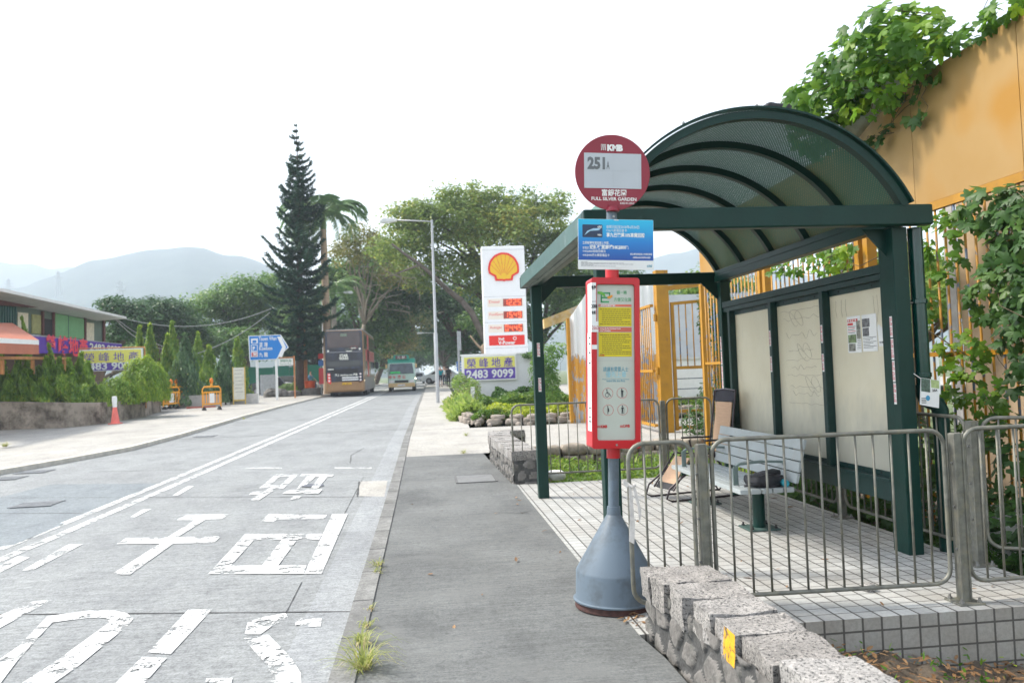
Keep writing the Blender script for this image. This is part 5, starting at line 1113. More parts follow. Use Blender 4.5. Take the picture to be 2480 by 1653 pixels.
# ================================================================== BEYOND THE DRIVEWAY (RIGHT SIDE)
NW = thing('white_wall', (3.2, 34.1, .24), 'low white wall carrying the yellow and purple banner beside the fuel price sign', 'wall')
MB().box(1.5, 5.1, 34.0, 34.2, .1, 2.30).build('masonry', mat('white_render', (.74,.75,.75), .8, 0, .06, 1.5, dirt=(.5,.5,.48), dscale=2, dth=(.6,.85)), NW); MB().box(1.46, 5.14, 33.96, 34.24, 2.301, 2.36).build('coping', WHITE, NW)
BN = thing('phone_banner', (2.65, 33.9, 1.3), 'yellow and purple estate agent banner with a phone number on the white wall', 'banner')
PUR = mat('purple_print', (.13,.07,.42), .5, 0, .05); BYEL = mat('pale_yellow_print', (.80,.74,.16), .5, 0, .05)
MB().box(1.53, 3.78, 33.90, 33.96, 1.24, 2.29).build('board', WHITE, BN); MB().box(1.60, 3.72, 33.893, 33.8995, 1.77, 2.23).build('print', BYEL, BN); MB().box(1.60, 3.72, 33.893, 33.8995, 1.30, 1.769).build('print', PUR, BN)
text('榮 峰 地 產', .42, PUR, BN, (1.70,33.892,1.83), bold=.01, width=1.92, ext=.004); text('2483 9099', .46, WHITE, BN, (1.68,33.892,1.37), bold=.03, width=1.96, ext=.004)
SG = thing('fuel_price_sign', (4.35, 44, .34), 'tall white fuel station sign with a yellow scallop shell and red prices', 'price sign')
sz = lambda y: at(1150, (560+y/3.136)*.948387, 43.7).z; sxx = lambda u: 3.2+u*2.34; SY = 43.7
MB().box(3.2, 5.54, 43.70, 44.3, .2, sz(112)).build('pylon', mat('bright_white_panel', (.86,.86,.87), .35, 0, .02), SG, bevel=.04)
mb = MB()
for y in (495, 690, 885, 140): mb.box(3.2, 5.54, SY-.004, SY-.0005, sz(y)-.012, sz(y)+.012); mb.build('panel_joint', mat('joint_grey', (.55,.55,.56), .6), SG); mb = MB()
lx, lz, hw = sxx(.5), sz(285), .83
def shell_outline(k, n=26):
    pts = []
    for i in range(n+1):
        a = R(-12+204*i/n); sc_ = k*(1+.018*abs(math.sin(a*6.5))); pts.append((math.cos(a)*sc_, math.sin(a)*1.05*sc_+.0))
    return pts
out = shell_outline(1.0)+[(-.97,-.3),(-.62,-.5),(-.56,-.78),(-.1,-.78),(0,-.83),(.1,-.78),(.56,-.78),(.62,-.5),(.97,-.3)]
inn = shell_outline(.87)+[(-.86,-.22),(-.50,-.42),(-.44,-.66),(-.1,-.66),(0,-.7),(.1,-.66),(.44,-.66),(.50,-.42),(.86,-.22)]
REDL = mat('sign_red', (.78,.02,.012), .4, 0, .02); SYEL = mat('sign_yellow', (.85,.50,.015), .4, 0, .02)
emb = MB().prism([(x*hw, y*hw) for x, y in out], (lx, SY-.03, lz), (1,0,0), (0,0,1), .03); e1 = emb.build('emblem', REDL, SG)
MB().prism([(x*hw, y*hw) for x, y in inn], (lx, SY-.0605, lz), (1,0,0), (0,0,1), .008).build('emblem_fill', SYEL, e1)
for k in range(8):
    a = R(18+144*k/7); p0 = (.16*math.cos(a)*1.1, -.5+.25*math.sin(a)); p1 = (math.cos(a)*.88, math.sin(a)*.88*1.05+.0)
    MB().bar((lx+p0[0]*hw,SY-.071,lz+p0[1]*hw),(lx+p1[0]*hw,SY-.071,lz+p1[1]*hw), .028, .004, up=(0,-1,0)).build('emblem_rib', mat('sign_orange_red', (.75,.16,.02), .4), e1)
CRM = mat('cream_panel', (.85,.76,.66), .4, 0, .02); SCRN = mat('price_display', (.35,.05,.03), .4, 0, .2, 6); SEGM = mat('price_digit', (.9,.14,.05), .4)
SEGM.node_tree.nodes['Principled BSDF'].inputs['Emission Color'].default_value = (1,.1,.03,1); SEGM.node_tree.nodes['Principled BSDF'].inputs['Emission Strength'].default_value = .6
for (ya, yb), s_, nm in (((512,572),'12.25','Diesel'),((607,666),'15.49','FuelSave'),((706,767),'04.45','Autogas')):
    MB().box(sxx(.1), sxx(.93), SY-.006, SY-.0006, sz(yb), sz(ya)).build('price_panel', CRM, SG)
    MB().box(sxx(.46), sxx(.90), SY-.012, SY-.0065, sz(yb)+.02, sz(ya)-.01).build('price_display', SCRN, SG)
    mb = MB(); hgt = sz(ya)-sz(yb)-.09; seven(mb, s_, sxx(.49), SY-.013, sz(yb)+.055, .17, hgt, .07, .045); mb.build('price_digits', SEGM, SG)
    text(nm, .2, REDL, SG, (sxx(.13),SY-.0065,sz(ya)-.22), width=.09*len(nm)+.02, ext=.004)
MB().box(sxx(.105), sxx(.93), SY-.008, SY-.0006, sz(865), sz(790)).build('name_strip', REDL, SG)
text('Shell', .17, WHITE, SG, (sxx(.32),SY-.009,sz(824)), bold=.04, ext=.004); text('V-Power', .26, WHITE, SG, (sxx(.32),SY-.009,sz(858)), bold=.04, width=.92, ext=.004); ring(MB(), sxx(.70), sz(815), .1, .035, SY-.012).build('emblem', WHITE, SG)
def lamp(name, x, y, z0, h, arm, label, r=.085, group='street lamps along the road'):
    t_ = thing('street_lamp', (x, y, z0), label, 'street lamp', group); g_ = mat('lamp_grey_steel', (.42,.43,.44), .45, .3, .08)
    smooth_angle(MB().tube([(x,y,z0),(x,y,z0+h*.38),(x,y,z0+h*.385),(x,y,z0+h)], [r,r,r*.78,r*.62], 14).build('pole', g_, t_))
    MB().tube([(x,y,z0+h-.08),(x+arm*.2,y,z0+h-.05),(x+arm,y,z0+h+.02)], .028, 8).build('arm', g_, t_, smooth=True)
    s = 1 if arm > 0 else -1; l = .8
    MB().prism([(0,-.05),(s*.25,-.1),(s*l*.85,-.13),(s*l,-.04),(s*l*.8,.09),(s*.2,.07),(0,.04)] , (x+arm,y+.13,z0+h+.02), (1,0,0), (0,0,1), .26*1).build('lamp_head', mat('lamp_head_white', (.62,.63,.62), .4), t_, bevel=.03)
    return t_
lamp('street_lamp', .51, 37.4, .25, 8.42, -1.58, 'tall grey street lamp on the right pavement before the fuel sign')
lamp('street_lamp', -7.45, 61.5, .4, 7.5, 1.5, 'street lamp on the left pavement behind the tall pine', .12)
lamp('street_lamp', 1.1, 96, .55, 5.9, -1.2, 'distant street lamp on the right framed by the tree tunnel', .08); lamp('street_lamp', 1.6, 125, .55, 7.0, -1.6, 'farthest street lamp at the end of the tree tunnel', .09)
GS = mat('sign_back_grey', (.3,.31,.32), .5, .3)
t_ = thing('sign_pole', (1.72, 42, .3), 'grey pole with a narrow rounded sign standing left of the white wall', 'sign pole'); MB().tube([(1.72,42,.3),(1.72,42,3.3)], .06, 8).build('pole', GS, t_); MB().box(1.66, 1.86, 41.9, 41.94, 2.75, 3.75).build('plate', GS, t_, bevel=.02)
t_ = thing('marker_post', (1.5, 28.5, .2), 'short white marker post in the weeds before the white wall', 'marker post'); MB().tube([(1.62,28.5,.2),(1.60,28.5,1.05)], .045, 8).build('post', WHITE, t_); MB().box(1.54,1.68,28.43,28.47,.85,1.1).build('cap_plate', WHITE, t_)
t_ = thing('blue_sign', (2.7, 62, .5), 'small blue direction sign far along the right pavement', 'road sign'); MB().box(2.35, 3.35, 62, 62.05, 1.75, 2.5).build('board', mat('sign_blue', (.01,.12,.42), .4), t_); MB().tube([(2.5,62.1,.5),(2.5,62.1,1.8)], .04, 6).build('post', GS, t_); MB().tube([(3.2,62.1,.5),(3.2,62.1,1.8)], .04, 6).build('post', GS, t_)
for k in range(3): text(('元朗','Yuen Long','屯門')[k], .2, WHITE, t_, (2.5,61.99,2.25-.22*k), ext=.01) if k < 0 else MB().box(2.45, 3.25-.15*(k % 2), 61.985, 61.995, 2.3-.2*k, 2.36-.2*k).build('text_line', WHITE, t_)

# ================================================================== VEHICLES
def wheel(mb_parent, x, y, z, r, w_, rim=True):
    o = MB().tube([(x-w_/2,y,z),(x+w_/2,y,z)], r, 20).build('wheel', BLACK, mb_parent, bevel=.02)
    if rim: MB().tube([(x-w_/2-.01,y,z),(x+w_/2+.01,y,z)], r*.58, 16).build('rim', mat('rim_grey', (.25,.25,.26), .4, .6), o)
    return o
bx0, bx1, by, bz, bh, bl = -6.50, -4.02, 54.3, prof(54)-.12, 4.38, 11.4
BU = thing('double_decker_bus', ((bx0+bx1)/2, by, bz), 'dark and gold double decker bus driving away along the left lane', 'bus')
GOLD = mat('gold_bus_paint', (.30,.165,.07), .35, .1, .08, 2, coat=.3); NAVY = mat('night_blue_wrap', (.007,.009,.02), .3, 0, .3, 1.5, dirt=(.04,.06,.12), dscale=1.2, dth=(.5,.75), coat=.3); BRED = mat('bus_red_advert', (.5,.03,.03), .35, 0, .12, 2)
MB().box(bx0, bx1, by, by+bl, bz+.32, bz+bh).build('body', GOLD, BU, bevel=.14, seg=3)
MB().box(bx0+.02, bx1-.02, by+.3, by+bl-.3, bz+bh-.03, bz+bh+.06).build('roof', mat('bus_roof_grey', (.25,.26,.28), .4), BU, bevel=.05)
rp = MB().prism(rrect(bx0+.02, bx1-.05, bz+1.0, bz+bh-.05, .12), (0,by+.02,0), (1,0,0), (0,0,1), .05).build('rear_panel', NAVY, BU)
gl = mat('tinted_glass', (.045,.025,.028), .15, 0, .25, 1.2, spec=.8)
MB().prism(rrect(bx0+.16, bx1-.2, bz+3.25, bz+bh-.14, .12), (0,by-.031,0), (1,0,0), (0,0,1), .012).build('rear_window', gl, BU)
MB().prism(rrect(bx0+.16, bx1-.2, bz+1.98, bz+2.36, .05), (0,by-.031,0), (1,0,0), (0,0,1), .01).build('lower_window', GLASS, BU)
MB().box(bx0+.1, bx1-.12, by-.036, by-.03, bz+2.93, bz+2.96).build('trim_line', mat('pale_trim', (.3,.3,.34), .4), BU)
MB().box(bx0+1.0, bx0+1.45, by-.048, by-.04, bz+bh-.42, bz+bh-.22).build('route_display', mat('dim_display', (.12,.15,.11), .4), BU)
text('251A', .16, mat('pale_green_print', (.3,.4,.3), .5), BU, (bx0+1.06,by-.05,bz+bh-.38), ext=.004)
text('STAR', .25, mat('cream_print', (.7,.7,.62), .5), BU, (bx0+.93,by-.034,bz+2.62), bold=.05, width=.55, ext=.008); text('WARS', .22, MATS['cream_print'], BU, (bx0+.9,by-.034,bz+2.44), bold=.05, width=.62, ext=.008)
o = ring(MB(), bx0+1.55, bz+3.06, .22, .02, by-.04); o.v = [(x, y, bz+3.06+(z-bz-3.06)*.45) for x, y, z in o.v]; o.build('printed_ring', MATS['pale_green_print'], BU)
o = ring(MB(), bx0+1.85, bz+3.22, .24, .014, by-.046); o.v = [(x, y, bz+3.22+(z-bz-3.22)*.4) for x, y, z in o.v]; o.build('printed_ring', RED, BU)
for x0, x1, z in ((1.38,1.74,2.97),(1.68,2.0,3.15)): MB().box(bx0+x0, bx0+x1, by-.05, by-.045, bz+z, bz+z+.05).build('printed_bar', MATS['cream_print'], BU)
for x, z in ((.2,3.03),(2.25,3.12)): MB().prism([(.07*math.cos(a), .07*math.sin(a)) for a in np.linspace(0,2*math.pi,12)[:-1]], (bx0+x,by-.05,bz+z), (1,0,0), (0,0,1), .01).build('printed_dot', MATS['cream_print'], BU)
MB().box(bx0+.14, bx0+.52, by-.04, by-.03, bz+1.80, bz+1.86).build('handle', MATS['cream_print'], BU)
MB().box(bx0+.35, bx1-.4, by-.036, by-.031, bz+1.55, bz+1.82).build('engine_grille', BLACK, BU)
text('網上 citieshop.com 優惠', .17, MATS['cream_print'], BU, (bx0+.6,by-.034,bz+1.38), bold=.03, width=1.45, ext=.008)
for z in (1.22, 1.08): MB().box(bx0+1.05, bx0+2.1, by-.044, by-.035, bz+z, bz+z+.08).build('printed_bar', WHITE, BU)
pt = MB().box(bx0+1.05, bx0+1.65, by-.035, by+.0, bz+.80, bz+.93).build('number_plate', mat('yellow_plate', (.75,.42,.01), .4), BU); text('LE 5849', .12, BLACK, pt, (bx0+1.08,by-.036,bz+.825), width=.5, ext=.004)
TL = mat('tail_light_red', (.75,.03,.02), .3); TLW = mat('tail_lamp_clear', (.8,.7,.7), .3)
for s, xx in ((1, bx0+.1), (-1, bx1-.12)):
    o = MB().prism([(0,0),(s*.02,.62),(s*.2,.58),(s*.24,.0),(s*.22,-.12)], (xx,by-.0,bz+.98), (1,0,0), (0,0,1), .035*s).build('tail_light', TL, BU)
    for k in range(3): MB().tube([(xx+s*.12,by-.05,bz+1.08+k*.2),(xx+s*.12,by-.03,bz+1.08+k*.2)], .065, 12).build('lens', TLW, o)
for y in (by+2.6, by+3.9, by+bl-2.2): 
    for x in (bx0+.16, bx1-.14): wheel(BU, x, y, bz+.48, .48, .3)
MB().box(bx0+.25, bx1-.25, by+.2, by+.8, bz+.22, bz+.34).build('underside', BLACK, BU)
for i, (y0, y1) in enumerate(((.5,3.2),(4.9,8.0),(8.1,11.0))): MB().box(bx1-.01, bx1+.012, by+y0, by+y1, bz+3.15, bz+4.1).build('upper_window', gl, BU)
for i, (y0, y1) in enumerate(((2.2,4.4),(6.4,8.7),(8.8,11.0))): MB().box(bx1-.01, bx1+.012, by+y0, by+y1, bz+1.45, bz+2.35).build('lower_window', gl, BU)
MB().box(bx1-.01, bx1+.014, by+3.25, by+4.85, bz+1.3, bz+4.2).box(bx1-.01, bx1+.014, by+1.9, by+10.5, bz+2.37, bz+3.12).build('side_advert', BRED, BU)
MB().box(bx1-.01, bx1+.012, by+.6, by+bl-.5, bz+.4, bz+1.25).build('skirt', mat('dull_grey_skirt', (.22,.2,.2), .4), BU)
mr_ = MB().box(bx1+.05, bx1+.3, by+bl-.2, by+bl, bz+1.9, bz+2.4).build('mirror', BLACK, BU)
# green minibus
mx0, mx1, my, mz, ml = -2.80, -.80, 61.0, prof(61)-.12, 6.6
MNB = thing('minibus', ((mx0+mx1)/2, my, mz), 'green roofed cream minibus coming towards the camera', 'minibus')
MG = mat('minibus_green', (.0,.25,.17), .35, 0, .05, coat=.3); MCR = mat('pale_mint_paint', (.46,.62,.52), .4, 0, .05, coat=.3); MBG = mat('buff_bumper', (.6,.42,.2), .45)
MB().prism([(0,.55),(.0,1.32),(.28,2.12),(.5,2.42),(6.4,2.48),(6.6,2.2),(6.6,.45),(0,.45)], (mx0,my,mz), (0,1,0), (0,0,1), mx1-mx0).build('body', MCR, MNB, bevel=.09, seg=3)
MB().prism([(.26,2.09),(.46,2.45),(6.4,2.56),(6.6,2.25)], (mx0-.012,my,mz), (0,1,0), (0,0,1), mx1-mx0+.024).build('roof', MG, MNB, bevel=.06, seg=3)
MB().prism([(0,0),(1.22,0),(1.16,.36),(.06,.36)], (mx0+.4,my+.32,mz+2.36), (1,0,0), (0,0,1), -.5).build('roof_box', MG, MNB, bevel=.03); MB().prism(rrect(.2,1.02,.06,.31,.05), (mx0+.4,my+.31,mz+2.36), (1,0,0), (0,0,1), .012).build('destination_display', mat('maroon_display', (.12,.05,.05), .4), MNB)
text('元 朗', .24, MATS['cream_print'], MNB, (mx0+.72,my+.295,mz+2.45), width=.55, ext=.004)
MB().prism([(.08,0),(1.92,0),(1.82,.80),(.18,.80)], (mx0,my-.03,mz+1.33), (1,0,0), (0,.30,.93), .02).build('windscreen', mat('windscreen_glass', (.05,.07,.08), .1, 0, .5, 2.5, spec=.8), MNB)
MB().prism([(.2,0),(.95,0),(.9,.16),(.18,.16)], (mx0,my-.05,mz+1.345), (1,0,0), (0,.30,.93), .012).build('dashboard_card', mat('fresh_green_card', (.03,.5,.12), .5), MNB)
MB().box(mx0+.02, mx1-.02, my-.07, my+.1, mz+.34, mz+.64).build('bumper', MBG, MNB, bevel=.03); MB().box(mx0+.5, mx1-.5, my-.03, my+.02, mz+.67, mz+.84).build('grille', BLACK, MNB)
for x0, x1 in ((.08,.45),(1.55,1.92)): MB().box(mx0+x0, mx0+x1, my-.035, my+.02, mz+.67, mz+.86).build('headlight', mat('headlight_glass', (.7,.7,.68), .15), MNB, bevel=.01)
pl_ = MB().box(mx0+.72, mx0+1.24, my-.085, my-.07, mz+.42, mz+.54).build('number_plate', WHITE, MNB); text('KT 3504', .11, BLACK, pl_, (mx0+.76,my-.086,mz+.44), width=.44, ext=.003)
for k, s_ in enumerate(('中','何','濟','公')): text(s_, .28, mat('signwriting_red', (.62,.06,.05), .5), MNB, (mx0+(.04,.38,.72,1.06)[k],my-.028 if k else my-.028,mz+.98), bold=.02, width=.24, ext=.012)
for x in (mx0-.16, mx1+.03): MB().box(x, x+.13, my-.1, my-.02, mz+1.75, mz+2.05).build('mirror', MBG, MNB, bevel=.02)
for s in (.3,1.1): MB().bar((mx0+s,my-.065,mz+1.3),(mx0+s+.4,my-.045,mz+1.4), .02, .02).build('wiper', BLACK, MNB)
for y in (my+1.0, my+4.9):
    for x in (mx0+.12, mx1-.12): wheel(MNB, x, y, mz+.36, .36, .22)
for y0, y1 in ((.55,2.0),(2.1,3.6),(3.7,5.2),(5.3,6.3)): MB().box(mx1-.01, mx1+.008, my+y0, my+y1, mz+1.3, mz+1.95).build('side_window', GLASS, MNB)
def car(x, y, z, rot, paint, label, lights=False, group=None):
    c = thing('car', (0,0,0), label, 'car', group)
    body = [(-2.15,.3),(-2.2,.62),(-2.1,.85),(-1.35,.95),(-.75,1.38),(.65,1.42),(1.35,1.0),(2.0,.88),(2.15,.62),(2.1,.28)]
    MB().prism([(a, b_) for a, b_ in body], (-.86,0,0), (0,1,0), (0,0,1), 1.72).build('body', paint, c, bevel=.09, seg=3)
    for s in (-1, 1): MB().prism([(-1.2,.98),(-.72,1.3),(.6,1.33),(1.12,1.0)], (.868*s,0,0), (0,1,0), (0,0,1), .006).build('side_window', GLASS, c)
    MB().prism([(-.72,0),(.72,0),(.6,.52),(-.6,.52)], (0,-1.36,.96), (1,0,0), (0,.78,.55), .012).build('windscreen', GLASS, c); MB().prism([(-.7,0),(.7,0),(.6,.5),(-.6,.5)], (0,1.37,1.02), (-1,0,0), (0,-.86,.48), .012).build('rear_window', GLASS, c)
    for s in (-1, 1):
        h = MB().box(s*.66-.16, s*.66+.16, -2.2, -2.1, .6, .78)
        if lights:
            lm, lt, lb = nodes('lit_headlight'); lb.inputs['Emission Color'].default_value = (1,.85,.55,1); lb.inputs['Emission Strength'].default_value = 12; h.build('headlight', lm, c, bevel=.02)
        else: h.build('headlight', MATS['headlight_glass'], c, bevel=.02)
        for yy in (-1.35, 1.3): wheel(c, s*.78, yy, .32, .32, .2)
    MB().box(-.3, .3, -2.22, -2.19, .38, .5).build('number_plate', WHITE, c)
    c.location = (x, y, z); c.rotation_euler = (0,0,R(rot)); return c
SILV = mat('silver_paint', (.5,.52,.54), .3, .4, .03, coat=.5); CWH = mat('white_car_paint', (.75,.76,.77), .3, 0, .02, coat=.5); CBK = mat('black_car_paint', (.02,.022,.03), .2, 0, .05, coat=.6)
car(-1.1, 104, .47, 2, SILV, 'silver car with lit headlights coming out of the tree tunnel', True)
car(1.75, 84, .6, 78, CWH, 'white car pulling out from the right behind the pedestrians')
car(-11.0, 62.5, .48, 60, CBK, 'black car parked nose out behind the blue direction sign'); car(-10.6, 67, .5, 80, mat('dark_blue_car_paint', (.02,.035,.07), .25, 0, .05, coat=.6), 'dark blue car parked behind the black car by the green hoarding')

# ================================================================== PEOPLE
SKIN = mat('skin', (.45,.27,.2), .6); HAIR = mat('black_hair', (.012,.01,.01), .6)
def skinned(name, verts, edges, rad, mt, parent, sub=1):
    me = bpy.data.meshes.new(name); me.from_pydata(verts, edges, []); o = bpy.data.objects.new(name, me); COL.objects.link(o); me.materials.append(mt); o.parent = parent
    sk = o.modifiers.new('skin', 'SKIN'); sk.use_smooth_shade = True
    for i, r in enumerate(rad): me.skin_vertices[0].data[i].radius = (r, r*.85) if not isinstance(r, tuple) else r
    me.skin_vertices[0].data[0].use_root = True
    s = o.modifiers.new('sub', 'SUBSURF'); s.levels = sub; s.render_levels = sub; return o
def person(x, y, z, h, rot, label, shirt, trousers, step=.18, arms=.05, long_hair=False, shorts=False, pack=None, group=None):
    p = thing('person', (0,0,0), label, 'person', group); k = h/1.7
    V = [(0,0,.93),(0,0,1.12),(0,0,1.36),(0,0,1.46),(0,-.01,1.56),(0,-.015,1.66),
         (.17,0,1.38),(.22,-arms,1.12),(.23,-arms*2-.03,.88),(.235,-arms*2-.06,.80),(-.17,0,1.38),(-.22,arms,1.12),(-.23,arms-.02,.88),(-.235,arms-.03,.80),
         (.09,-step*.4,.50),(.09,-step*.3,.09),(.09,-step*.3-.14,.04),(-.09,step*.4,.50),(-.09,step*.9,.10),(-.09,step*.9-.13,.04),(.08,0,.88),(-.08,0,.88)]
    E_ = [(0,1),(1,2),(2,3),(3,4),(4,5),(2,6),(6,7),(7,8),(8,9),(2,10),(10,11),(11,12),(12,13),(0,20),(20,14),(14,15),(15,16),(0,21),(21,17),(17,18),(18,19)]
    Rr = [(.14,.10),(.13,.095),(.15,.10),.055,.085,.085,.055,.042,.032,.03,.055,.042,.032,.03,.058,.04,.035,.058,.04,.035,.085,.085]
    skinned('body', [tuple(c*k for c in v) for v in V], E_, [(r[0]*k, r[1]*k) if isinstance(r, tuple) else r*k for r in Rr], SKIN, p)
    i = [1,2,6,7,10,11,0]; m_ = {a: b_ for b_, a in enumerate(i)}
    skinned('shirt', [tuple(c*k for c in V[a]) for a in i], [(m_[6+0] if 0 else m_[0], m_[1]), (m_[1], m_[2]), (m_[2], m_[6]), (m_[6], m_[7]), (m_[2], m_[10]), (m_[10], m_[11])], [.15*k,.168*k,.072*k,.056*k,.072*k,.056*k,.155*k], shirt, p)
    i = [0,20,14,15,21,17,18] if not shorts else [0,20,14,21,17]; m_ = {a: b_ for b_, a in enumerate(i)}
    ed = [(0,20),(20,14),(14,15),(0,21),(21,17),(17,18)] if not shorts else [(0,20),(20,14),(0,21),(21,17)]
    skinned('trousers', [tuple(c*k for c in V[a]) for a in i], [(m_[a], m_[b_]) for a, b_ in ed], [{0:.155,20:.1,14:.072,15:.055,21:.1,17:.072,18:.055}[a]*k for a in i], trousers, p)
    skinned('hair', [(0,.02*k,1.6*k),(0,.015*k,1.70*k)]+([(0,.06*k,1.4*k)] if long_hair else []), [(0,1)]+([(0,2)] if long_hair else []), [.093*k,.088*k]+([.06*k] if long_hair else []), HAIR, p)
    for s, a in ((1,16),(-1,19)): MB().box((V[a][0]-.05)*k, (V[a][0]+.05)*k, (V[a][1]-.06)*k, (V[a][1]+.16)*k, .0, .08*k).build('shoe', BLACK, p, bevel=.02)
    if pack: rock('backpack', (0,.17*k,1.2*k), (.3*k,.18*k,.42*k), pack, p, 0, .2, 3, box=.6)
    p.location = (x, y, z); p.rotation_euler = (0,0,R(rot)); return p
g_ = 'pedestrians on the right pavement'
NVY = mat('navy_cloth', (.02,.03,.06), .8); TEALC = mat('teal_cloth', (.0,.28,.34), .8); BKC = mat('black_cloth', (.015,.014,.018), .8); BLC = mat('light_blue_cloth', (.08,.25,.42), .8)
person(1.16, 66, .56, 1.68, 190, 'person in a teal shirt walking on the right pavement beside the lamp post', TEALC, NVY, shorts=True, group=g_)
person(1.78, 65, .56, 1.65, 175, 'person in black with long hair and a backpack on the right pavement', BKC, BKC, long_hair=True, pack=BKC, group=g_)
person(1.55, 68, .56, 1.72, 180, 'person in a white top seen behind the person in black', WHITE, NVY, group=g_)
person(-8.75, 63.5, .5, 1.7, 80, 'person in a light blue shirt standing behind the orange planter left of the bus', BLC, NVY, arms=.2)

# ================================================================== LEFT SIDE
m_w = mat('stained_concrete', (.30,.255,.205), .9, 0, .25, 1.2, .5, dirt=(.075,.06,.045), dscale=1.6, dth=(.42,.62), stretch=(1,1,.4))
RWL = thing('retaining_wall', (-12.5, 31.5, .1), 'low stained concrete wall holding the conifer hedge at the left edge', 'wall')
wl = [(-42,31.4,.98),(-15.2,31.05,.98),(-12.85,30.75,.86),(-12.1,32.2,.78),(-12.05,36.5,.7),(-12.9,41.5,.68)]
for (xa, ya, ha), (xb, yb, hb) in zip(wl, wl[1:]):
    d = Vector((xb-xa, yb-ya, 0)).normalized(); nn = Vector((-d.y, d.x, 0))*.3; a, c = Vector((xa,ya,0)), Vector((xb,yb,0))
    ll = Vector((0,0,1)); z0 = -.3
    MB().add([a+ll*z0, c+ll*z0, c+nn+ll*z0, a+nn+ll*z0, a+ll*(prof(ya)+ha), c+ll*(prof(yb)+hb), c+nn+ll*(prof(yb)+hb), a+nn+ll*(prof(ya)+ha)], [(3,2,1,0),(4,5,6,7),(0,1,5,4),(1,2,6,5),(2,3,7,6),(3,0,4,7)]).build('wall_section', m_w, RWL, bevel=.02)
mb = MB(); mb.add([(-42,31.7,.95),(-15.2,31.3,.95),(-12.9,31.05,.85),(-12.3,32.3,.85),(-12.2,41.5,.9),(-42,41.5,1.0)], [(0,1,2,3,4,5)]); tag(mb.build('raised_bed', M_SOIL), kind='structure')
L_CON = leafmat('conifer_green', (.045,.12,.014), (.16,.28,.03), (.36,.42,.06), .38, 1.1); L_CON2 = leafmat('conifer_blue_green', (.03,.08,.035), (.08,.16,.065), (.18,.26,.11), .35, .9)
def conifer(x, y, z, h, r, mt, label, n=1500, leaf=.1, lean=(0,0), group='conifers of the left hedge', name='conifer_shrub'):
    t_ = thing(name, (x, y, z), label, 'conifer', group)
    f = RNG.random(n)**1.25; a = RNG.uniform(0, 2*math.pi, n); ph = random.uniform(0, 6)
    rad = r*np.minimum(1, (1-f)**.8*1.15)*(.75+.3*np.sin(a*3+f*9+ph))*RNG.random(n)**.25
    P = np.stack([x+rad*np.cos(a)+lean[0]*f*f*h, y+rad*np.sin(a)+lean[1]*f*f*h, z+.05+f*h], 1)
    N = np.stack([np.cos(a), np.sin(a), .35*np.ones(n)], 1)+rnd_dirs(n)*.5; Up = np.stack([np.cos(a)*.4, np.sin(a)*.4, np.ones(n)], 1)+rnd_dirs(n)*.3
    V_, F_ = inst(SPEAR, P, N, Up, leaf*(.8+1.2*RNG.random(n))); leafmesh('foliage', V_, F_, mt, t_)
    MB().tube([(x,y,z-.2),(x+lean[0]*h*.3,y+lean[1]*h*.3,z+h*.6)], [.05,.02], 6).build('stem', BARK, t_); return t_
random.seed(5); lab = 'small pointed conifer growing in the dense hedge above the stained concrete wall'
for row, (yy, x0, x1, st, h0) in enumerate(((31.7,-19.2,-12.9,.5,1.2),(32.4,-20,-12.5,.52,1.6),(33.5,-20.5,-13.5,.7,1.9))):
    x = x0
    while x < x1:
        conifer(x+random.uniform(-.12,.12), yy+random.uniform(-.2,.2), .9, h0*random.uniform(.75,1.2), random.uniform(.42,.56), L_CON, lab, 3300, .10, (random.uniform(-.12,.12),0)); x += st
conifer(-15.15, 33.2, .9, 3.4, .42, L_CON, 'tallest slender conifer spire rising above the left hedge', 2200, .085, (-.08,0)); conifer(-16.2,33.4,.9,2.6,.42,L_CON,'second tallest conifer spire left of the tallest in the hedge',1800,.085,(-.1,0)); conifer(-14.1,32.9,.9,2.3,.42,L_CON,'conifer spire just right of the tallest one in the hedge',1800,.085,(-.1,0))
def bush(x, y, z, r, h, mt, label, n=5000, leaf=.12, name='round_bush', cat='bush', group=None):
    t_ = thing(name, (x, y, z), label, cat, group); d = rnd_dirs(n); d[:,2] = np.abs(d[:,2])*1.0; P = d*np.array([r,r,h])*(.6+.42*RNG.random((n,1))**.4)*(1+.1*np.sin(d[:,:1]*9)*np.cos(d[:,1:2]*8))+np.array([x,y,z])
    V_, F_ = inst(SPEAR, P, d+rnd_dirs(n)*.5, d*.5+np.array([0,0,.8]), leaf*(.6+.9*RNG.random(n))); leafmesh('foliage', V_, F_, mt, t_)
    mb = MB()
    for k in range(6): limb(mb, (x,y,z-.1), (x+random.uniform(-r,r)*.5,y+random.uniform(-r,r)*.5,z+h*.6), .03, .01, .1, 3, 5)
    mb.build('stems', BARK, t_); return t_
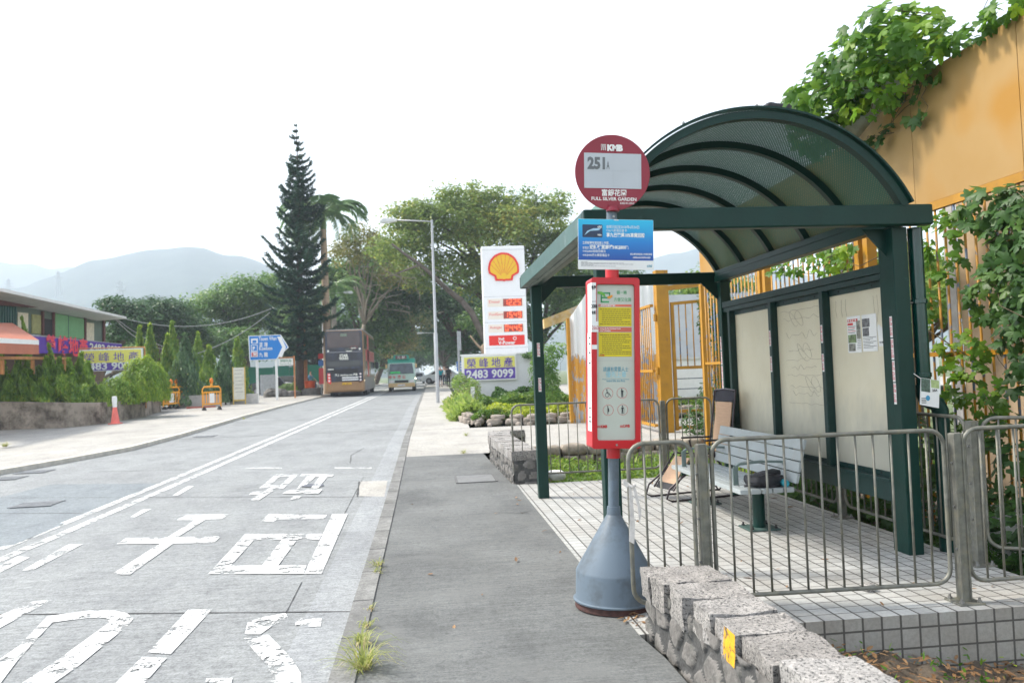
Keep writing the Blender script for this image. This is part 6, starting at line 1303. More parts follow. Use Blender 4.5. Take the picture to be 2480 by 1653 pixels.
def mass(name, label, x0, x1, y0, y1, z0, z1, mt, n, leaf):
    t_ = thing(name, ((x0+x1)/2, y0, z0), label, 'hedge'); P = np.stack([RNG.uniform(x0, x1, n), y0+(y1-y0)*RNG.random(n)**1.6, np.zeros(n)], 1)
    P[:,2] = z0+(z1-z0)*(.7+.3*np.sin(P[:,0]*5.3)*np.sin(P[:,0]*2.1+1))*RNG.random(n)**.6; P[:,1] -= .25*np.sin(P[:,0]*7)*np.sin(P[:,2]*5)
    N = rnd_dirs(n)*.6+np.array([.1,-.7,.4]); V_, F_ = inst(SPEAR, P, N, rnd_dirs(n)*.4+np.array([0,0,1]), leaf*(.6+.9*RNG.random(n))); leafmesh('foliage', V_, F_, mt, t_)
    mb = MB()
    for k in range(16): x = random.uniform(x0, x1); limb(mb, (x,y0+.4,z0-.1), (x+random.uniform(-.2,.2),y0+.4,z0+.9), .03, .01, .1, 3, 5)
    mb.build('stems', BARK, t_)
mass('hedge', 'dense green base of the hedge filling between the pointed conifers above the wall', -20, -12.5, 31.45, 34.2, .82, 2.05, L_CON, 26000, .12)
bush(-11.9, 36.0, .85, 1.12, 1.85, leafmat('bright_bush_leaf', (.07,.17,.015), (.20,.32,.03), (.38,.46,.05), .4, 1.2), 'rounded bright green bush at the right end of the left hedge', 8000, .13)
bush(-12.5, 34.6, .8, .9, 1.1, L_CON, 'low green bush between the round bush and the conifer hedge', 4200, .11); bush(-12.6, 33.0, .8, .7, .8, L_CON, 'low spreading conifer leaning over the wall corner behind the traffic cone', 3200, .09)
for k, (px_, pt_, Yc, w_, mm, lb) in enumerate(((425,775,45,1.25,L_CON2,'broad grey green conifer behind the stacked orange barriers'),(480,800,49,1.0,L_CON,'dark conifer behind the single orange barrier'),(515,800,47,1.0,L_CON2,'bushy grey green conifer left of the cream notice board'),(385,775,46,.9,L_CON,'pointed conifer between the round bush and the broad grey green one'),(395,745,50,.9,L_CON,'tall pointed conifer above the round bush'),(345,750,50,.9,L_CON,'slender conifer behind the yellow and purple left banner'),(455,770,53,1.0,L_CON,'pointed conifer rising between the two bushy ones'),(545,780,56,1.0,L_CON,'dark conifer just left of the blue direction sign'),(320,755,52,.9,L_CON,'small conifer tip behind the left banner'))):
    tp = at(px_, pt_, Yc); b0 = prof(Yc)+.0; conifer(tp.x, Yc, b0, tp.z-b0, w_, mm, lb, 3600, .15, group='conifers behind the orange barriers')
MB_ = MB(); RW2 = thing('garden_wall', (-13, 47, .35), 'low grey kerb wall with a white painted end behind the orange barriers', 'wall')
MB().box(-13.2,-10.9,44.5,44.8,.2,.95).build('masonry', mat('grey_kerb_wall', (.42,.4,.37), .9, 0, .2, 1.5, dirt=(.2,.19,.17), dscale=1.5), RW2); MB().box(-10.9,-9.4,46.9,47.2,.2,.88).build('end_block', mat('pale_end_block', (.55,.53,.5), .85, 0, .15), RW2)
# orange barriers
ORP = mat('barrier_orange', (.80,.33,.01), .45, 0, .08, 3); 
def barrier(x, y, z, rot, label):
    b_ = thing('barrier', (0,0,0), label, 'barrier', 'orange plastic road barriers'); w2 = .5
    smooth_angle(MB().tube([(-w2,0,.12),(-w2,0,.88),(-w2+.1,0,.98),(w2-.1,0,.98),(w2,0,.88),(w2,0,.12)], .035, 8).build('frame', ORP, b_), 50)
    for z_ in (.22,.72): MB().box(-w2,w2,-.025,.025,z_,z_+.06).build('rail', ORP, b_)
    for k in range(7): MB().box(-.42+k*.14-.02,-.42+k*.14+.02,-.018,.018,.28,.72).build('slat', ORP, b_)
    MB().box(-.13,.13,-.03,.03,.3,.7).build('plate', WHITE, b_)
    for s in (-w2+.08, w2-.08): MB().prism([(-.26,0),(.26,0),(.06,.14),(-.06,.14)], (s-.04,0,0), (0,1,0), (0,0,1), .08).build('foot', BLACK, b_, bevel=.01)
    l = MB().box(-.05,.05,-.05,.05,1.0,1.13).build('warning_lamp', ORP, b_, bevel=.01); smooth_angle(MB().lathe([(.06,0),(.095,.05),(.095,.13),(.05,.2),(.02,.22)], (0,0,1.13), 14).build('lens', mat('amber_lens', (.75,.2,.01), .25), l))
    b_.location = (x, y, z); b_.rotation_euler = (0,0,R(rot)); b_.scale = (.9,.9,1.14); return b_
for k, (px_, py_, rot, lb) in enumerate(((394,942,48,'leftmost of the three orange barriers standing bunched together'),(405,940,48,'middle one of the three bunched orange barriers'),(416,938,48,'rightmost of the three orange barriers standing bunched together'),(487,944,38,'orange barrier with a lamp standing alone right of the bunched ones'))):
    p = gp(px_, py_-3, -.03); barrier(p.x, p.y, p.z, rot, lb)
p = gp(265, 967, -.03); TC = thing('traffic_cone', (0,0,0), 'faded pink traffic cone with white paper round its tip by the concrete wall', 'traffic cone')
FPK = mat('faded_cone_red', (.75,.16,.13), .6, 0, .1, 4)
smooth_angle(MB().lathe([(.17,.03),(.15,.08),(.045,.76),(.04,.77)], (0,0,0), 20).build('cone', FPK, TC)); MB().box(-.2,.2,-.2,.2,0,.035).build('base', FPK, TC, bevel=.02); smooth_angle(MB().lathe([(.075,.62),(.09,.9),(.085,1.02),(.02,1.03)], (0,0,0), 12).build('paper_wrap', PAPER, TC)); q_c = at(265, 967, 31.9); TC.location = (q_c.x, 31.9, prof(31.9)-.033); TC.rotation_euler = (0, R(-1), 0)
p = gp(467, 938, -.03); o = rock('red_bar', (p.x-.1,p.y,p.z+.08), (1.4,.1,.08), mat('rusty_red_bar', (.35,.08,.05), .7), None, .5, .2, 3, box=.8); tag(o, 'rusty red metal bars lying on the ground between the orange barriers', 'scrap metal')
# notice board, blue sign, small sign
NB = thing('notice_board', (-10.27, 46.5, .36), 'upright cream notice board with a yellow frame by the garden wall', 'notice board')
MB().box(-10.57,-9.99,46.45,46.52,.6,2.36).build('board', mat('cream_board', (.72,.7,.6), .6, 0, .1, 3), NB); MB().box(-10.62,-10.572,46.43,46.54,.3,2.4).box(-9.988,-9.94,46.43,46.54,.3,2.4).box(-10.57,-9.99,46.44,46.53,.52,.598).build('frame', mat('mustard_frame', (.6,.42,.1), .6), NB)
for k in range(7): MB().box(-10.5,-10.05-.07*(k % 2),46.44,46.449,2.2-k*.2,2.24-k*.2).build('text_line', mat('pale_print', (.5,.48,.42), .6), NB)
BS = thing('direction_sign', (-9.7, 51.3, .42), 'blue arrow shaped road direction sign on two white posts', 'road sign')
sb = mat('road_sign_blue', (.0,.19,.58), .4, 0, .03)
P_ = [at(*q, 51.3) for q in ((570,771),(645,768),(663,797),(635,825),(573,828))]; c_ = (-9.6, 3.6)
ol = [(q.x, q.z) for q in P_]; sh = lambda k: [(c_[0]+(x-c_[0])*k, c_[1]+(z-c_[1])*k) for x, z in ol]
MB().prism(ol, (0,51.34,0), (1,0,0), (0,0,1), .04).build('board_edge', WHITE, BS); MB().prism(sh(.95), (0,51.30,0), (1,0,0), (0,0,1), .005).build('board', sb, BS)
A = lambda x, y: at((560+x/3.563)*.948387, (560+y/3.563)*.948387, 51.28)
for s_, x, y, w_, h_ in (('Tsuen Wan',238,942,152,.33),('荃 灣',240,994,74,.30),('Kowloon',240,1026,112,.33),('九 龍',240,1080,76,.30)):
    q = A(x, y); text(s_, h_, WHITE, BS, (q.x,51.285,q.z), bold=.015, width=(A(x+w_, y)-q).length, ext=.006)
mb = MB()
q0, q1, q2, q3, q4, q5 = [A(*v) for v in ((395,908),(430,908),(472,998),(438,1085),(400,1082),(440,998))]
MB().add([(p.x, 51.288, p.z) for p in (q0,q1,q2,q5)], [(0,1,2,3)]).add([(p.x, 51.288, p.z) for p in (q5,q2,q3,q4)], [(0,1,2,3)]).build('chevron', WHITE, BS)
def sq(x0, y0, x1, y1, mm, lift, nm='symbol'): a, c = A(x0, y0), A(x1, y1); return MB().box(a.x, c.x, 51.285-lift, 51.29-lift, c.z, a.z).build(nm, mm, BS)
sq(170,978,228,1034,WHITE,0); sq(175,983,223,1029,sb,.006); q = A(184, 1024); text('P', .30, WHITE, BS, (q.x,51.276,q.z), bold=.04, ext=.004)
sq(170,925,230,966,WHITE,0); sq(183,940,217,962,sb,.006); sq(170,1040,230,1082,WHITE,0); sq(176,1045,224,1078,RED,.006); q = A(186, 1074); text('米', .26, WHITE, BS, (q.x,51.276,q.z), bold=.03, ext=.004)
for x in (-10.27, -9.12): MB().box(x-.07,x+.07,51.36,51.46,.3,2.9).build('post', WHITE, BS)
SS = thing('small_sign', (-8.6, 53.5, .43), 'small white sign on an orange brown post right of the blue sign', 'road sign')
MB().box(-9.35,-8.45,53.5,53.55,2.5,2.95).build('board', WHITE, SS); MB().box(-8.42,-8.33,53.5,53.58,.35,3.1).box(-9.4,-8.42,53.5,53.56,2.98,3.04).build('frame', mat('orange_brown_steel', (.5,.2,.07), .6), SS)
text('錦繡花園', .2, mat('green_sign_ink', (.02,.2,.1), .5), SS, (-9.25,53.49,2.73), width=.7, ext=.006); text('Fairview Park', .12, MATS['green_sign_ink'], SS, (-9.25,53.49,2.56), width=.7, ext=.006)
GH = thing('green_hoarding', (-11, 68, .5), 'dark green site hoarding behind the parked cars', 'hoarding')
GHM = mat('hoarding_green', (.0,.16,.09), .6, 0, .12, 1)
for k in range(6): MB().box(-15.2+k*1.3,-13.93+k*1.3,69.6,69.68,.45,2.75-.1*(k % 2)).build('panel', GHM, GH)
GBk = thing('grey_cabinet', (-11.2, 60.5, .45), 'grey concrete utility cabinet behind the blue sign post', 'cabinet'); MB().box(-12.0,-10.9,61,61.6,.4,2.0).build('cabinet', mat('cabinet_grey', (.35,.37,.39), .7), GBk, bevel=.02); MB().box(-11.95,-10.95,60.97,60.999,.6,1.9).build('door', mat('cabinet_grey2', (.38,.4,.42), .7), GBk, bevel=.01)
OB = thing('orange_bin', (-8.05,58.5,.6), 'orange plastic tub standing on the stone planter left of the bus', 'tub'); smooth_angle(MB().lathe([(.33,0),(.38,.45),(.4,.5),(.3,.5)], (-8.1,58.5,.95), 16).build('tub', mat('tub_orange', (.7,.1,.02), .5), OB))
OP = thing('round_planter', (-8.0,58.5,.4), 'low dark stone planter under the orange tub', 'planter'); smooth_angle(MB().lathe([(.75,0),(.8,.5),(.72,.53)], (-8.0,58.5,.42), 20).build('bowl', M_GRAND, OP)); 
random.seed(12); RKP = thing('rockery', (-9.6,57,.4), 'rough rockery with scrubby plants between the blue sign and the bus', 'rockery'); mesh_of_rocks('rocks', [((-10.8+random.random()*2.4,57+random.random()*1.6,.55+random.random()*.25),(.6,.5,.4),random.random(),.25) for _ in range(26)], M_GRAND, RKP)
bush(-9.4,58.3,.6,1.0,.7,L_HED,'scrubby low bush growing on the rockery left of the bus',2000,.16)
FS = thing('flag_stop_sign', (-7.35,57,.4), 'bus stop flag pole half hidden by the left side of the bus', 'bus stop sign'); MB().tube([(-7.2,57.5,.4),(-7.2,57.5,3.3)], .045, 8).build('pole', GS, FS); MB().box(-7.35,-7.0,57.4,57.44,2.95,3.3).build('flag', RED, FS); MB().box(-7.35,-7.0,57.4,57.44,2.45,2.85).build('flag', MATS['sign_blue'], FS); MB().box(-7.33,-7.02,57.38,57.46,1.2,2.3).build('case', MATS['red_gloss'], FS)

t_ = thing('dark_rag', at(1785,252,11.2), 'dark cloth bundle with a few leaves on the fence top just above the shelter arch', 'cloth'); q_ = at(1785,254,11.2)
rock('cloth', (q_.x,q_.y,q_.z), (.42,.2,.16), mat('dark_cloth_bundle', (.03,.03,.035), .8), t_, .2, .6, 5, box=.5)
P_ = np.array([[q_.x+random.uniform(-.1,.4), q_.y+random.uniform(-.1,.1), q_.z+random.uniform(-.1,.08)] for _ in range(14)]); V_, F_ = inst(LOBED, P_, rnd_dirs(14)*.5+np.array([-.3,-.5,.5]), rnd_dirs(14), np.full(14,.11)); leafmesh('leaves', V_, F_, L_VINE, t_)
# ---- building with banners
FA, FB = Vector((-17.2,35.2,0)), Vector((-18.3,52.1,0)); FD = (FB-FA).normalized(); FN = Vector((FD.y,-FD.x,0))      # FN faces the road
def fp(x, y, off=0.):
    d = ray(x, y); o_ = Vector((0,0,CAM_H)); A0 = FA+FN*off; k = (A0-o_).dot(FN)/d.dot(FN); return o_+d*k
def fprism(nm, pix, mm, parent, off=0., th=.06):
    pts = [fp(*q, off) for q in pix]; n = len(pts); mb = MB().add(pts+[p-FN*th for p in pts], [tuple(range(n)), tuple(range(n, 2*n))[::-1]]+[(i, (i+1) % n, (i+1) % n+n, i+n) for i in range(n)])
    me = bpy.data.meshes.new(nm); me.from_pydata(mb.v, [], mb.f); bm = bmesh.new(); bm.from_mesh(me); bmesh.ops.recalc_face_normals(bm, faces=bm.faces); bm.to_mesh(me); bm.free(); return link(nm, me, mm, parent)
BD = thing('container_building', (-18, 42, .3), 'two storey green container building with a white sloping roof behind the hedge', 'building')
q = lambda x, y: (x/3.1357*.948387, (600+y/3.1357)*.948387)                # from the enlarged view of the left
CG = mat('container_green', (.05,.13,.12), .6, 0, .2, 2); DKI = mat('dark_interior', (.03,.03,.03), .9); MRN = mat('maroon_steel', (.12,.035,.03), .6)
fprism('upper_wall', [q(-600,300),q(790,500),q(790,730),q(-600,640)], mat('dull_green_wall', (.13,.17,.13), .7, 0, .15, 1), BD, 0, .5)
fprism('lower_wall', [q(-600,640),q(790,730),q(790,1010),q(-600,1100)], mat('mottled_brown_wall', (.16,.10,.07), .8, 0, .2, 1), BD, -.4, .5)  # lower storey wall in one mottled brown
for k in range(9): x = -40+k*20; fprism('corrugation', [q(x,425),q(x+9,427),q(x+9,650),q(x,648)], CG, BD, .06, .05)
fprism('window', [q(138,488),(q(215,495)),q(215,648),q(138,640)], mat('cream_blind', (.75,.66,.5), .7), BD, .05, .04)
fprism('window', [q(245,503),q(320,512),q(318,655),q(245,648)], mat('olive_blind', (.35,.34,.14), .7), BD, .05, .04)
fprism('doorway', [q(333,535),q(400,545),q(400,665),q(333,660)], DKI, BD, .05, .04)
g1 = fprism('shutter', [q(420,498),q(640,540),q(640,690),q(420,672)], mat('pale_green_shutter', (.20,.42,.20), .7, 0, .08, 3), BD, .07, .06); fprism('shutter_seam', [q(519,512),q(523,513),q(523,682),q(519,682)], CG, g1, .08, .02)
fprism('window', [q(655,565),q(715,572),q(715,705),q(655,700)], MATS['cream_blind'], BD, .05, .04)
for x in (325,408,646,790): fprism('frame_post', [q(x,480+(x-325)*.1),q(x+12,482+(x-325)*.1),q(x+12,668+(x-325)*.11),q(x,668+(x-325)*.11)], MRN, BD, .12, .08)
fprism('eaves', [q(-600,255),q(0,370),q(790,505),q(960,528),q(960,540),q(790,548),q(320,455),q(-600,390)], MRN, BD, .35, .4)
# sloping roof sheet
mb = MB(); r0 = [fp(*q(-600,195), 1.5), fp(*q(0,303), 1.5), fp(*q(960,522), 1.5)]; up_ = -FN*5+Vector((0,0,-.25))
r0b = [p+Vector((0,0,-.12)) for p in r0]
mb.add(r0+[p+up_ for p in r0]+r0b+[p+up_ for p in r0b], [(0,1,4,3),(1,2,5,4),(6,9,10,7),(7,10,11,8),(0,6,7,1),(1,7,8,2),(2,8,11,5),(3,4,10,9),(4,5,11,10),(0,3,9,6)]).build('roof', mat('white_roof_sheet', (.72,.70,.68), .6, 0, .08, 2), BD)
fprism('balcony_slab', [q(240,655),q(925,728),q(925,745),q(240,672)], mat('slab_grey', (.4,.4,.4), .8), BD, .9, .8)
LB = thing('purple_banner', fp(*q(560,730),1.0), 'long purple banner with red and white writing on the balcony of the green building', 'banner')
fprism('sheet', [q(210,665),q(925,732),q(925,758),q(590,800),q(205,800)], mat('violet_banner', (.10,.03,.33), .6, 0, .06, 2), LB, 1.0, .02)
PKR = mat('hot_red_print', (.75,.05,.1), .5)
def ftext2(s, x0, x1, yb, h, mm): 
    a, c = fp(*q(x0,yb),1.03), fp(*q(x1,yb+ (x1-x0)*.03),1.03); d = (c-a); d.z = 0; text(s, h, mm, LB, a, d.normalized(), (0,0,1), bold=.03, width=d.length, ext=.01)
ftext2('榮', 350, 425, 800, .95, PKR); ftext2('峰地產', 440, 665, 800, .95, PKR); ftext2('2483 9099', 680, 915, 775, .5, MATS['cream_print'])
AW = thing('awning', fp(*q(100,650),3.0), 'red brown fabric awning with a white edge at the far left', 'awning')
a0_, a1_, a2_, a3_ = fp(*q(-500,560),1.4), fp(*q(95,570),1.4), fp(*q(295,700),3.4), fp(*q(-500,655),3.4)
MB().add([a3_,a2_,a1_,a0_], [(0,1,2,3)]).build('fabric', mat('terracotta_fabric', (.42,.14,.08), .8, 0, .1, 2), AW)
dz = Vector((0,0,-.16)); MB().add([a3_,a2_,a2_+dz,a3_+dz], [(3,2,1,0)]).build('white_edge', WHITE, AW); dz2 = Vector((0,0,-.5)); MB().add([a3_+dz,a2_+dz,a2_+dz2,a3_+dz2], [(3,2,1,0)]).build('valance', MATS['terracotta_fabric'], AW)
CB = thing('timber_counter', fp(*q(100,830),2.4), 'orange timber beam and posts of the stall under the red awning', 'stall'); fprism('beam', [q(-500,815),q(520,830),q(520,850),q(-500,840)], mat('orange_timber', (.5,.22,.07), .7), CB, 2.4, .1)
for x in (-200, 20, 250, 490): fprism('post', [q(x,850),q(x+14,850),q(x+14,960),q(x,960)], MATS['orange_timber'], CB, 2.35, .08)
YB = thing('phone_banner', (-13.1, 36.6, 2.3), 'yellow and purple banner on an orange pipe frame half hidden by the left hedge', 'banner')
a, c = at(*q(603,768), 36.6), at(*q(1085,766), 36.6); lo = at(*q(640,940), 36.6).z; mid = at(*q(640,878), 36.6).z; tp = (a.z+c.z)/2
MB().box(a.x, c.x, 36.6, 36.64, lo, tp).build('sheet', WHITE, YB); MB().box(a.x+.06, c.x-.08, 36.592, 36.599, mid, tp-.05).build('print', BYEL, YB); MB().box(a.x+.06, c.x-.08, 36.592, 36.599, lo+.03, mid-.002).build('print', PUR, YB)
text('榮 峰 地 產', .42, PUR, YB, (a.x+.16,36.59,mid+.09), width=2.25, ext=.004); text('2483 9099', .42, WHITE, YB, (a.x+.12,36.59,lo+.07), bold=.03, width=2.2, ext=.004)
MB().tube([(a.x-.04,36.65,.6),(a.x-.04,36.65,tp+.06),(c.x+.06,36.65,tp+.04),(c.x+.06,36.65,.6)], .03, 8).build('pipe_frame', MATS['orange_timber'], YB)
# overhead cables from the building to the trees
for k, (s_, e_, sag) in enumerate(((q(860,515),q(2060,460),.9),(q(860,520),q(1480,800),.5),(q(860,525),q(1330,770),.6),(q(1500,800),q(2050,490),.3))):
    a, c = at(*s_, 51), at(*e_, 56); pts = [a.lerp(c, i/14)-Vector((0,0,sag*4*(i/14)*(1-i/14))) for i in range(15)]
    o = MB().tube(pts, .022, 5).build('overhead_cable', mat('pale_cable', (.35,.35,.34), .6)); tag(o, ('long sagging cable from the building roof to the tall pine','steep cable dropping from the roof corner behind the conifers','lower sagging cable from the roof corner to the conifers','thin cable rising from the conifers to the tall pine')[k], 'cable', 'overhead cables on the left')

# ================================================================== TREES
L_BAN = leafmat('banyan_leaf', (.075,.115,.025), (.15,.235,.05), (.42,.38,.09), .4, .16)
L_MID = leafmat('mid_tree_leaf', (.035,.10,.025), (.10,.20,.05), (.24,.32,.09), .35, .2)
L_DRK = leafmat('dark_tree_leaf', (.02,.06,.02), (.05,.12,.04), (.12,.20,.07), .3, .2)
L_OLV = leafmat('olive_tree_leaf', (.06,.08,.02), (.18,.19,.05), (.40,.30,.09), .4, .2)
def PXL(L, Y):                                             # lobes given as (px, py, rx_px, ry_px, ry_depth) at distance Y
    out = []
    for x, y, rx, ry, dp in L:
        c_ = at(x, y, Y); k = Y/1872.; out.append((c_.x, c_.y, c_.z, rx*k, dp, ry*k))
    return out
tree('banyan_tree', (8.5,70,.6), PXL([(1130,560,130,105,6),(1030,520,110,85,5),(1220,520,110,90,5),(930,590,85,75,5),(1290,600,70,80,5),(1040,640,110,60,4),(1180,650,110,70,4),(1100,480,100,60,4),(960,520,80,60,4)], 66),
     'huge spreading banyan with yellowish crown filling the middle behind the fuel sign', 'tree', L_BAN, 900, 62, 1.15, .26, .62, bark=BARK)
tree('broad_tree', (10.5,74,.6), PXL([(1240,700,75,80,4),(1320,690,50,110,4),(1180,760,80,80,4),(1100,760,60,60,3),(1330,620,60,70,4)], 72),
     'dark leafy tree low behind the fuel sign and the white wall', 'tree', L_MID, 380, 62, 1.1, .27, .35)
tree('overhanging_tree', (4.2,84,.6), PXL([(1060,720,75,80,5),(990,700,60,60,5),(930,680,55,55,5),(1120,800,50,60,4),(1070,800,40,40,3)], 84),
     'dark tree leaning over the right pavement beyond the street lamp', 'tree', L_DRK, 520, 58, 1.3, .3, .45)
tree('roadside_tree', (-6.8,84,.6), PXL([(850,700,60,90,4),(800,650,60,70,4),(880,620,60,70,4),(860,790,40,60,3),(900,760,35,50,3)], 82),
     'tall mixed green tree on the left side of the road above the bus', 'tree', L_MID, 560, 60, 1.2, .3, .4)
tree('roadside_tree', (-6.4,104,.6), PXL([(900,800,38,60,5),(930,790,30,50,5),(900,730,50,60,5),(950,740,40,40,5)], 104),
     'pale olive tree right behind the minibus on the left of the road', 'tree', L_OLV, 420, 55, 1.2, .32, .35)
tree('roadside_tree', (3.5,118,.6), PXL([(1000,790,45,50,6),(1045,770,50,60,6),(960,730,40,40,6)], 118),
     'far dark tree closing the tree tunnel on the right', 'tree', L_DRK, 420, 50, 1.4, .36, .4)
tree('roadside_tree', (-2.5,170,.6), PXL([(925,830,50,32,12),(985,825,50,35,12),(960,790,50,30,12),(1040,825,40,30,10)], 170),
     'hazy blue green trees at the very end of the road', 'trees', L_DRK, 420, 60, 2.0, .5, .5)
tree('bare_twig_tree', (-5.5,76,.5), PXL([(830,560,55,45,3),(905,650,50,50,3),(800,590,40,40,3)], 74),
     'thin half bare olive tree with pale twigs between the palms and the banyan', 'tree', L_OLV, 170, 34, 1.1, .25, .22, bark=PALEBARK)
tree('broad_tree', (-17,80,.6), PXL([(560,690,70,50,5),(490,720,70,45,5),(620,680,50,50,5),(590,740,70,50,4),(500,770,80,40,4),(640,740,50,60,4)], 80),
     'broad mid green tree left of the tall pine', 'tree', L_MID, 620, 60, 1.15, .28, .4)
tree('casuarina_tree', (-21,66,.6), PXL([(380,745,45,45,4),(350,720,28,32,3),(400,720,24,30,3),(420,760,45,35,3)], 66),
     'feathery dark tree behind the conifers left of centre', 'tree', L_DRK, 380, 55, .8, .24, .25)
tree('casuarina_tree', (-24,62,.6), PXL([(290,725,34,32,3),(265,705,18,22,2),(320,735,34,35,3),(300,770,45,35,3)], 62),
     'feathery dark tree behind the right end of the green building roof', 'tree', L_DRK, 330, 55, .75, .23, .25)
tree('broad_tree', (-30,70,.6), PXL([(440,790,60,40,5),(360,800,70,40,5),(550,800,60,40,5)], 72),
     'low dense trees filling in behind the row of conifers', 'trees', L_MID, 420, 55, 1.1, .28, .25)
tree('broad_tree', (-12,96,.6), PXL([(700,800,60,60,5),(760,760,60,70,5),(820,830,50,50,4),(650,800,60,50,4),(720,860,80,30,4)], 96),
     'dark trees behind the green hoarding left of the bus', 'trees', L_DRK, 560, 58, 1.5, .33, .4)
tree('broad_tree', (30,90,.6), PXL([(1400,640,70,60,6),(1340,720,80,80,6),(1500,700,90,60,6),(1450,760,100,60,6)], 90),
     'distant trees behind the corrugated wall and far end of the shelter', 'trees', L_MID, 420, 52, 1.5, .34, .4)
tree('yard_tree', (12.5,31,.1), [(12.0,31,3.3,2.2,1.8,1.6),(10.2,30.5,2.6,1.4,1.2,1.2),(14.5,31,3.0,2,1.6,1.6),(10.8,30,4.2,1.2,1.2,1.0)], 'bright leafed yard tree seen through the yellow gate bars', 'tree', leafmat('yard_leaf', (.05,.11,.02), (.13,.22,.04), (.28,.32,.08), .45, .5), 260, 55, .5, .16, .14)
tree('yard_tree', (10.5,16.5,.1), [(10.2,16.5,2.6,1.3,1.2,1.3),(9.0,15.5,3.2,1.0,1.0,.8),(9.6,13.5,2.6,1.0,1.2,1.0)], 'leafy yard tree behind the yellow bars above the shelter panels', 'tree', MATS['yard_leaf'], 180, 50, .4, .13, .1)
# limbs of the banyan seen against its crown, pale bare twigs
BL = bpy.data.objects['banyan_tree']; mb = MB()
for a, c, r0, r1 in (((1180,870,64),(1060,690,62),.34,.24),((1060,690,62),(900,560,60),.24,.08),((1130,800,63),(1120,620,62),.3,.12),((1060,690,62),(1000,640,61),.14,.05),((960,610,60.5),(880,640,60),.09,.03),((1160,840,64),(1180,900,64),.32,.4)):
    limb(mb, at(*a), at(*c), r0, r1, .09, 6, 8)
mb.build('trunk', mat('grey_brown_bark', (.13,.105,.085), .9, 0, .3, 3, .5), BL, smooth=True)
TW = bpy.data.objects['bare_twig_tree']; mb = MB(); random.seed(31)
for k in range(26):
    x, y = random.uniform(850,1010), random.uniform(600,720); a = at(x, y, 60); limb(mb, a, a+Vector((random.uniform(-2.2,1.2), random.uniform(-.5,.5), random.uniform(-.2,1.6))), .035, .01, .3, 5, 4)
mb.build('bare_twigs', PALEBARK, BL, smooth=True)
st = thing('cut_trunk', (5.2,58,.5), 'pale pruned tree trunk with a knot hole just left of the fuel sign', 'tree'); mb = MB()
limb(mb, at(1155,880,56), at(1120,830,56), .26, .22, .1, 5, 9); limb(mb, at(1120,830,56), at(1105,795,56), .22, .12, .1, 4, 8); limb(mb, at(1105,800,56), at(1165,745,56.5), .13, .07, .12, 5, 7); limb(mb, at(1105,800,56), at(1080,770,56), .1, .05, .1, 4, 6); mb.build('trunk', mat('pale_tan_bark', (.36,.26,.17), .85, 0, .2, 3, .5), st, smooth=True)
# Norfolk pine
L_PINE = leafmat('pine_needles', (.01,.05,.03), (.025,.085,.05), (.09,.14,.05), .15, .5)
NP = thing('norfolk_pine', (-8.6,58,.45), 'tall dark Norfolk Island pine with tiered upswept branches left of the bus', 'pine tree')
zt = 19.7; P=[]; N=[]; U_=[]; S_=[]; mb = MB(); mb.tube([(-8.75,58,.4),(-8.55,58,8),(-8.48,58,14),(-8.47,58,19.6)], [.3,.21,.1,.015], 9); brm = MB(); random.seed(17)
z = 3.2
while z < zt-.1:
    f = (zt-z)/(zt-3.2); rl = 2.95*min(1, (f*1.25)**.8)*(1 if z > 6 else .62+.38*(z-3.2)/2.8); nb = 6 if z < 15 else 5; ph = random.uniform(0, 6)
    for k in range(nb):
        if random.random() < .14: continue
        a = ph+2*math.pi*k/nb+random.uniform(-.2,.2); L_b = rl*random.uniform(.5,1.18); d = Vector((math.cos(a), math.sin(a), 0)); s = Vector((-d.y, d.x, 0))
        base = Vector((-8.52,58,z)); lift = .30 if z > 9 else .12; pts = [base+d*L_b*t_+Vector((0,0,L_b*(-.12*math.sin(t_*3.0)+lift*t_*t_*1.5))) for t_ in (0,.25,.5,.75,1)]
        brm.tube(pts, [.03,.025,.02,.015,.006], 4, cap=False)
        m_ = int(26*L_b/1.5)+8
        for i in range(m_):
            t_ = .12+.88*(i/m_)**.8; j = min(3, int(t_*4)); p = pts[j].lerp(pts[j+1], t_*4-j); wd = .42*(1-t_*.55)*min(1, L_b/1.4)
            for sgn in (-1, 1):
                for rep in (0,1,2,3): P.append(p+s*sgn*wd*random.random()*.35+Vector((0,0,random.uniform(-.05,.04)))); N.append((random.gauss(0,.5), random.gauss(0,.5), 1)); q_ = d*random.uniform(.2,.9)+s*sgn*random.uniform(.5,1.1)+Vector((0,0,random.uniform(-.35,.5))); U_.append(tuple(q_)); S_.append(wd*random.uniform(.7,1.25)+.08)
    z += .40+.17*f+random.uniform(-.05,.06)
TW_ = (np.array([[-.11,0,0],[.11,0,0],[.07,.6,.06],[0,1,.12],[-.07,.6,.06]]), np.array([[0,1,2,3,4]]))
V_, F_ = inst(TW_, np.array([tuple(p) for p in P]), np.array(N), np.array(U_), np.array(S_)); leafmesh('crown', V_, F_, L_PINE, NP); mb.build('trunk', mat('pine_bark', (.07,.05,.04), .9, 0, .3, 3, .4), NP, smooth=True); brm.build('branches', MATS['pine_bark'], NP)
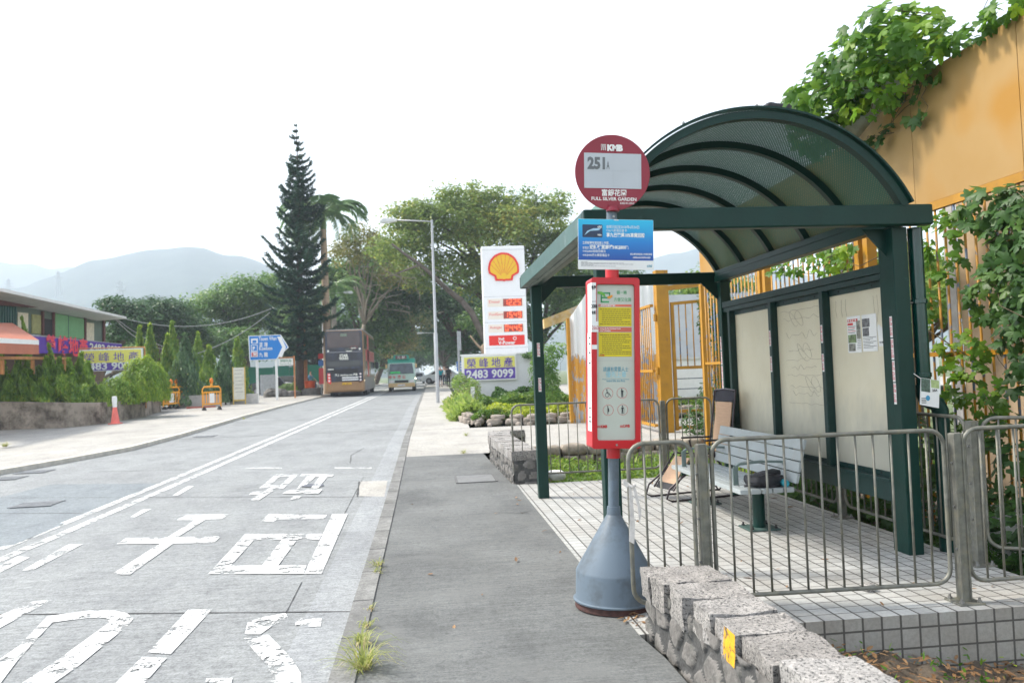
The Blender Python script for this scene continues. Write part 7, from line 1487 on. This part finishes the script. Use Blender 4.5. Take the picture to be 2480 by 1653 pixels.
# palms
L_PALM = leafmat('palm_leaf', (.05,.12,.05), (.14,.25,.10), (.30,.38,.13), .4, .3)
def palm(x, y, z, zc, r, L_f, nf, label, bark, crown=True, seed=1, dry=2):
    random.seed(seed); t_ = thing('palm_tree', (x, y, z), label, 'palm tree', 'palm trees behind the pine')
    smooth_angle(MB().tube([(x,y,z-.2),(x+.05,y,z+(zc-z)*.4),(x,y,zc-1.6),(x,y,zc-1.5)], [r*1.15,r,r*.85,r*.8], 14).build('trunk', bark, t_))
    smooth_angle(MB().tube([(x,y,zc-1.5),(x,y,zc-.8),(x,y,zc)], [r*.8,r*.75,r*.25], 12).build('crownshaft', mat('crownshaft_green', (.12,.2,.06), .4, 0, .15, 2), t_))
    P=[]; N=[]; U_=[]; S_=[]; rb = MB()
    for k in range(nf):
        a = 2*math.pi*k/nf+random.uniform(-.2,.2); el = random.uniform(.1,1.3); d = Vector((math.cos(a), math.sin(a), 0)); s = Vector((-d.y,d.x,0)); pts = []
        for i in range(11):
            t_f = i/10; pts.append(Vector((x,y,zc-.2))+d*L_f*(math.sin(t_f*1.35)*.8)+Vector((0,0,L_f*(math.sin(el)*t_f*.95-.85*t_f*t_f))))
        rb.tube(pts, [.05-.045*i/10 for i in range(11)], 4, cap=False)
        for i in range(52):
            t_f = .12+.88*i/52; j = min(9, int(t_f*10)); p = pts[j].lerp(pts[j+1], t_f*10-j); tg = (pts[j+1]-pts[j]).normalized()
            for sg in (-1, 1):
                P.append(p); U_.append(s*sg*random.uniform(.5,.9)+tg*.5+Vector((0,0,-.75))); N.append(tg*.3+Vector((0,0,1))+s*sg*.2); S_.append(L_f*.25*(1-.6*abs(t_f-.45))*random.uniform(.8,1.15))
    V_, F_ = inst((SPEAR[0]*np.array([.32,1,1]), SPEAR[1]), np.array([tuple(p) for p in P]), np.array([tuple(p) for p in N]), np.array([tuple(p) for p in U_]), np.array(S_)); leafmesh('fronds', V_, F_, L_PALM, t_); rb.build('frond_ribs', MATS['crownshaft_green'], t_)
c1_ = at(741,480,60); palm(c1_.x, 60, .5, c1_.z, .27, 3.9, 20, 'tallest royal palm with drooping fronds just right of the tall pine', mat('palm_bark_warm', (.42,.30,.2), .8, 0, .15, 1.5, .3, stretch=(1,1,6)), seed=3)
c2_ = at(783,660,63); palm(c2_.x-.6, 63, .5, c2_.z+.4, .22, 3.0, 15, 'shorter palm with arching fronds above the roof of the bus', mat('palm_bark_grey', (.3,.27,.23), .8, 0, .15, 1.5, .3, stretch=(1,1,6)), seed=9)
c3_ = at(698,790,59); palm(c3_.x, 59, .5, c3_.z+2.6, .16, 2.2, 9, 'young palm with an orange brown trunk under the pine branches', mat('palm_bark_orange', (.42,.22,.1), .8, 0, .2, 1.5, .3, stretch=(1,1,6)), seed=14)

# ================================================================== MOUNTAINS, PYLONS, HAZE
def ridge(name, pts, Y, depth, mt, seed):
    xs = np.linspace(pts[0][0], pts[-1][0], 150); ys = np.interp(xs, [p[0] for p in pts], [p[1] for p in pts]); V_ = []; F_ = []; n = 16
    for i, (x, y) in enumerate(zip(xs, ys)):
        c_ = at(x, y, Y)
        for j in range(n):
            f = j/(n-1)*2-1; g = max(0, 1-abs(f))**.9; yy = Y+f*depth
            zz = max(0, c_.z)*g; nz_ = mnoise.noise(Vector((c_.x*.004, yy*.004, seed)))*34*g*(1-g)*2.6+mnoise.noise(Vector((c_.x*.03, yy*.03, seed)))*4*min(1, g*2)
            V_.append((c_.x*(yy/Y if f < 0 else 1), yy, zz+nz_-(3 if j in (0, n-1) else 0)))
    for i in range(149):
        for j in range(n-1): a = i*n+j; F_.append((a, a+n, a+n+1, a+1))
    o = MB().add(V_, F_).build(name, mt, smooth=True); bm = bmesh.new(); bm.from_mesh(o.data); bmesh.ops.recalc_face_normals(bm, faces=bm.faces)
    if sum(f.normal.z for f in bm.faces) < 0: bmesh.ops.reverse_faces(bm, faces=bm.faces)
    bm.to_mesh(o.data); bm.free(); return tag(o, kind='structure')
m, t, b = nodes('forested_hill'); n = noise(t, .03, 8, .7); t.links.new(ramp(t, n.outputs[0], [(.35, (.012,.03,.035)), (.7, (.05,.075,.07))]).outputs[0], b.inputs['Base Color']); b.inputs['Roughness'].default_value = 1
ridge('hill', [(-1200,640),(-500,600),(-200,640),(0,655),(60,650),(130,620),(200,592),(270,578),(330,568),(380,564),(430,558),(470,562),(520,578),(560,582),(600,596),(660,628),(740,665),(820,700),(900,760),(960,840)], 1150, 520, m, 3.3)
ridge('far_hill', [(-1600,560),(-800,540),(-300,560),(-100,585),(0,589),(70,592),(110,602),(160,600),(220,610),(300,640),(420,680),(700,760),(800,840)], 1650, 450, m, 8.1)
ridge('far_hill', [(1150,840),(1250,700),(1350,640),(1430,612),(1490,588),(1540,572),(1590,566),(1640,572),(1720,590),(1850,620),(2100,640),(2600,700)], 1450, 500, m, 5.2)
for k, (x, yt, yb, Yp) in enumerate(((277,645,700,700),(134,622,665,900),(20,640,690,900))):
    a, c = at(x, yt, Yp), at(x, yb, Yp); t_ = thing('power_pylon', (c.x, Yp, c.z), ('faint lattice power pylon on the hill right of the building roof','fainter power pylon on the hill above the middle of the roof','faintest power pylon on the hill at the left edge')[k], 'pylon', 'power pylons on the hill'); mb = MB(); h = a.z-c.z; w_ = h*.13
    for sx_ in (-1,1):
        for sy_ in (-1,1): mb.bar((c.x+sx_*w_,Yp+sy_*w_,c.z-h*.4),(c.x+sx_*w_*.15,Yp+sy_*w_*.15,a.z),.5,.5)
    mb.build('lattice_legs', GS, t_); mb = MB()
    for f, l in ((.62,.30),(.76,.24),(.9,.18)): mb.bar((c.x-h*l*.8,Yp,c.z+h*f),(c.x+h*l*.8,Yp,c.z+h*f),.7,.9)
    mb.build('cross_arms', GS, t_)
hz = bpy.data.materials.new('haze_volume'); hz.use_nodes = True; ht = hz.node_tree
for nd in list(ht.nodes):
    if nd.type == 'BSDF_PRINCIPLED': ht.nodes.remove(nd)
pv = ht.nodes.new('ShaderNodeVolumePrincipled'); pv.inputs['Color'].default_value = (.80,.89,1,1); pv.inputs['Density'].default_value = .0006; pv.inputs['Anisotropy'].default_value = .2
ht.links.new(pv.outputs[0], ht.nodes['Material Output'].inputs['Volume'])
o = MB().box(-3000, 3000, -400, 2900, -8, 300).build('haze', hz); tag(o, kind='stuff')
